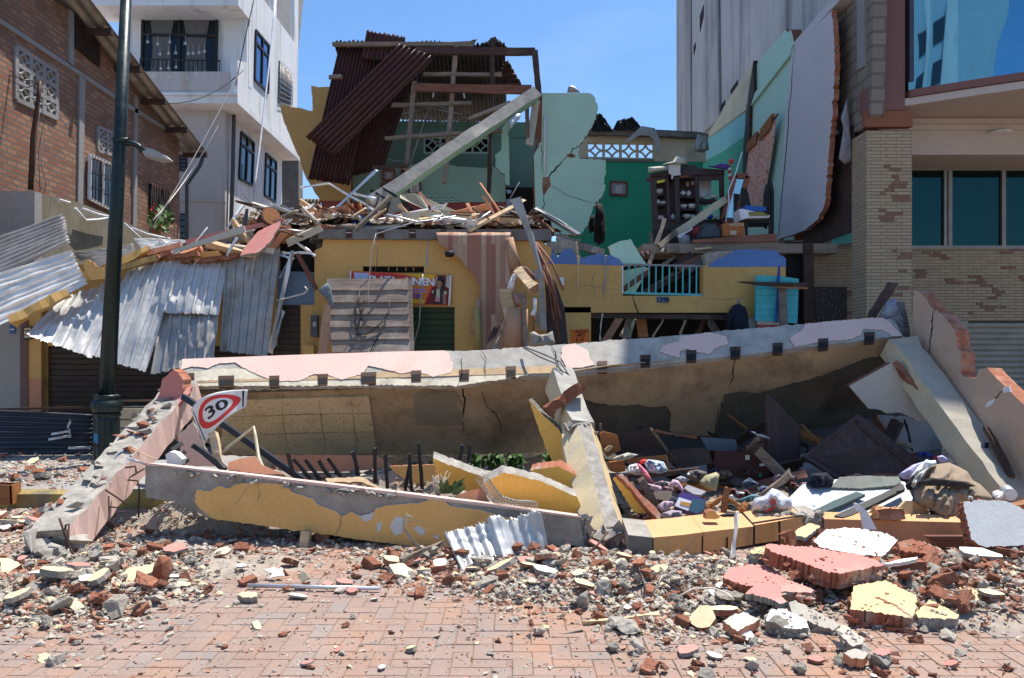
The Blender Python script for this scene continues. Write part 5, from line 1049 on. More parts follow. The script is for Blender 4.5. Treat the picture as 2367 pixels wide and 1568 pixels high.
# banner over the green shutter
bn = T("shop_banner", P(930, 690, FY - .05), "orange and red shop banner with a girl's photo above the green shutter", "banner")
BC = [P(u, v, FY - .05) for u, v in q(33, 130, 150, 2275, 240, 2258, 880, 118, 800)]; BS = lerpq(BC); BW = 2145.
def bq(*a, o=0): return [BS((a[i] - 130) / BW, (a[i + 1] - 150 - 90 * (a[i] - 130) / BW) / 640) + V(0, -.003 * o, 0) for i in range(0, len(a), 2)]
def bp(mi, o, *a): mbn.prism(bq(*a, o=o), (0, .003, 0), mi)
ora, yel2, dred, skin, hair, vest = plain("banner_orange", (.70, .21, .02)), plain("banner_yellow", (.72, .42, .02)), plain("banner_dark_red", (.17, .012, .012)), plain("printed_skin", (.33, .16, .10)), plain("printed_hair", (.02, .012, .01)), plain("printed_vest", (.025, .028, .04))
mbn = MB(); mbn.prism([x for x in BC], (0, .02, 0), 0)
bp(1, 1, 160, 165, 520, 178, 1000, 190, 1600, 300, 1000, 300, 700, 340, 160, 340); bp(2, 2, 1250, 205, 1940, 235, 1890, 330, 1500, 270); bp(2, 2, 1430, 740, 1790, 760, 1700, 848, 1430, 810)
bp(1, 3, 1945, 236, 1972, 238, 1740, 850, 1700, 848); bp(4, 2, 1730, 850, 1860, 480, 1960, 240, 2240, 245, 2225, 868); bp(5, 3, 2165, 245, 2240, 248, 2230, 520, 2155, 480); bp(5, 3, 1985, 260, 1955, 250, 1890, 470, 1930, 460)
bp(3, 4, 2243, 242, 2275, 243, 2258, 880, 2220, 878); bp(3, 4, 130, 150, 158, 152, 150, 400, 125, 400)
bp(6, 2, 215, 185, 520, 195, 500, 400, 240, 400)
mk(mbn, "panel", [ora, redp, yel2, whitep, dred, board, plain("printed_basket", (.45, .55, .72))], par=bn)
mbn = MB()
def bell(mi, o, cx, cy, rx, ry): bp(mi, o, *[k for a in range(16) for k in (cx + rx * cos(a * pi / 8), cy + ry * sin(a * pi / 8))])
bell(1, 5, 2040, 350, 75, 85); bp(1, 5, 1965, 340, 2115, 340, 2150, 560, 2080, 540, 1960, 480); bell(0, 6, 2015, 425, 62, 80); bp(1, 6.5, 1955, 380, 1990, 330, 2060, 330, 2085, 400, 2040, 355, 1985, 360)
bell(1, 7, 1995, 418, 9, 5); bell(1, 7, 2040, 420, 9, 5); bell(2, 7, 2012, 472, 18, 6); bp(0, 5.5, 1990, 480, 2045, 480, 2050, 530, 1985, 530)
bp(3, 5, 1880, 560, 1950, 525, 2050, 530, 2150, 565, 2120, 840, 1930, 835); bp(4, 6, 1960, 535, 2030, 535, 2040, 660, 2035, 800, 1935, 790, 1965, 650); bell(2, 7, 1985, 750, 45, 50); bp(4, 6, 1865, 575, 1905, 555, 1900, 630, 1865, 610); bp(4, 6, 2125, 580, 2175, 575, 2185, 640, 2120, 640); bp(0, 6, 2100, 640, 2165, 640, 2175, 862, 2110, 858)
mk(mbn, "portrait_print", [skin, hair, pinkc, vest, creamw], par=bn)
mbn = MB()
def btext(mb_, s, cx, cy, size, mi, o, sp=1.0, sx=1.0):
 sc = (BC[1] - BC[0]).length / BW
 text_mb(mb_, s, lambda x, y, z: BS((cx - 130) / BW + x * sx / (BC[1] - BC[0]).length, (cy - 150 - 90 * (cx - 130) / BW) / 640 - y / (BC[3] - BC[0]).length) + V(0, -.003 * o - z, 0), size * sc, mi, .0015, 0, sp)
btext(mbn, "NNIEN", 1610, 385, 225, 0, 4, .84); btext(mbn, "NNIEN", 1618, 395, 225, 2, 3, .84); btext(mbn, "PLATA", 830, 350, 225, 0, 4, .84); btext(mbn, "00 39", 1520, 685, 110, 1, 4, .9)
R = random.Random(5)
for y in (545, 600):
 x = 1440
 while x < 1690 + (y - 545): L = R.uniform(18, 46); bp(3, 4, x, y - 18, x + L, y - 17, x + L - 3, y + 14, x - 2, y + 13); x += L + 10
mk(mbn, "lettering", [whitep, plain("banner_blue", (.01, .06, .55)), greyc, plain("banner_violet", (.40, .30, .62))], par=bn)
# weathered board panel, cloths and things leaning on the yellow wall
m = MB(); PA = q(21, 262, 635, 1200, 632, 1225, 1480, 330, 1490)
PC = [P(*PA[0], 12.15), P(*PA[1], 12.15), P(*PA[2], 11.72), P(*PA[3], 11.72)]; PS = lerpq(PC); PN = (PC[1] - PC[0]).cross(PC[3] - PC[0]).normalized(); PN = -PN if PN.y > 0 else PN
for k in range(6):
 b0_, b1_ = k / 6, (k + 1) / 6
 def fn(a, b, k=k): return PS(a, b0_ + (b1_ - b0_) * b + .012 * noise.noise(Vector((a * 4, k + (b > .5), 2)))) + PN * (.004 + .024 * b + .008 * noise.noise(Vector((a * 3, k * 3., b))))
 m.grid(fn, 20, 4, 0, .02, False)
m.prism([PS(.985, 0), PS(1.045, .02), PS(1.045, 1), PS(.985, 1)], PN * -.05, 0)
mk(m, "plank_wall", panelboard, "weathered panel of six wide boards leaning on the yellow shop", "panel")
m = MB()
for pts in (q(21, 650, 800, 630, 930, 645, 1090, 700, 1195, 745, 1200), q(21, 1005, 930, 985, 1060, 870, 1180, 700, 1290, 585, 1285), q(21, 655, 790, 590, 1000, 570, 1180, 600, 1300), q(21, 720, 830, 660, 1050, 600, 1230), q(21, 930, 1120, 830, 1330, 740, 1480)):
 ps = [PS((u - PA[0][0]) / (PA[1][0] - PA[0][0]) * .97, (v - PA[0][1]) / (PA[2][1] - PA[0][1])) + PN * .05 for u, v in pts]; m.tube(ps, .009, 0, 5)
mk(m, "looped_cable", black, "cable shadows built as dark loops across the weathered board panel", "cord")  # dark tubes stand for cable shadows cast on the boards
wire([P(u, v, 12.0) for u, v in q(21, 830, 110, 780, 290, 755, 560, 740, 760, 745, 960, 770, 1150, 790, 1350)], .006, cordw, "pale cord hanging down before the board panel", "cord", "cord")
wire([P(u, v, 12.25) for u, v in q(21, 810, 190, 850, 310, 835, 480, 800, 600)], .006, wgrey, "dark cord curving over the yellow wall above the banner", "cord", "cord")
wire([P(u, v, 12.2) for u, v in q(21, 1370, 580, 1345, 850, 1330, 1150, 1280, 1330, 1255, 1470)], .012, galvd, "grey cable hanging over the banner and the green shutter", "cable", "cable")
m = MB(); m.pillow(q(21, 270, 680, 310, 730, 350, 950, 400, 1165, 330, 1185, 310, 1000, 255, 800, 165, 780, 215, 710), 12.0, .04, .03, 12, 0, 6, 2, (300, 640) if 0 else None); mk(m, "grey_tarp", mt("grey_tarp_cloth", (.16, .19, .21), .8), "grey tarp hanging from the corner of the board panel", "tarp")
m = MB(); m.wall(q(21, 330, 1185, 385, 1175, 410, 1500, 345, 1500), 11.95, .02, 0); mk(m, "grey_tarp_strip", mt("grey_tarp_strip", (.15, .17, .18), .8), "grey tarp strip below the hanging tarp", "tarp")
LINO = brickm("striped_lino", (.30, .135, .095), (.52, .39, .27), (.34, .19, .13), 1.1, .075, .004, .1, 0, .12, .43)
_mp = _n(LINO.node_tree, "ShaderNodeCombineXYZ"); _sx = _n(LINO.node_tree, "ShaderNodeSeparateXYZ")
_bt = [x for x in LINO.node_tree.nodes if x.type == 'TEX_BRICK'][0]; _tc = [x for x in LINO.node_tree.nodes if x.type == 'TEX_COORD'][0]
LINO.node_tree.links.new(_tc.outputs["Object"], _sx.inputs[0]); LINO.node_tree.links.new(_sx.outputs[2], _mp.inputs[0]); LINO.node_tree.links.new(_sx.outputs[0], _mp.inputs[1]); LINO.node_tree.links.new(_mp.outputs[0], _bt.inputs["Vector"])
lstripe = mt("lino_underside_stripe", (.50, .30, .19), .7, .3, 5, .1, 30, (.30, .15, .10), 5, .8, .45)
m = MB(); m.wall(q(21, 240, 920, 300, 945, 330, 1270, 265, 1500, 160, 1505, 190, 1200), 11.9, .012, 0); mk(m, "lino_strip", lstripe, "striped lino strip hanging beside the board panel", "lino")
def curtain_sheet(Ls, Rs, Yf, mats, name, lab, cat, nu=40, nv=40, wave=.03, wf=3, th=.006, k=6):
 L = q(k, *Ls); Rr = q(k, *Rs)
 def at(pl, v):
  for i in range(len(pl) - 1):
   if pl[i][1] <= v <= pl[i + 1][1]: t = (v - pl[i][1]) / max(1e-6, pl[i + 1][1] - pl[i][1]); return pl[i][0] + (pl[i + 1][0] - pl[i][0]) * t
  return pl[0][0] if v < pl[0][1] else pl[-1][0]
 v0, v1 = L[0][1], L[-1][1]
 def fn(a, b):
  v = v0 + (v1 - v0) * b; u = at(L, v) * (1 - a) + at(Rr, v) * a
  return P(u, v, Yf(a, b) - wave * sin(u * .02 * wf + b * 2))
 m = MB(); m.grid(fn, nu, nv, 0, th); return mk(m, name, mats, lab, cat)
curtain_sheet((1015, 243, 1025, 290, 1035, 335, 1100, 372, 1110, 415, 1168, 422, 1215, 490, 1270, 545, 1300, 620, 1300, 690, 1288, 900, 1285, 1060), (1510, 262, 1500, 330, 1505, 480, 1495, 640, 1490, 800, 1480, 1060), lambda a, b: 12.25 + (.45 * (1 - b / .04) if b < .04 else 0), LINO, "lino_sheet", "large striped lino sheet draped over the ring beam and yellow wall", "lino", 50, 60, .02, 4)
m = MB(); m.tube([P(u, v, 12.2) for u, v in q(6, 1500, 300, 1515, 400, 1540, 500)], .06, 0, 10, .10); mk(m, "lino_roll", lstripe, "small rolled lino end hanging beside the lino sheet", "lino")
m = MB(); m.tube([P(u, v, 12.15) for u, v in q(6, 1300, 700, 1285, 800, 1262, 930)], .03, 0, 8, .06); mk(m, "lino_curl", lstripe, "curled lino edge hanging right of the green shutter", "lino")
m = MB(); m.tube([P(u, v, 12.1) for u, v in q(6, 1285, 760, 1292, 900, 1300, 1060)], .045, 0, 8, .06); mk(m, "olive_roll", plain("olive_sheet", (.34, .28, .10), .7), "olive rolled sheet standing at the lino sheet's edge", "roll")
m = MB(); m.tube([P(u, v, 11.5) for u, v in q(22, 1000, 900, 990, 1100, 975, 1420)], .17, 0, 16, .19); mk(m, "lino_roll", lstripe, "thick standing roll of striped lino behind the pink topped beam", "lino")
m = MB(); m.wall(q(22, 770, 640, 920, 632, 970, 905, 905, 930, 880, 1150, 830, 960, 795, 820), 11.4, .04, 0); mk(m, "ochre_plank", woodp, "short ochre plank leaning on the standing lino roll", "plank")
stick((1095, 690, 1115, 1420), 11.35, 11.3, 9, .07, wood, "post", "grey wooden post standing before the brown slats", "post", k=22)
stick((1050, 430, 1235, 650), 11.5, 11.2, 20, .16, woodp, "timber_block", "thick cream timber block propped on the grey wooden post", "timber", k=22, end=brick)
m = MB(); m.pillow(q(22, 870, 640, 930, 480, 1010, 375, 1110, 395, 1200, 540, 1100, 560, 1000, 480, 960, 660, 930, 690), 11.55, .06, .05, 10, 0, 6, 5, q(22, 985, 470)[0]); mk(m, "white_rag", whitecl, "white rag hung over the top of the wooden post", "rag")
m = MB(); m.pillow(q(22, 930, 400, 1020, 345, 1130, 350, 1250, 470, 1235, 545, 1180, 530, 1150, 440, 1050, 375, 960, 420), 11.6, .05, .04, 10, 0, 5, 7, q(22, 1110, 390)[0]); mk(m, "brown_rag", mt("brown_rag_cloth", (.16, .08, .06), .9), "brown rag draped behind the cream timber block", "rag")
m = MB(); m.pillow(q(22, 945, 690, 1080, 700, 1100, 860, 1000, 880, 960, 800), 11.5, .08, .05, 9, 0, 5, 3); mk(m, "plastic_wrap", mt("dusty_plastic", (.40, .26, .22), .6), "dusty plastic wrap bunched under the cream timber block", "wrap")
m = MB(); m.pillow(q(22, 1215, 760, 1262, 755, 1262, 930, 1240, 1000, 1175, 980, 1220, 900), 11.25, .04, .03, 8, 0, 5, 3); mk(m, "clear_plastic", whitecl, "white plastic strip hanging off the cream timber block", "plastic")
stick((1225, 990, 1225, 1200), 11.3, 11.3, 6, .03, woodo, "brown_stick", "thin brown stick under the white plastic strip", k=22)
stick((820, 960, 610, 1440), 11.7, 11.4, 12, .06, woodd, "dark_plank", "dark plank leaning on the lino sheet", k=22)
stick((880, 1050, 700, 1440), 11.7, 11.4, 7, .06, wood, "grey_plank", "grey plank leaning beside the dark plank on the lino sheet", k=22)
m = MB(); m.wall(q(6, 1500, 52, 1572, 30, 1612, 150, 1650, 280, 1712, 520, 1745, 900, 1700, 900, 1686, 500, 1610, 270, 1560, 160), 11.9, .012, 0); m.wall(q(6, 1640, 260, 1652, 258, 1725, 560, 1712, 560), 11.85, .06, 1); mk(m, "steel_channel", [galvd, galv], "bent galvanised channel standing up from the lino to the doorway", "metal strip")
R = random.Random(6)
for i, (a, b) in enumerate((((1665, 330), (1770, 660)), ((1680, 360), (1815, 905)), ((1690, 370), (1835, 830)), ((1675, 330), (1850, 640)), ((1700, 400), (1800, 760)), ((1720, 520), (1830, 980)), ((1690, 380), (1790, 840)))):
 m = MB(); u1, u2 = q(6, *a, *b); mid = ((u1[0] + u2[0]) / 2 + 5, (u1[1] + u2[1]) / 2 - 8); m.tube([P(*u1, 12.0), P(*mid, 11.85), P(*u2, 11.7)], .022, 0, 4); mk(m, "brown_lath", woodr, "thin brown slat fanning down the yellow wall", "slat", "fan of thin brown slats on the yellow wall")
curtain_sheet((1730, 560, 1740, 760, 1745, 1020), (1790, 560, 1860, 760, 1885, 1020), lambda a, b: 12.0, mt("slat_shadow_sheet", (.07, .05, .045), .8), "dark_sheet", "painted shade behind the brown slats", "sheet", 12, 10)  # dark surface painting the slats' shadow on the wall
m = MB(); m.pillow(q(22, 1170, 1400, 1170, 1215, 1230, 1195, 1300, 1240, 1400, 1230, 1470, 1190, 1510, 1360, 1400, 1400), 9.75, .12, .06, 9, 0, 6, 6); mk(m, "concrete_lump", brokenc, "broken concrete lump standing on the fallen balcony beam", "concrete lump")
m = MB(); m.wall(q(22, 1215, 395, 1290, 395, 1290, 520, 1215, 510), 12.45, .03, 0); mk(m, "grey_plate", galvd, "grey metal plate on the yellow wall behind the wooden post", "plate"); m = MB(); m.wall(q(22, 1220, 900, 1330, 910, 1330, 1200, 1230, 1190), 12.4, .08, 1); m.wall(q(22, 1250, 960, 1300, 965, 1300, 1120, 1255, 1120), 12.39, .02, 0); mk(m, "meter_box", [galvd, yellow], "yellow meter box with grey window behind the wooden post", "meter box")
m = MB(); m.wall(q(6, 200, 805, 242, 808, 242, 950, 198, 945), 12.38, .12, 0); m.wall(q(6, 215, 850, 235, 850, 235, 880, 215, 880), 12.37, .02, 1); mk(m, "electric_meter", [wgrey, board], "grey electric meter on the yellow pilaster by the narrow shutter", "meter")
m = MB(); m.wall(q(6, 150, 1003, 218, 1003, 218, 1100, 150, 1100), 12.3, .2, 0); mk(m, "yellow_box", yellow, "yellow cabinet box at the foot of the electric meter", "box")
m = MB(); m.lathe([(.05, 0), (.075, .03), (.07, .09)], P(*q(6, 1108, 425)[0], 12.2), 12, 0); mk(m, "camera_dome", black, "black lamp dome sticking out of the lino sheet's edge", "lamp dome")
m = MB(); m.wall(q(22, 1565, 490, 1620, 490, 1622, 590, 1567, 590), FY - .06, .06, 0); mk(m, "junction_box", whitep, "white junction box on the yellow wall right of the slats", "junction box")
os_ = T("orange_sign", P(1340, 790, FY - .01), "orange handwritten price card beside the dark shop opening", "sign")
m = MB(); SGN = [P(u, v, FY - .015) for u, v in ((1320, 762), (1362, 761), (1362, 792), (1320, 793))]; m.prism(SGN, (0, .006, 0), 0); mk(m, "card", orangec, par=os_)
m = MB(); SS = lerpq(SGN); sw_l = (SGN[1] - SGN[0]).length; sh_l = (SGN[3] - SGN[0]).length
for t_, cx_, cy_ in (("RADIO", .56, .17), ("MP3", .52, .45), ("$ 18", .46, .76)): text_mb(m, t_, lambda x, y, z: SS(cx_ + x / sw_l, cy_ - y / sh_l) + V(0, -.004 - z, 0), .068, 0, .0008, .3)
mk(m, "handwriting", plain("marker_ink", (.16, .03, .01), .8), par=os_)
npl = T("house_plate", P(1530, 695, FY - .01), "small blue grey house number plate under the turquoise railing", "number plate")
m = MB(); m.wall(q(28, 825, 415, 942, 418, 940, 480, 825, 474), FY - .02, .015, 0); mk(m, "plate", plain("plate_blue", (.16, .20, .32), .5), par=npl)
m = MB(); cA = P(*q(28, 885, 450)[0], FY - .024); text_mb(m, "1398", lambda x, y, z: cA + V(x, -z, y), .105, 0, .001); mk(m, "number", navyc, par=npl)
bk = T("backpack", P(1705, 770, 12.3), "dark navy backpack hanging by the shop opening", "backpack"); m = MB(); m.pillow(q(28, 1530, 780, 1532, 660, 1560, 560, 1605, 500, 1660, 486, 1735, 530, 1757, 620, 1762, 700, 1775, 780), 12.35, .2, .03, 25, 0, 9, 4); mk(m, "body", navyc, par=bk)
m = MB(); m.pillow(q(28, 1600, 760, 1605, 650, 1640, 600, 1710, 610, 1735, 690, 1735, 760), 12.18, .1, .02, 25, 0, 7, 5); mk(m, "pocket", navyc, par=bk)
m = MB(); m.tube([P(u, v, 12.3) for u, v in q(28, 1655, 490, 1650, 450, 1662, 440, 1672, 455, 1668, 490)], .012, 0, 6); mk(m, "loop", greyc, par=bk)
m = MB(); m.wall(q(28, 1760, 635, 1825, 635, 1825, 760, 1760, 760), 12.42, .05, 0); mk(m, "pvc_pipe", board, "pale grey pipe box beside the navy backpack", "pipe")
m = MB(); m.wall(q(28, 1845, 198, 2080, 206, 2275, 236, 2258, 690, 2040, 672, 1830, 665), 12.25, .08, 0); mk(m, "turquoise_board", brickm("turquoise_blockwork", (.10, .48, .49), (.11, .50, .52), (.07, .38, .40), .3, .11, .006, .5, 0, .1), "turquoise painted blockwork slab behind the pointed plank", "slab")
m = MB(); m.wall(q(28, 1645, 265, 1720, 260, 1860, 264, 2367, 274, 2367, 322, 2120, 318, 1850, 298, 1720, 278), 12.05, .05, 0); m.wall(q(28, 1980, 310, 2367, 324, 2367, 340, 2100, 330), 12.04, .03, 1); mk(m, "pointed_plank", [woodd, woodo], "long pointed dark plank across the turquoise slab", "plank")
stick((2105, 320, 2115, 740), 12.15, 12.15, 17, .08, wood, "grey_post", "grey post standing before the turquoise slab", "post", k=28)
stick((2075, 110, 2042, 690), 12.2, 12.18, 4, .03, plain("blue_pole_paint", (.02, .06, .28), .5), "blue_pole", "thin blue pole beside the grey post on the turquoise slab", "pole", k=28)
m = MB(); m.wall(q(28, 1855, 700, 2060, 706, 2060, 760, 1855, 760), 12.2, .1, 0); mk(m, "red_board", reddado, "dark red board below the turquoise slab", "board")
for i, (z, w_, ma, lab) in enumerate((((300, 880, 450, 625), 16, woodd, "dark brown plank leaning in the shop opening near the orange card"), ((490, 830, 560, 650), 20, wood, "grey board leaning in the middle of the shop opening"), ((600, 640, 540, 830), 6, mintl, "thin mint strip leaning in the shop opening"),
  ((690, 830, 660, 640), 22, woodo, "orange brown cupboard side in the shop opening"), ((900, 640, 785, 820), 3, board, "thin pale stick slanting in the shop opening, nearer the orange card"), ((1120, 650, 1060, 810), 4, board, "thin pale stick leaning in the shop opening, nearer the backpack"), ((1360, 660, 1450, 790), 16, greyw if 0 else greyc, "grey flat panel tilted in the shop opening"), ((1250, 790, 1310, 660), 8, woodr, "red brown stick in the shop opening before the grey panel"), ((570, 390, 640, 600), 2.2, black, "dark cord hanging over the shop opening"), ((268, 590, 240, 860), 2, cordw, "pale cord hanging at the edge of the shop opening"))):
 stick(z, FY + .25 if i < 8 else FY - .1, FY + .5 if i < 8 else FY - .1, w_, .05 if i < 8 else .01, ma, "leaning_board" if w_ > 5 else "thin_stick", lab, "board" if w_ > 5 else "stick", k=28)
stick((25, 0, 22, 380), FY - .08, FY - .08, 2.2, .02, woodp, "thin_lath", "thin lath hanging on the yellow wall near the blue band", "lath", k=28)
stick((305, 0, 280, 420), FY - .06, FY - .06, 2.2, .02, greyc, "grey_cable", "grey cable end hanging left of the turquoise railing", "cable", k=28)
# ---------------------------------------------------------------- the fallen balcony frame
pA, pM, pB = P(412, 888, 8.85), P(1287, 864, 8.9), P(2085, 776, 9.05)
dF, dU = Vector((0, .70, .71)), Vector((0, .64, -.77))
def pl(a, b, d):
 n = (b - a).cross(d).normalized(); return n if n.y < 0 else -n
nL, nR = pl(pA, pM, dF), pl(pM, pB, dF); uL, uR = pl(pA, pM, dU), pl(pM, pB, dU)
fs = T("fallen_balcony_slab", (P(1200, 0, 9.2).x, 9.2, 0), "fallen balcony slab tipped on edge with pink plaster and joist sockets", "slab")
m = MB(); m.onp(rag([(414, 834), (1040, 811), (1110, 810), (1230, 802), (1288, 797), (1290, 866), (1200, 868), (1060, 890), (800, 888), (600, 893), (440, 888), (414, 885)], 8, 1.6, 21, keep=(4,)), pA, nL, .07, 0)
m.onp(rag([(1288, 797), (1400, 788), (1510, 781), (1690, 764), (1850, 750), (2058, 737), (2075, 752), (2086, 775), (1950, 792), (1700, 822), (1530, 842), (1290, 866)], 8, 1.4, 22, keep=(11,)), pM, nR, .07, 0)
mk(m, "edge_beam", [conc], par=fs)
m = MB(); m.onp(rag(q(6, -640, 1092, 0, 1068, 700, 1044, 1070, 1036, 1105, 1052, 1112, 1100, 1136, 1116, 1118, 1180, 1000, 1208, 890, 1172, 790, 1186, 650, 1150, 575, 1135, 540, 1190, 400, 1226, 310, 1194, 220, 1190, 125, 1234, 40, 1236, -60, 1232, -100, 1210, -140, 1196, -235, 1150, -300, 1112, -400, 1120, -470, 1150, -570, 1140, -650, 1160), 5, 1.1, 5, keep=(0, 1, 2, 3)), pA + nL * .012, nL, .012, 0, 1)
pk = mk(m, "pink_plaster", [palepink, brokenc], par=fs)
m = MB(); m.onp(rag([(430, 862), (520, 852), (680, 858), (760, 880), (850, 884), (850, 892), (440, 892)], 6, 1.5, 6), pA + nL * .005, nL, .01, 0); m.onp(rag([(870, 872), (1000, 880), (1110, 866), (1220, 858), (1220, 868), (1060, 892), (870, 890)], 6, 1.5, 8), pA + nL * .006, nL, .01, 0); mk(m, "crumbled_render", [mt("cream_render", (.58, .52, .40), .95, .2, 6, .8, 30, (.30, .26, .2), 4, .6, .5)], par=fs)
m = MB(); m.onp(rag(q(7, 120, 800, 200, 782, 285, 822, 300, 880, 335, 918, 240, 938, 150, 940, 112, 872), 5, 1, 1), pM + nR * .012, nR, .012, 0, 1); mk(m, "pink_plaster", [palepink, brokenc], par=fs)
m = MB(); m.onp(rag(q(7, 755, 835, 780, 795, 880, 768, 892, 735, 1090, 708, 1190, 735, 1203, 785, 1120, 812, 1080, 852, 1000, 838, 930, 815, 890, 832, 886, 872, 830, 860), 5, 1, 2), pM + nR * .012, nR, .012, 0, 1); mk(m, "pink_plaster", [palepink, brokenc], par=fs)
m = MB(); m.onp(rag(q(8, 298, 540, 390, 472, 400, 442, 780, 408, 900, 402, 945, 425, 1032, 522, 970, 525, 900, 482, 780, 478, 765, 515, 700, 545, 500, 562, 330, 596), 5, 1, 3), pM + nR * .012, nR, .012, 0, 1); mk(m, "pink_plaster", [palepink, brokenc], par=fs)
for i, (u, v) in enumerate(((437, 876), (523, 882), (634, 882), (746, 878), (852, 874), (962, 870), (1073, 868), (1181, 860), (1392, 848), (1492, 834), (1598, 823), (1700, 815), (1798, 806), (1903, 796), (2010, 781))):
 L = u < 1287; pp_, n_ = (pA, nL) if L else (pM, nR); m = MB(); w_ = 12 if i not in (1, 4) else 18
 m.onp([(u - w_, v - 13), (u + w_, v - 14), (u + w_ - 1, v + 12), (u - w_ + 1, v + 13)], pp_ + n_ * .014, n_, .03, 0); m.onp([(u - w_ + 2, v - 4), (u + w_ - 2, v - 5), (u + w_ - 2, v + 9), (u - w_ + 2, v + 10)], pp_ + n_ * .017, n_, .01, 1)
 mk(m, "joist_socket", [rust, dark], par=fs)
m = MB(); m.onp(rag([(436, 886), (1290, 862), (1285, 960), (1262, 1047), (1000, 1052), (700, 1056), (520, 1054), (445, 1000)], 9, 2, 7, keep=(0, 1)), pA + uL * .0, uL, .15, 0)
for l, w_ in ((q(6, 1185, 1190, 1190, 1290, 1215, 1370, 1190, 1450, 1195, 1560), 3.5), (q(6, 1185, 1080, 1190, 1200), 2), (q(13, 640, 0, 660, 100, 740, 170, 790, 260, 795, 350), 2.2), (q(13, 440, 20, 500, 110, 480, 250), 1.6), (q(13, 370, 180, 410, 230, 400, 280), 1.2)): m.crack(l, pA, uL, w_, 1, int(w_ * 7))
mk(m, "underside", [soffit, dark], par=fs)
m = MB(); m.onp(q(13, 110, 15, 440, -5, 445, 120, 500, 200, 470, 260, 120, 260), pA + uL * .006, uL, .01, 0); mk(m, "bare_patch", mt("bare_patch_plaster", (.27, .22, .15), .9, .15, 3, .3, 30, (.18, .14, .09), 1.5, .5), par=fs)
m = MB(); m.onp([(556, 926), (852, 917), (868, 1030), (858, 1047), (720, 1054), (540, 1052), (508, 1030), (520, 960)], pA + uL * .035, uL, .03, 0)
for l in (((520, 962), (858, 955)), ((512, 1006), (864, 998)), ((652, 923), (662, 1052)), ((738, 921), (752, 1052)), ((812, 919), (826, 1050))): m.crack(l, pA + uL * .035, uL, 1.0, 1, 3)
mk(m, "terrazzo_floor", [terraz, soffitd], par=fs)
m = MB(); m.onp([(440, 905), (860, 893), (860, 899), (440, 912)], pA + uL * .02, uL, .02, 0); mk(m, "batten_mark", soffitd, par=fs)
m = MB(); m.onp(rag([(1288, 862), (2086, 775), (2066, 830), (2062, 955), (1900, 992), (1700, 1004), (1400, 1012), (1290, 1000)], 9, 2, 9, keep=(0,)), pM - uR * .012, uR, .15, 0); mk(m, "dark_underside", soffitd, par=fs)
m = MB(); m.onp(rag(q(7, 90, 975, 450, 922, 690, 905, 1180, 862, 1980, 786, 2310, 745, 2312, 800, 2270, 850, 2100, 880, 1985, 925, 1830, 985, 1550, 1062, 1400, 1105, 1290, 1095, 1180, 1112, 1160, 1180, 1130, 1300, 1100, 1395, 860, 1395, 820, 1350, 832, 1240, 800, 1188, 680, 1196, 620, 1176, 500, 1186, 340, 1170, 265, 1140, 100, 1000), 7, 1.6, 11, keep=(0, 1, 2, 3, 4)), pM, uR, .012, 0, 0)
m.crack(q(7, 1255, 800, 1240, 900, 1235, 1000, 1210, 1060), pM, uR, 2.4, 1, 5); m.crack(q(7, 1170, 1130, 1140, 1220, 1120, 1330), pM, uR, 1.8, 1, 6)
mk(m, "plaster_skin", [soffit, dark], par=fs)
m = MB(); m.crack([(1110, 812), (1125, 830), (1120, 850), (1124, 868)], pA + nL * .02, nL, 2, 0, 2); m.crack([(1275, 800), (1285, 822), (1290, 845), (1280, 862)], pM + nR * .014, nR, 3, 0, 4); m.crack(q(8, 1010, 560, 1012, 620, 1005, 680), pM + uR * .01, uR, 3, 0, 4); mk(m, "beam_crack", dark, par=fs)
def loft(m, p0, p1, sec, mats, seg=10, jit=.006, seed=1, endm=0, up=(0, 0, 1), s0=1., s1=1.):
 p0, p1 = Vector(p0), Vector(p1); d = (p1 - p0).normalized(); sd = d.cross(Vector(up)).normalized(); u2 = sd.cross(d); R = random.Random(seed); n = len(sec); b = len(m.v)
 for k in range(seg + 1):
  t = k / seg; c = p0.lerp(p1, t); sc = s0 + (s1 - s0) * t; j = jit * (2.5 if k in (0, seg) else 1)
  for a, h in sec: m.v.append(c + sd * a * sc + u2 * h * sc + Vector((R.gauss(0, j), R.gauss(0, j), R.gauss(0, j))))
 for k in range(seg):
  for e in range(n):
   e2 = (e + 1) % n; m.f.append([b + k * n + e, b + k * n + e2, b + (k + 1) * n + e2, b + (k + 1) * n + e]); m.m.append(mats[e]); m.sm.append(False)
 m.f.append([b + e for e in range(n)][::-1]); m.m.append(endm); m.sm.append(False); m.f.append([b + seg * n + e for e in range(n)]); m.m.append(endm); m.sm.append(False)
# left leg of the frame
lc = T("fallen_column", P(110, 1290, 6.2), "long broken concrete column slanting from the balcony slab down to the pavers", "column")
c0, c1 = P(432, 905, 8.75), P(120, 1262, 6.3); SQ = [(-.155, -.15), (.155, -.15), (.155, .14), (-.155, .14)]
m = MB(); loft(m, c0, c1, SQ, (0, 0, 1, 2), 26, .007, 4, 1); mk(m, "shaft", [conc, brokenc, palepink], par=lc)
R = random.Random(14); m = MB()
for k in range(60):
 t = R.uniform(.1, 1.0); c = c0.lerp(c1, t) + V(R.uniform(-.17, .10), R.uniform(-.08, .08), .13 + R.uniform(0, .03)); s_ = R.uniform(.015, .05)
 m.hull([c + Vector((R.gauss(0, s_), R.gauss(0, s_), R.gauss(0, s_ * .5))) for _ in range(9)], 0 if R.random() < .75 else 1)
for k in range(14):
 c = c1 + V(R.uniform(-.14, .14), R.uniform(-.2, .05), R.uniform(-.1, .1)); m.hull([c + Vector((R.gauss(0, .06), R.gauss(0, .06), R.gauss(0, .05))) for _ in range(10)], 0)
mk(m, "crumbled_concrete", [brokenc, brick], par=lc, K="stuff")
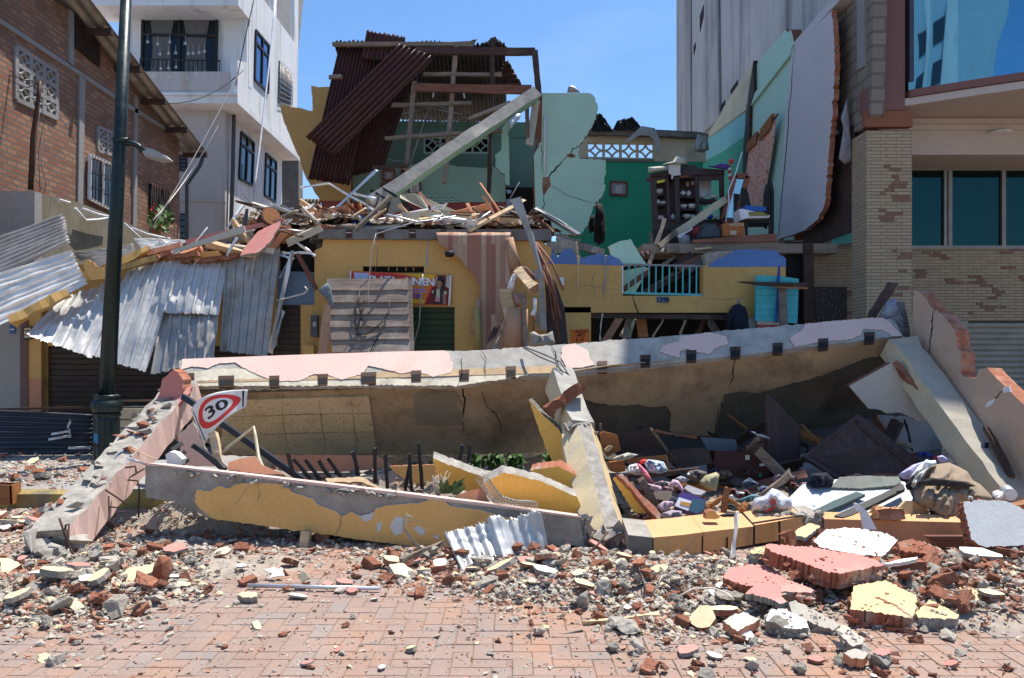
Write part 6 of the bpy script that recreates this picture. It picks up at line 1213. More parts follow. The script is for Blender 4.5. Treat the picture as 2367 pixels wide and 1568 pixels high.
def curl(pts, k, r, nm="rebar", par=None, lab=None, mat=rust, Y=None):
 m = MB(); m.tube([P(u, v, y) for (u, v), y in zip(q(k, *pts), Y)], r, 0, 6); return mk(m, nm, mat, lab, None if par else "rebar", None, par)
curl((388, 1035, 430, 1160, 435, 1270), 11, .009, par=lc, Y=(6.2, 6.2, 6.2)); curl((425, 1110, 430, 1080, 450, 1070, 445, 1200, 470, 1260, 530, 1275, 780, 1285), 11, .009, par=lc, Y=(6.15, 6.15, 6.15, 6.12, 6.1, 6.1, 6.1))
curl((690, 850, 780, 910, 830, 945), 11, .008, par=lc, Y=(6.75, 6.7, 6.7)); curl((945, 710, 860, 760, 835, 785, 900, 790, 910, 850, 905, 960, 905, 1030), 11, .008, par=lc, Y=(6.8, 6.75, 6.72, 6.7, 6.7, 6.7, 6.7)); curl((820, 705, 885, 695, 890, 740), 11, .008, par=lc, Y=(6.95, 6.9, 6.9)); curl((710, 890, 715, 1060, 760, 1000, 815, 990), 11, .008, par=lc, Y=(6.6, 6.6, 6.55, 6.55)); curl((715, 960, 760, 965), 11, .007, par=lc, Y=(6.6, 6.55)); curl((860, 580, 1010, 650), 11, .006, "brass_strip", par=lc, mat=woodp, Y=(7.3, 7.1))
curl((830, 585, 780, 610, 700, 700, 640, 770, 620, 800), 11, .008, "blue_cable", None, "thin blue cable lying along the long fallen column", plain("blue_cable_skin", (.06, .12, .22), .5), Y=(7.35, 7.3, 7.15, 7.05, 7.0))
curl((120, 1300, 230, 1230, 380, 1130), 11, .007, lab="rusty rod on the ground beside the foot of the long fallen column", Y=(6.1, 6.2, 6.3))
m = MB(); m.wall(rag(q(11, 1040, 225, 1060, 130, 1130, 62, 1162, 80, 1195, 130, 1196, 190, 1170, 290, 1130, 350, 1060, 360, 1015, 355, 1010, 280), 5, 1.2, 5), 8.3, .22, 0, 1)
m.onp(rag(q(11, 1060, 358, 1180, 200, 1255, 165, 1240, 215, 1160, 300, 1130, 352), 5, 1, 6), P(*q(11, 1120, 300)[0], 8.2), (0, -.7, .7), .03, 0, 1); mk(m, "pink_wall_piece", [pink, brick], "pink plastered brick piece standing on the upper end of the fallen column", "wall piece")
stick((838, 648, 952, 680), 7.0, 6.9, 4.5, .02, galv, "steel_strip", "short shiny strip lying over the fallen column near the yellow beam", "strip", k=11)
creamp = mt("chipped_cream_paint", (.70, .57, .34), .8, .12, 2, .3, 40, (.46, .43, .38), 3.0, .95, .505)
# middle leg
mc = T("fallen_column", P(1410, 1260, 6.6), "broken cream and grey column slanting through the middle of the fallen frame", "column")
m = MB(); loft(m, P(1298, 868, 8.7), P(1342, 1000, 7.85), [(-.17, -.14), (.17, -.14), (.11, .12), (-.11, .12)], (0, 2, 1, 3), 8, .006, 2, 1); m2 = MB()
mk(m, "upper_shaft", [conc, conc, creamp, palepink], par=mc)
m = MB(); loft(m, P(1345, 998, 7.9), P(1412, 1245, 6.62), [(-.17, -.2), (.2, -.2), (.22, -.02), (.06, .14), (-.06, .14), (-.17, -.06)], (0, 2, 2, 1, 3, 3), 9, .003, 3, 1); mk(m, "lower_shaft", [conc, brokenc, creamp, cream], par=mc)
m = MB(); R = random.Random(19)
for k in range(26):
 c = P(1412 + R.uniform(-34, 34), 1250 + R.uniform(-24, 22), 6.5); m.hull([c + Vector((R.gauss(0, .045), R.gauss(0, .045), R.gauss(0, .04))) for _ in range(10)], 0)
for k in range(16):
 c = P(1340 + R.uniform(-28, 30), 994 + R.uniform(-14, 14), 7.8); m.hull([c + Vector((R.gauss(0, .035), R.gauss(0, .035), R.gauss(0, .03))) for _ in range(10)], 0)
mk(m, "crumbled_end", brokenc, par=mc, K="stuff")
for pts, Y in (((1440, 990, 1450, 1080, 1480, 1180, 1560, 1290, 1680, 1355), (6.5, 6.4, 6.3, 6.2, 6.1)), ((1730, 1150, 1755, 1200, 1740, 1290, 1690, 1360, 1560, 1430, 1420, 1480), (6.3, 6.2, 6.1, 6.0, 5.8, 5.6)), ((1620, 1090, 1540, 1190, 1380, 1330), (6.3, 6.2, 6.0))): curl(pts, 13, .008, par=mc, Y=Y, mat=rust)
m = MB(); m.pxbar(*q(6, 1755, 1425, 1985, 1255), 8.0, 8.1, 24, .16, 0, 6, .008, 2); mk(m, "brick_strip", brick, "strip of red bricks caught on the middle column", "brickwork")
for i, pts in enumerate((q(6, 1590, 1018, 1700, 1080, 1800, 1120, 1850, 1180), q(6, 1600, 1015, 1720, 1060, 1830, 1110, 1890, 1200, 1940, 1350, 1985, 1500))):
 wire([P(u, v, y) for (u, v), y in zip(pts, (9.1, 8.75, 8.6, 8.5, 8.3, 8.2))], .009, wgrey, ("short grey cable over the pink edge of the fallen slab", "long grey cable falling over the slab edge along the middle column")[i], "cable", "cable")
# right leg, wall pieces
rc = T("fallen_column", P(2335, 1150, 7.5), "pale concrete column slanting down from the far end of the fallen slab", "column")
m = MB(); loft(m, P(2078, 800, 9.0), P(2345, 1165, 7.35), [(-.16, -.15), (.16, -.15), (.16, .12), (-.16, .12)], (0, 2, 0, 2), 16, .006, 6, 1); mk(m, "shaft", [mt("pale_column_render", (.40, .365, .30), .9, .12, 3, .4, 40, (.34, .29, .21), 1.5, .6, .5), brokenc, creamw], par=rc)
wa, wb_, wc = P(2100, 790, 9.25), P(2345, 1165, 7.5), P(2125, 675, 9.6); nW = (wb_ - wa).cross(V(0, .35, 1)).normalized(); nW = nW if nW.y < 0 else -nW
m = MB(); m.onp(rag(q(8, 1130, 225, 1190, 282, 1240, 358, 1262, 356, 1310, 400, 1380, 490, 1386, 590, 1420, 642, 1416, 770, 1440, 790, 1510, 800, 1540, 740, 1590, 730, 1640, 790, 1700, 850, 1830, 975, 2050, 1200, 2050, 1560, 1829, 1500, 1600, 1230, 1380, 930, 1092, 560, 1110, 225), 6, 1.3, 13, keep=(15, 16, 17, 18, 19, 20, 21)), wa, nW, .16, 0, 1)
for l, w_ in ((q(8, 1240, 360, 1225, 430, 1235, 480, 1215, 560, 1210, 700), 3), (q(8, 1700, 870, 1640, 930, 1580, 1000), 2.2)): m.crack(l, wa, nW, w_, 2, 3)
m.onp(q(8, 1690, 860, 1730, 850, 1745, 890, 1690, 895), wa + nW * .005, nW, .008, 3); m.onp(q(8, 1575, 995, 1590, 955, 1640, 930, 1620, 970), wa + nW * .005, nW, .008, 3)  # white patches paint sunlit spots on the shaded wall
mk(m, "fallen_wall", [mt("stained_pink_wall", (.55, .40, .29), .85, .1, 1.5, .2, 30, (.44, .25, .10), .8, .7, .5), brick, dark, whitep], "stained pinkish wall slab leaning behind the pale column, brick showing at its edge", "wall slab")
m = MB(); pq = P(*q(8, 960, 900)[0], 8.7); m.onp(rag(q(8, 685, 850, 960, 700, 1000, 732, 1260, 1050, 1225, 1060, 1150, 1088, 1100, 1060, 1020, 1025, 930, 1030, 860, 1000, 812, 998), 6, 1.2, 5, keep=(0, 1, 2, 10)), pq, (-.1, -.95, -.1), .10, 0, 1); mk(m, "grey_wall_piece", [mt("pale_grey_render", (.46, .45, .40), .85, .08, 2, .2, 30, (.38, .33, .25), 1.2, .6), brickdark], "pale grey wall piece wedged under the far end of the fallen slab", "wall piece")
m = MB(); m.pxbar(*q(8, 980, 690, 1290, 1050), 8.7, 8.3, 11, .1, 0, 8, .008, 2); mk(m, "brick_edge", brickdark, "thin line of broken bricks between the grey piece and the pale column", "brickwork")
stick((1580, 1120, 1750, 1440), 7.75, 7.4, 13, .05, woodd, "dark_batten", "dark batten leaning on the pale slanting column", k=8)
stick((975, 180, 820, 410), 9.6, 9.5, 15, .1, woodd, "charred_post", "dark splintered post sticking up behind the fallen slab by the stone pillar", "post", k=8, seg=6, jit=.004, end=woodo)
m = MB(); m.pillow(q(8, 880, 400, 930, 300, 985, 275, 1030, 340, 1060, 480, 1080, 545, 1000, 500, 930, 430), 9.5, .08, .05, 9, 0, 7, 5); mk(m, "torn_cloth", mt("blue_grey_rag", (.28, .30, .34), .9, .4, 9, .3, 60), "torn blue grey cloth bunched beside the charred post", "cloth")
for i in range(4): wire([P(u, v, 9.4) for u, v in q(8, 1000 + 14 * i, 300, 1040 + 8 * i, 400, 1050 + 10 * i, 480, 1060 + 9 * i, 550)], .008, wgrey, "grey cable trailing from the torn cloth over the slab end", "cable", "cable")["group"] = "cables at the slab end"
# front yellow beam
fb2 = T("fallen_beam", (P(800, 0, 6.6).x, 6.6, .1), "long yellow plastered beam lying across the front of the rubble, propped on bricks", "beam")
qa, qb = P(336, 1150, 6.78), P(1345, 1250, 6.35); nB = (qb - qa).cross(Vector((0, -.03, 1))).normalized(); nB = nB if nB.y < 0 else -nB
m = MB(); BO = [(336, 1075), (700, 1117), (925, 1144), (1130, 1170), (1342, 1199), (1350, 1262), (1200, 1266), (1050, 1264), (948, 1262), (870, 1253), (692, 1226), (493, 1200), (440, 1180), (400, 1160), (336, 1150)]
m.prism([ray(u, v, qa, nB) for u, v in rag(BO, 9, 1.4, 31, keep=(0, 1, 2, 3))], (.02, .32, -.06), 0, 1, 1); mk(m, "core", [mt("beam_concrete", (.36, .325, .275), .95, .3, 4, .8, 35, (.17, .15, .13), 1.8, .7, .5), brokenc], par=fb2)
m = MB(); TB = [(338, 1075), (700, 1117), (925, 1144), (1130, 1170), (1342, 1199)]; tp = [ray(u, v - .5, qa, nB) for u, v in TB]
m.prism([p + V(0, -.012, .004) for p in tp] + [p + V(.02, .31, -.045) for p in tp[::-1]], (0, 0, .014), 0, 1); mk(m, "top_plaster", [palepink, palepink], par=fb2)
m = MB(); m.onp(rag(q(12, 95, 702, 200, 712, 270, 672, 350, 690, 392, 660, 560, 642, 790, 660, 832, 712, 900, 740, 1000, 766, 1050, 822, 1160, 860, 1232, 905, 1300, 872, 1370, 905, 1400, 942, 1452, 930, 1490, 850, 1580, 822, 1680, 812, 1840, 802, 1920, 772, 2030, 790, 2070, 828, 2280, 852, 2480, 905, 2700, 935, 2600, 1010, 2420, 1100, 2200, 1170, 2000, 1188, 1760, 1138, 1500, 1108, 900, 1018, 560, 972, 230, 926, 150, 868, 82, 800), 6, 1.4, 33), qa + nB * .012, nB, .014, 0, 1)
m.crack(q(12, 570, 645, 590, 720, 575, 800), qa + nB * .012, nB, 1.2, 2, 1); m.crack(q(12, 490, 680, 440, 770, 380, 830), qa + nB * .012, nB, 1, 2, 2); m.crack(q(12, 1225, 885, 1215, 980, 1180, 1050), qa + nB * .012, nB, 1.6, 2, 3)
mk(m, "yellow_plaster", [mt("bright_yellow_paint", (.78, .45, .15), .7, .12, 1.4, .15, 30, (.50, .27, .06), 1.6, .6, .55), plw, darkconc], par=fb2)  # yellow brightened to put light bounced off the ground into the colour
m = MB()
for z in ((1600, 980, 1650, 910, 1710, 920, 1700, 1040, 1640, 1060), (1780, 1000, 1830, 980, 1880, 1020, 1850, 1060), (1940, 1060, 1990, 1050, 1980, 1090), (1500, 960, 1540, 950, 1530, 1020, 1505, 1030), (1360, 905, 1440, 890, 1480, 870, 1460, 935, 1400, 950)): m.onp(rag(q(12, *z), 4, 1, 2), qa + nB * .015, nB, .006, 0)
mk(m, "bare_patch", plg, par=fb2)
m = MB(); R = random.Random(22)
for k in range(46):
 t = R.random(); u = 400 + 520 * t; v = 1082 + 60 * t + R.uniform(2, 12); c = ray(u, v, qa, nB) + nB * .01; m.hull([c + Vector((R.gauss(0, .025), R.gauss(0, .02), R.gauss(0, .014))) for _ in range(9)], 0)
for k in range(20):
 c = P(1350 + R.uniform(-12, 14), 1225 + R.uniform(-30, 40), 6.4); m.hull([c + Vector((R.gauss(0, .035), R.gauss(0, .035), R.gauss(0, .035))) for _ in range(9)], 0)
mk(m, "crumbled_edge", brokenc, par=fb2, K="stuff")
bpz = T("brick_pier", P(720, 1285, 6.35), "short brick pier with a wooden post propping the long yellow beam", "pier"); x0, x1 = P(722, 0, 6.5).x, P(752, 0, 6.5).x
m = MB(); m.bb((x0, 6.62, -.02), (x1, 6.86, .2)); mk(m, "bricks", brickdark, par=bpz); m = MB(); m.pxbar((702, 1283), (708, 1228), 6.52, 6.55, 20, .09, 0); mk(m, "post", woodp, par=bpz)
# front tin sheet
m = MB(); fc = q(13, 342, 1105, 1100, 928, 1168, 1285, 488, 1415)
corr(m, [P(*fc[0], 6.12), P(*fc[1], 6.22), P(*fc[2], 6.2), P(*fc[3], 5.74)], 9, .011, 0, 22, .02, 1.5, 5, 10, 'sin', .003, .012, lambda a, b: .06 * math.exp(-((a - .52) / .09) ** 2) + .02 * math.exp(-((b - .22 - a * .1) / .05) ** 2) * (a < .45)); mk(m, "tin_sheet", metalm("spotted_galvanised_sheet", (.50, .50, .49), .5, .4, (.40, .33, .25), .5, 5, .2, 9, .52), "crumpled tin sheet leaning on the long yellow beam", "tin sheet")
stick((0, 1310, 360, 1180), 5.75, 6.2, 14, .03, wood, "weathered_board", "weathered grey board leaning behind the crumpled tin sheet", k=13)
# net of chicken wire
def net(m, fn, nu, nv, r=.0022):
 for j in range(nv + 1):
  m.tube([fn((i + .5 * (j % 2)) / nu, (j + (.3 if i % 2 else -.3)) / nv) for i in range(nu + 1)], r, 0, 3, cap=False)
 for i in range(0, nu + 1): m.tube([fn((i + .25 * sin(j * 2)) / nu, j / nv) for j in range(nv + 1)], r, 0, 3, cap=False)
m = MB(); ne = q(13, 640, 700, 760, 860, 900, 900, 1030, 905);
def fnet(a, b):
 k = min(2.999, max(0, a * 3)); i = int(k); t = k - i; u = ne[i][0] * (1 - t) + ne[i + 1][0] * t; v = ne[i][1] * (1 - t) + ne[i + 1][1] * t; return P(u + 14 * cos(b * 6.2), v - 14 * sin(b * 6.2) * .8 - 6, 6.5 - .06 * sin(b * 6.2 + 1))
net(m, fnet, 30, 12); mk(m, "wire_netting", galvd, "rolled wire netting resting on the end of the long yellow beam", "netting")
m = MB(); ne2 = q(13, 50, 950, 150, 1010, 20, 1010, 60, 1130, 170, 1220, 300, 1300)
m.tube([P(u, v, 6.2) for u, v in ne2], .004, 0, 4)
def fnet2(a, b):
 pts = q(13, 55, 960, 30, 1060, 100, 1160, 200, 1240, 330, 1300); k = min(3.999, max(0, a * 4)); i = int(k); t = k - i; u = pts[i][0] * (1 - t) + pts[i + 1][0] * t; v = pts[i][1] * (1 - t) + pts[i + 1][1] * t; return P(u + 9 * (b - .5), v + 5 * (b - .5), 6.15)
net(m, fnet2, 40, 3, .002); mk(m, "wire_netting", galvd, "loop of wire netting hanging in front of the long yellow beam", "netting")
# orange kerb beams on the right
ob = T("orange_beam", P(1650, 1280, 6.3), "cracked orange beam lying in three pieces before the dark interior", "beam")
def curb(px, Ys, hpx, depth, mats, nm, par, lift=.012):
 m = MB(); f0 = [P(u, v, y) for (u, v), y in zip(px, Ys)]; f1 = [P(u, v + h, y) for (u, v), y, h in zip(px, Ys, hpx)]
 n = len(px)
 for i in range(n - 1):
  a, b, c, d = f0[i], f0[i + 1], f1[i + 1], f1[i]; k = V(.02, depth, .03)
  m.add([a, b, c, d, a + k, b + k, c + k, d + k], [(0, 3, 2, 1)], 0); o = len(m.v) - 8
  m.f += [[o, o + 1, o + 5, o + 4], [o + 3, o + 7, o + 6, o + 2], [o + 4, o + 5, o + 6, o + 7], [o, o + 4, o + 7, o + 3], [o + 1, o + 2, o + 6, o + 5]]; m.m += [1, 2, 2, 2, 2]; m.sm += [False] * 5
 return mk(m, nm, mats, par=par)
orf = mt("orange_front_plaster", (.60, .33, .13), .8, .12, 2, .3, 40, (.22, .20, .16), 2.0, .85, .57)
curb(q(14, 345, 1052, 535, 1072), (6.15, 6.12), (42, 48), .5, [darkconc, brokenc, brokenc], "broken_end", ob)
curb(q(14, 535, 1072, 760, 1052, 925, 1030), (6.12, 6.2, 6.27), (49, 49, 49), .5, [orf, orange, brokenc], "segment", ob); curb(q(14, 928, 1030, 1120, 1008, 1322, 985), (6.27, 6.36, 6.48), (48, 46, 42), .5, [orf, orange, brokenc], "segment", ob)
curb(q(14, 1330, 975, 1515, 945, 1700, 905), (6.5, 6.58, 6.7), (44, 45, 42), .4, [orf, orange, brokenc], "segment", ob); curb(q(14, 1700, 905, 1800, 900, 1895, 940), (6.72, 6.78, 6.8), (42, 42, 34), .3, [brokenc, brokenc, brokenc], "broken_end", ob)
m = MB()
for z in ((535, 1075, 535, 1240), (920, 1060, 915, 1220), (1115, 1070, 1110, 1200), (1325, 985, 1322, 1130), (1520, 945, 1525, 1110), (1320, 960, 1700, 900)):
 u1, u2 = q(14, *z); m.pxbar(u1, u2, 6.13 + (z[0] - 535) / 2600, 6.13 + (z[2] - 535) / 2600, 2.2, .03, 0)
mk(m, "joint", dark, par=ob)
m = MB(); R = random.Random(4)
for k in range(40):
 u, v = q(14, R.uniform(1330, 1880), 0)[0]; t = (u - 1745) / 165; v = 1206 - 12 * t + R.uniform(-10, 8); c = P(u, v, 6.75); m.hull([c + Vector((R.gauss(0, .03), R.gauss(0, .03), R.gauss(0, .02))) for _ in range(9)], 0)
mk(m, "crumbled_edge", brokenc, par=ob, K="stuff")
sb = T("salmon_beam", P(2070, 1255, 6.7), "straight salmon coloured beam behind the white slab on the ground", "beam"); curb([(1905, 1200), (2070, 1204), (2235, 1208)], (6.75, 6.62, 6.5), (55, 52, 50), .16, [mt("salmon_front", (.56, .27, .14), .8, .12, 2, .2, 40, (.50, .32, .13), 1.2, .6, .55), orange, brokenc], "body", sb)
m = MB(); m.wall(q(15, 1350, 735, 1610, 735, 1620, 800, 1440, 812), 6.4, .06, 0); mk(m, "red_board", woodr, "red brown board lying against the salmon beam", "board")
# big slabs on the right
def slab(k, z, pz, n, th, mats, lab, nm="plaster_slab", cat="slab", seed=1, amp=2.0, extra=None):
 """flat broken slab: picture outline on the plane through point pz with normal n"""
 m = MB(); ol = rag(q(k, *z), 4.5, amp, seed); m.onp(ol, pz, n, th, 0, 1)
 if th >= .07:
  r_ = random.Random(seed); nn = Vector(n).normalized()
  for u, v in ol:
   if r_.random() < .75: c = ray(u, v, pz, n) - nn * th * r_.uniform(.3, .95); s_ = r_.uniform(.008, .024); m.hull([c + Vector((r_.gauss(0, s_), r_.gauss(0, s_), r_.gauss(0, s_ * .7))) for _ in range(8)], 1)
 if th >= .08 and Vector(n).normalized().z > .8:
  us, vs_ = [a for a, b in ol], [b for a, b in ol]; cu_, cv_ = sum(us) / len(us), sum(vs_) / len(vs_)
  for _ in range(16):
   a = r_.choice(ol); t = r_.uniform(0, .85); c = ray(cu_ + (a[0] - cu_) * t, cv_ + (a[1] - cv_) * t, pz, n); s_ = r_.uniform(.003, .010); m.hull([c + Vector((r_.gauss(0, s_), r_.gauss(0, s_), r_.gauss(0, s_ * .6))) for _ in range(7)], 1)
 if extra: extra(m)
 return mk(m, nm, mats, lab, cat)
brk2 = mt("brick_and_mortar_edge", (.34, .13, .075), .95, .3, 7, .9, 26, (.40, .36, .30), 4.5, .9, .5)
slab(15, (295, 795, 325, 783, 480, 795, 640, 810, 790, 835, 900, 850, 1020, 890, 1070, 922, 950, 945, 850, 965, 790, 978, 700, 968, 560, 915, 420, 862, 330, 832), P(*q(15, 700, 965)[0], 4.9), (.06, -.16, 1), .105, [pink, brk2], "big pink topped wall slab lying on top of the rubble", "pink_slab", seed=3)
slab(15, (18, 1000, 70, 940, 210, 915, 330, 925, 365, 960, 480, 1030, 620, 1085, 600, 1102, 400, 1096, 300, 1090, 200, 1060, 100, 1035), P(*q(15, 200, 1045)[0], 4.95), (.0, -.12, 1), .08, [pink, brk2], "lower pink topped slab half under the big pink one", "pink_slab", seed=5)
slab(15, (165, 1105, 240, 1048, 395, 1045, 400, 1130, 450, 1160, 390, 1175, 310, 1135, 230, 1120), P(*q(15, 300, 1120)[0], 4.75), (.0, -.2, 1), .04, [pink, brokenc], "small cracked pink slab in front of the two larger ones", "pink_slab", seed=6)
slab(15, (610, 760, 692, 690, 800, 680, 900, 682, 1000, 700, 1100, 722, 1162, 757, 1100, 832, 1060, 866, 900, 850, 720, 822, 645, 802), P(*q(15, 900, 850)[0], 5.55), (0, -.30, 1), .09, [plw, brk2], "white plaster slab leaning on bricks before the salmon beam", "white_slab", seed=7)
slab(15, (1590, 508, 1700, 496, 1870, 505, 1985, 560, 2110, 600, 2110, 780, 1985, 792, 1900, 795, 1740, 806, 1692, 792, 1640, 745, 1612, 625), P(*q(15, 1750, 800)[0], 5.85), (-.12, -.85, .5), .12, [plg, brk2], "pale grey plastered slab standing tilted on its brick edge", "grey_slab", seed=8)
slab(15, (872, 1060, 1080, 1020, 1282, 1120, 1286, 1192, 1256, 1272, 1160, 1252, 1000, 1228, 850, 1212, 862, 1120), P(*q(15, 1000, 1228)[0], 4.55), (0, -.12, 1), .125, [cream, brk2], "big cream topped slab nearest the street on the rubble", "cream_slab", seed=9, extra=lambda m: m.crack(q(15, 1015, 1128, 1090, 1165, 1160, 1195, 1200, 1230, 1255, 1268), P(*q(15, 1000, 1228)[0], 4.55), (0, -.12, 1), 4, 1, 3))
slab(15, (1275, 1237, 1370, 1147, 1470, 1195, 1562, 1247, 1542, 1276, 1400, 1270, 1292, 1262), P(*q(15, 1400, 1270)[0], 4.5), (0, -.12, 1), .10, [cream, brokenc], "triangular cream topped chunk beside the big cream slab", "cream_slab", seed=10)
slab(15, (195, 832, 240, 808, 290, 796, 300, 830, 330, 850, 200, 845), P(*q(15, 250, 840)[0], 5.35), (0, -.1, 1), .08, [cream, brokenc], "small cream chunk at the back corner of the big pink slab", "cream_slab", seed=11)
slab(15, (490, 705, 530, 675, 590, 648, 655, 668, 620, 700, 560, 742, 500, 732), P(*q(15, 560, 735)[0], 5.75), (0, -.2, 1), .03, [cream, brokenc], "cream plaster cap on the brick block before the orange beam", "cream_slab", seed=12)
slab(15, (450, 700, 600, 690, 700, 685, 690, 740, 600, 792, 460, 795), P(*q(15, 500, 700)[0], 5.9), (0, -.9, .35), .16, [brk2, brk2], "brick block carrying a cream cap before the orange beam", "brick_block", "brick block", 13)
slab(15, (1510, 1080, 1560, 1050, 1730, 1105, 1700, 1150, 1660, 1160, 1590, 1110), P(*q(15, 1600, 1110)[0], 4.85), (0, -.35, 1), .05, [cream, brokenc], "tilted cream chunk among the brick lumps near the grey slab", "cream_slab", seed=14)
slab(15, (1362, 1085, 1400, 1045, 1560, 1120, 1665, 1180, 1650, 1225, 1600, 1215, 1480, 1160), P(*q(15, 1500, 1160)[0], 4.75), (.1, -.8, .6), .09, [brick, brk2], "long broken brick slab tilted beside the triangular chunk", "brick_slab", "brick slab", 15)
slab(15, (1160, 775, 1250, 750, 1380, 790, 1445, 830, 1440, 856, 1300, 842, 1180, 828), P(*q(15, 1300, 840)[0], 5.5), (0, -.5, .8), .10, [brk2, brk2], "crusty brick slab lying behind the white plaster slab", "brick_slab", "brick slab", 16)
for i, z in enumerate(((1090, 920, 1225, 905, 1225, 1035, 1120, 1040), (1232, 905, 1350, 900, 1362, 1020, 1232, 1035), (1180, 1042, 1290, 1040, 1300, 1130, 1190, 1130))):
 slab(15, z, P(*q(15, z[0], z[1])[0], 5.2 + .02 * i), (.0, -1, .12), .16, [brickdark, brick], ("dark brick block under the corner of the big pink slab", "dark brick block next to the one under the pink slab", "lower dark brick block beneath the other two")[i], "brick_block", "brick block", 20 + i, .8)
slab(15, (1030, 560, 1085, 552, 1200, 555, 1208, 600, 1215, 622, 1120, 628, 1030, 622, 1042, 595), P(*q(15, 1100, 620)[0], 6.55), (0, -1, .12), .14, [brick, orange], "red brick chunk sitting on top of the salmon beam", "brick_chunk", "brick chunk", 30, .8)
slab(15, (1072, 910, 1200, 880, 1290, 868, 1290, 882, 1180, 905, 1080, 916), P(*q(15, 1180, 905)[0], 5.15), (0, -.4, 1), .03, [plw, plw], "thin white plaster sliver on the dark brick blocks", "white_sliver", "plaster sliver", 31, .5)
slab(15, (20, 1290, 60, 1260, 150, 1230, 262, 1275, 200, 1310, 110, 1355), P(*q(15, 110, 1350)[0], 4.35), (0, -.2, 1), .05, [rubm, salmon], "flat tile chunk with salmon edge at the near side of the heap", "tile_chunk", "chunk", 32)
slab(15, (330, 1215, 420, 1210, 560, 1280, 580, 1330, 500, 1340, 420, 1330, 300, 1285), P(*q(15, 420, 1330)[0], 4.4), (0, -.25, 1), .09, [plw, brokenc], "rounded white plaster chunk at the near side of the heap", "white_chunk", "chunk", 33)
slab(15, (450, 1170, 500, 1155, 620, 1220, 790, 1310, 740, 1350, 620, 1310, 480, 1240), P(*q(15, 600, 1300)[0], 4.5), (0, -.35, 1), .09, [rubc, brokenc], "long grey concrete chunk beside the big cream slab", "concrete_chunk", "chunk", 34)
slab(15, (790, 1385, 860, 1345, 940, 1400, 930, 1440, 860, 1450), P(*q(15, 860, 1450)[0], 4.1), (0, -.4, 1), .08, [rubm, brokenc], "squarish concrete chunk before the big cream slab", "concrete_chunk", "chunk", 35)
slab(15, (805, 1490, 880, 1468, 968, 1500, 940, 1535, 850, 1525), P(*q(15, 880, 1530)[0], 3.95), (0, -.2, 1), .05, [rubc, salmon], "flat chunk with a salmon edge lying on the open pavers", "tile_chunk", "chunk", 36)
slab(15, (1000, 1490, 1030, 1465, 1110, 1470, 1115, 1500, 1060, 1515), P(*q(15, 1060, 1510)[0], 3.98), (0, -.2, 1), .07, [pink, brokenc], "pink topped lump on the open pavers", "pink_chunk", "chunk", 37)
for i, z in enumerate(((0, 170, 60, 175, 142, 215, 60, 268, 0, 305), (790, 282, 850, 238, 1012, 206, 1002, 262, 832, 326), (405, 470, 490, 434, 558, 492, 510, 506, 430, 490), (1558, 415, 1600, 392, 1690, 400, 1688, 425, 1590, 430), (1955, 300, 1985, 256, 2028, 300, 1985, 332), (1140, 345, 1180, 322, 1255, 335, 1250, 350, 1160, 355))):
 slab(16, z, P(*q(16, z[-2], z[-1])[0], (5.45, 5.35, 4.8, 5.0, 5.3, 5.25)[i]), (0, -.45, 1) if i != 4 else (0, -1, .3), .05, [ply, (brk2, brokenc, brokenc, brokenc, brokenc, brokenc)[i]], ("yellow topped slab at the street's edge near the paver corner", "large pale yellow plaster slab leaning on a round brick lump", "pale yellow chip at the near edge of the grey heap", "pale yellow chip lying near the thin metal tube", "pale yellow chip standing upright behind the thin metal tube", "small pale yellow chip below the leaning plaster slab")[i], "yellow_chip" if i > 1 else "yellow_slab", "plaster chip", 40 + i)
m = MB(); R = random.Random(51); c = P(*q(16, 1062, 240)[0], 5.3); m.hull([c + Vector((R.gauss(0, .034), R.gauss(0, .034), R.gauss(0, .05))) for _ in range(40)], 0); mk(m, "brick_lump", brick, "round red brick lump propping the pale yellow plaster slab", "brick lump")
for z, lab, ma in (((1730, 250, 1800, 232, 1858, 238, 1868, 290, 1770, 300, 1790, 270), "crumpled white paper lying behind the thin metal tube", plw),): slab(16, z, P(*q(16, 1770, 298)[0], 5.5), (0, -.7, 1), .01, [ma, ma], lab, "white_paper", "paper", 3)
m = MB(); m.tube([P(*q(16, 1630, 352)[0], 5.32), P(*q(16, 2500, 372)[0], 5.25)], .014, 0, 8); mk(m, "metal_tube", steel, "thin grey metal tube lying across the pavers", "tube")
dr = T("wooden_box", P(20, 1170, 8.0), "open wooden drawer box lying beside the yellow kerb", "drawer"); m = MB(); m.wall(q(11, -60, 815, 75, 820, 80, 945, -60, 950), 8.0, .02, 0); mk(m, "front", woodo, par=dr); m = MB(); m.prism([P(*q(11, 75, 820)[0], 8.0), P(*q(11, 137, 803)[0], 8.25), P(*q(11, 137, 915)[0], 8.25), P(*q(11, 80, 947)[0], 8.0)], (-.02, .0, 0), 0); mk(m, "side", woodo, par=dr); m = MB(); m.wall(q(11, -60, 805, 130, 803, 130, 915, -60, 915), 8.27, .02, 0); mk(m, "back", redcab, par=dr)
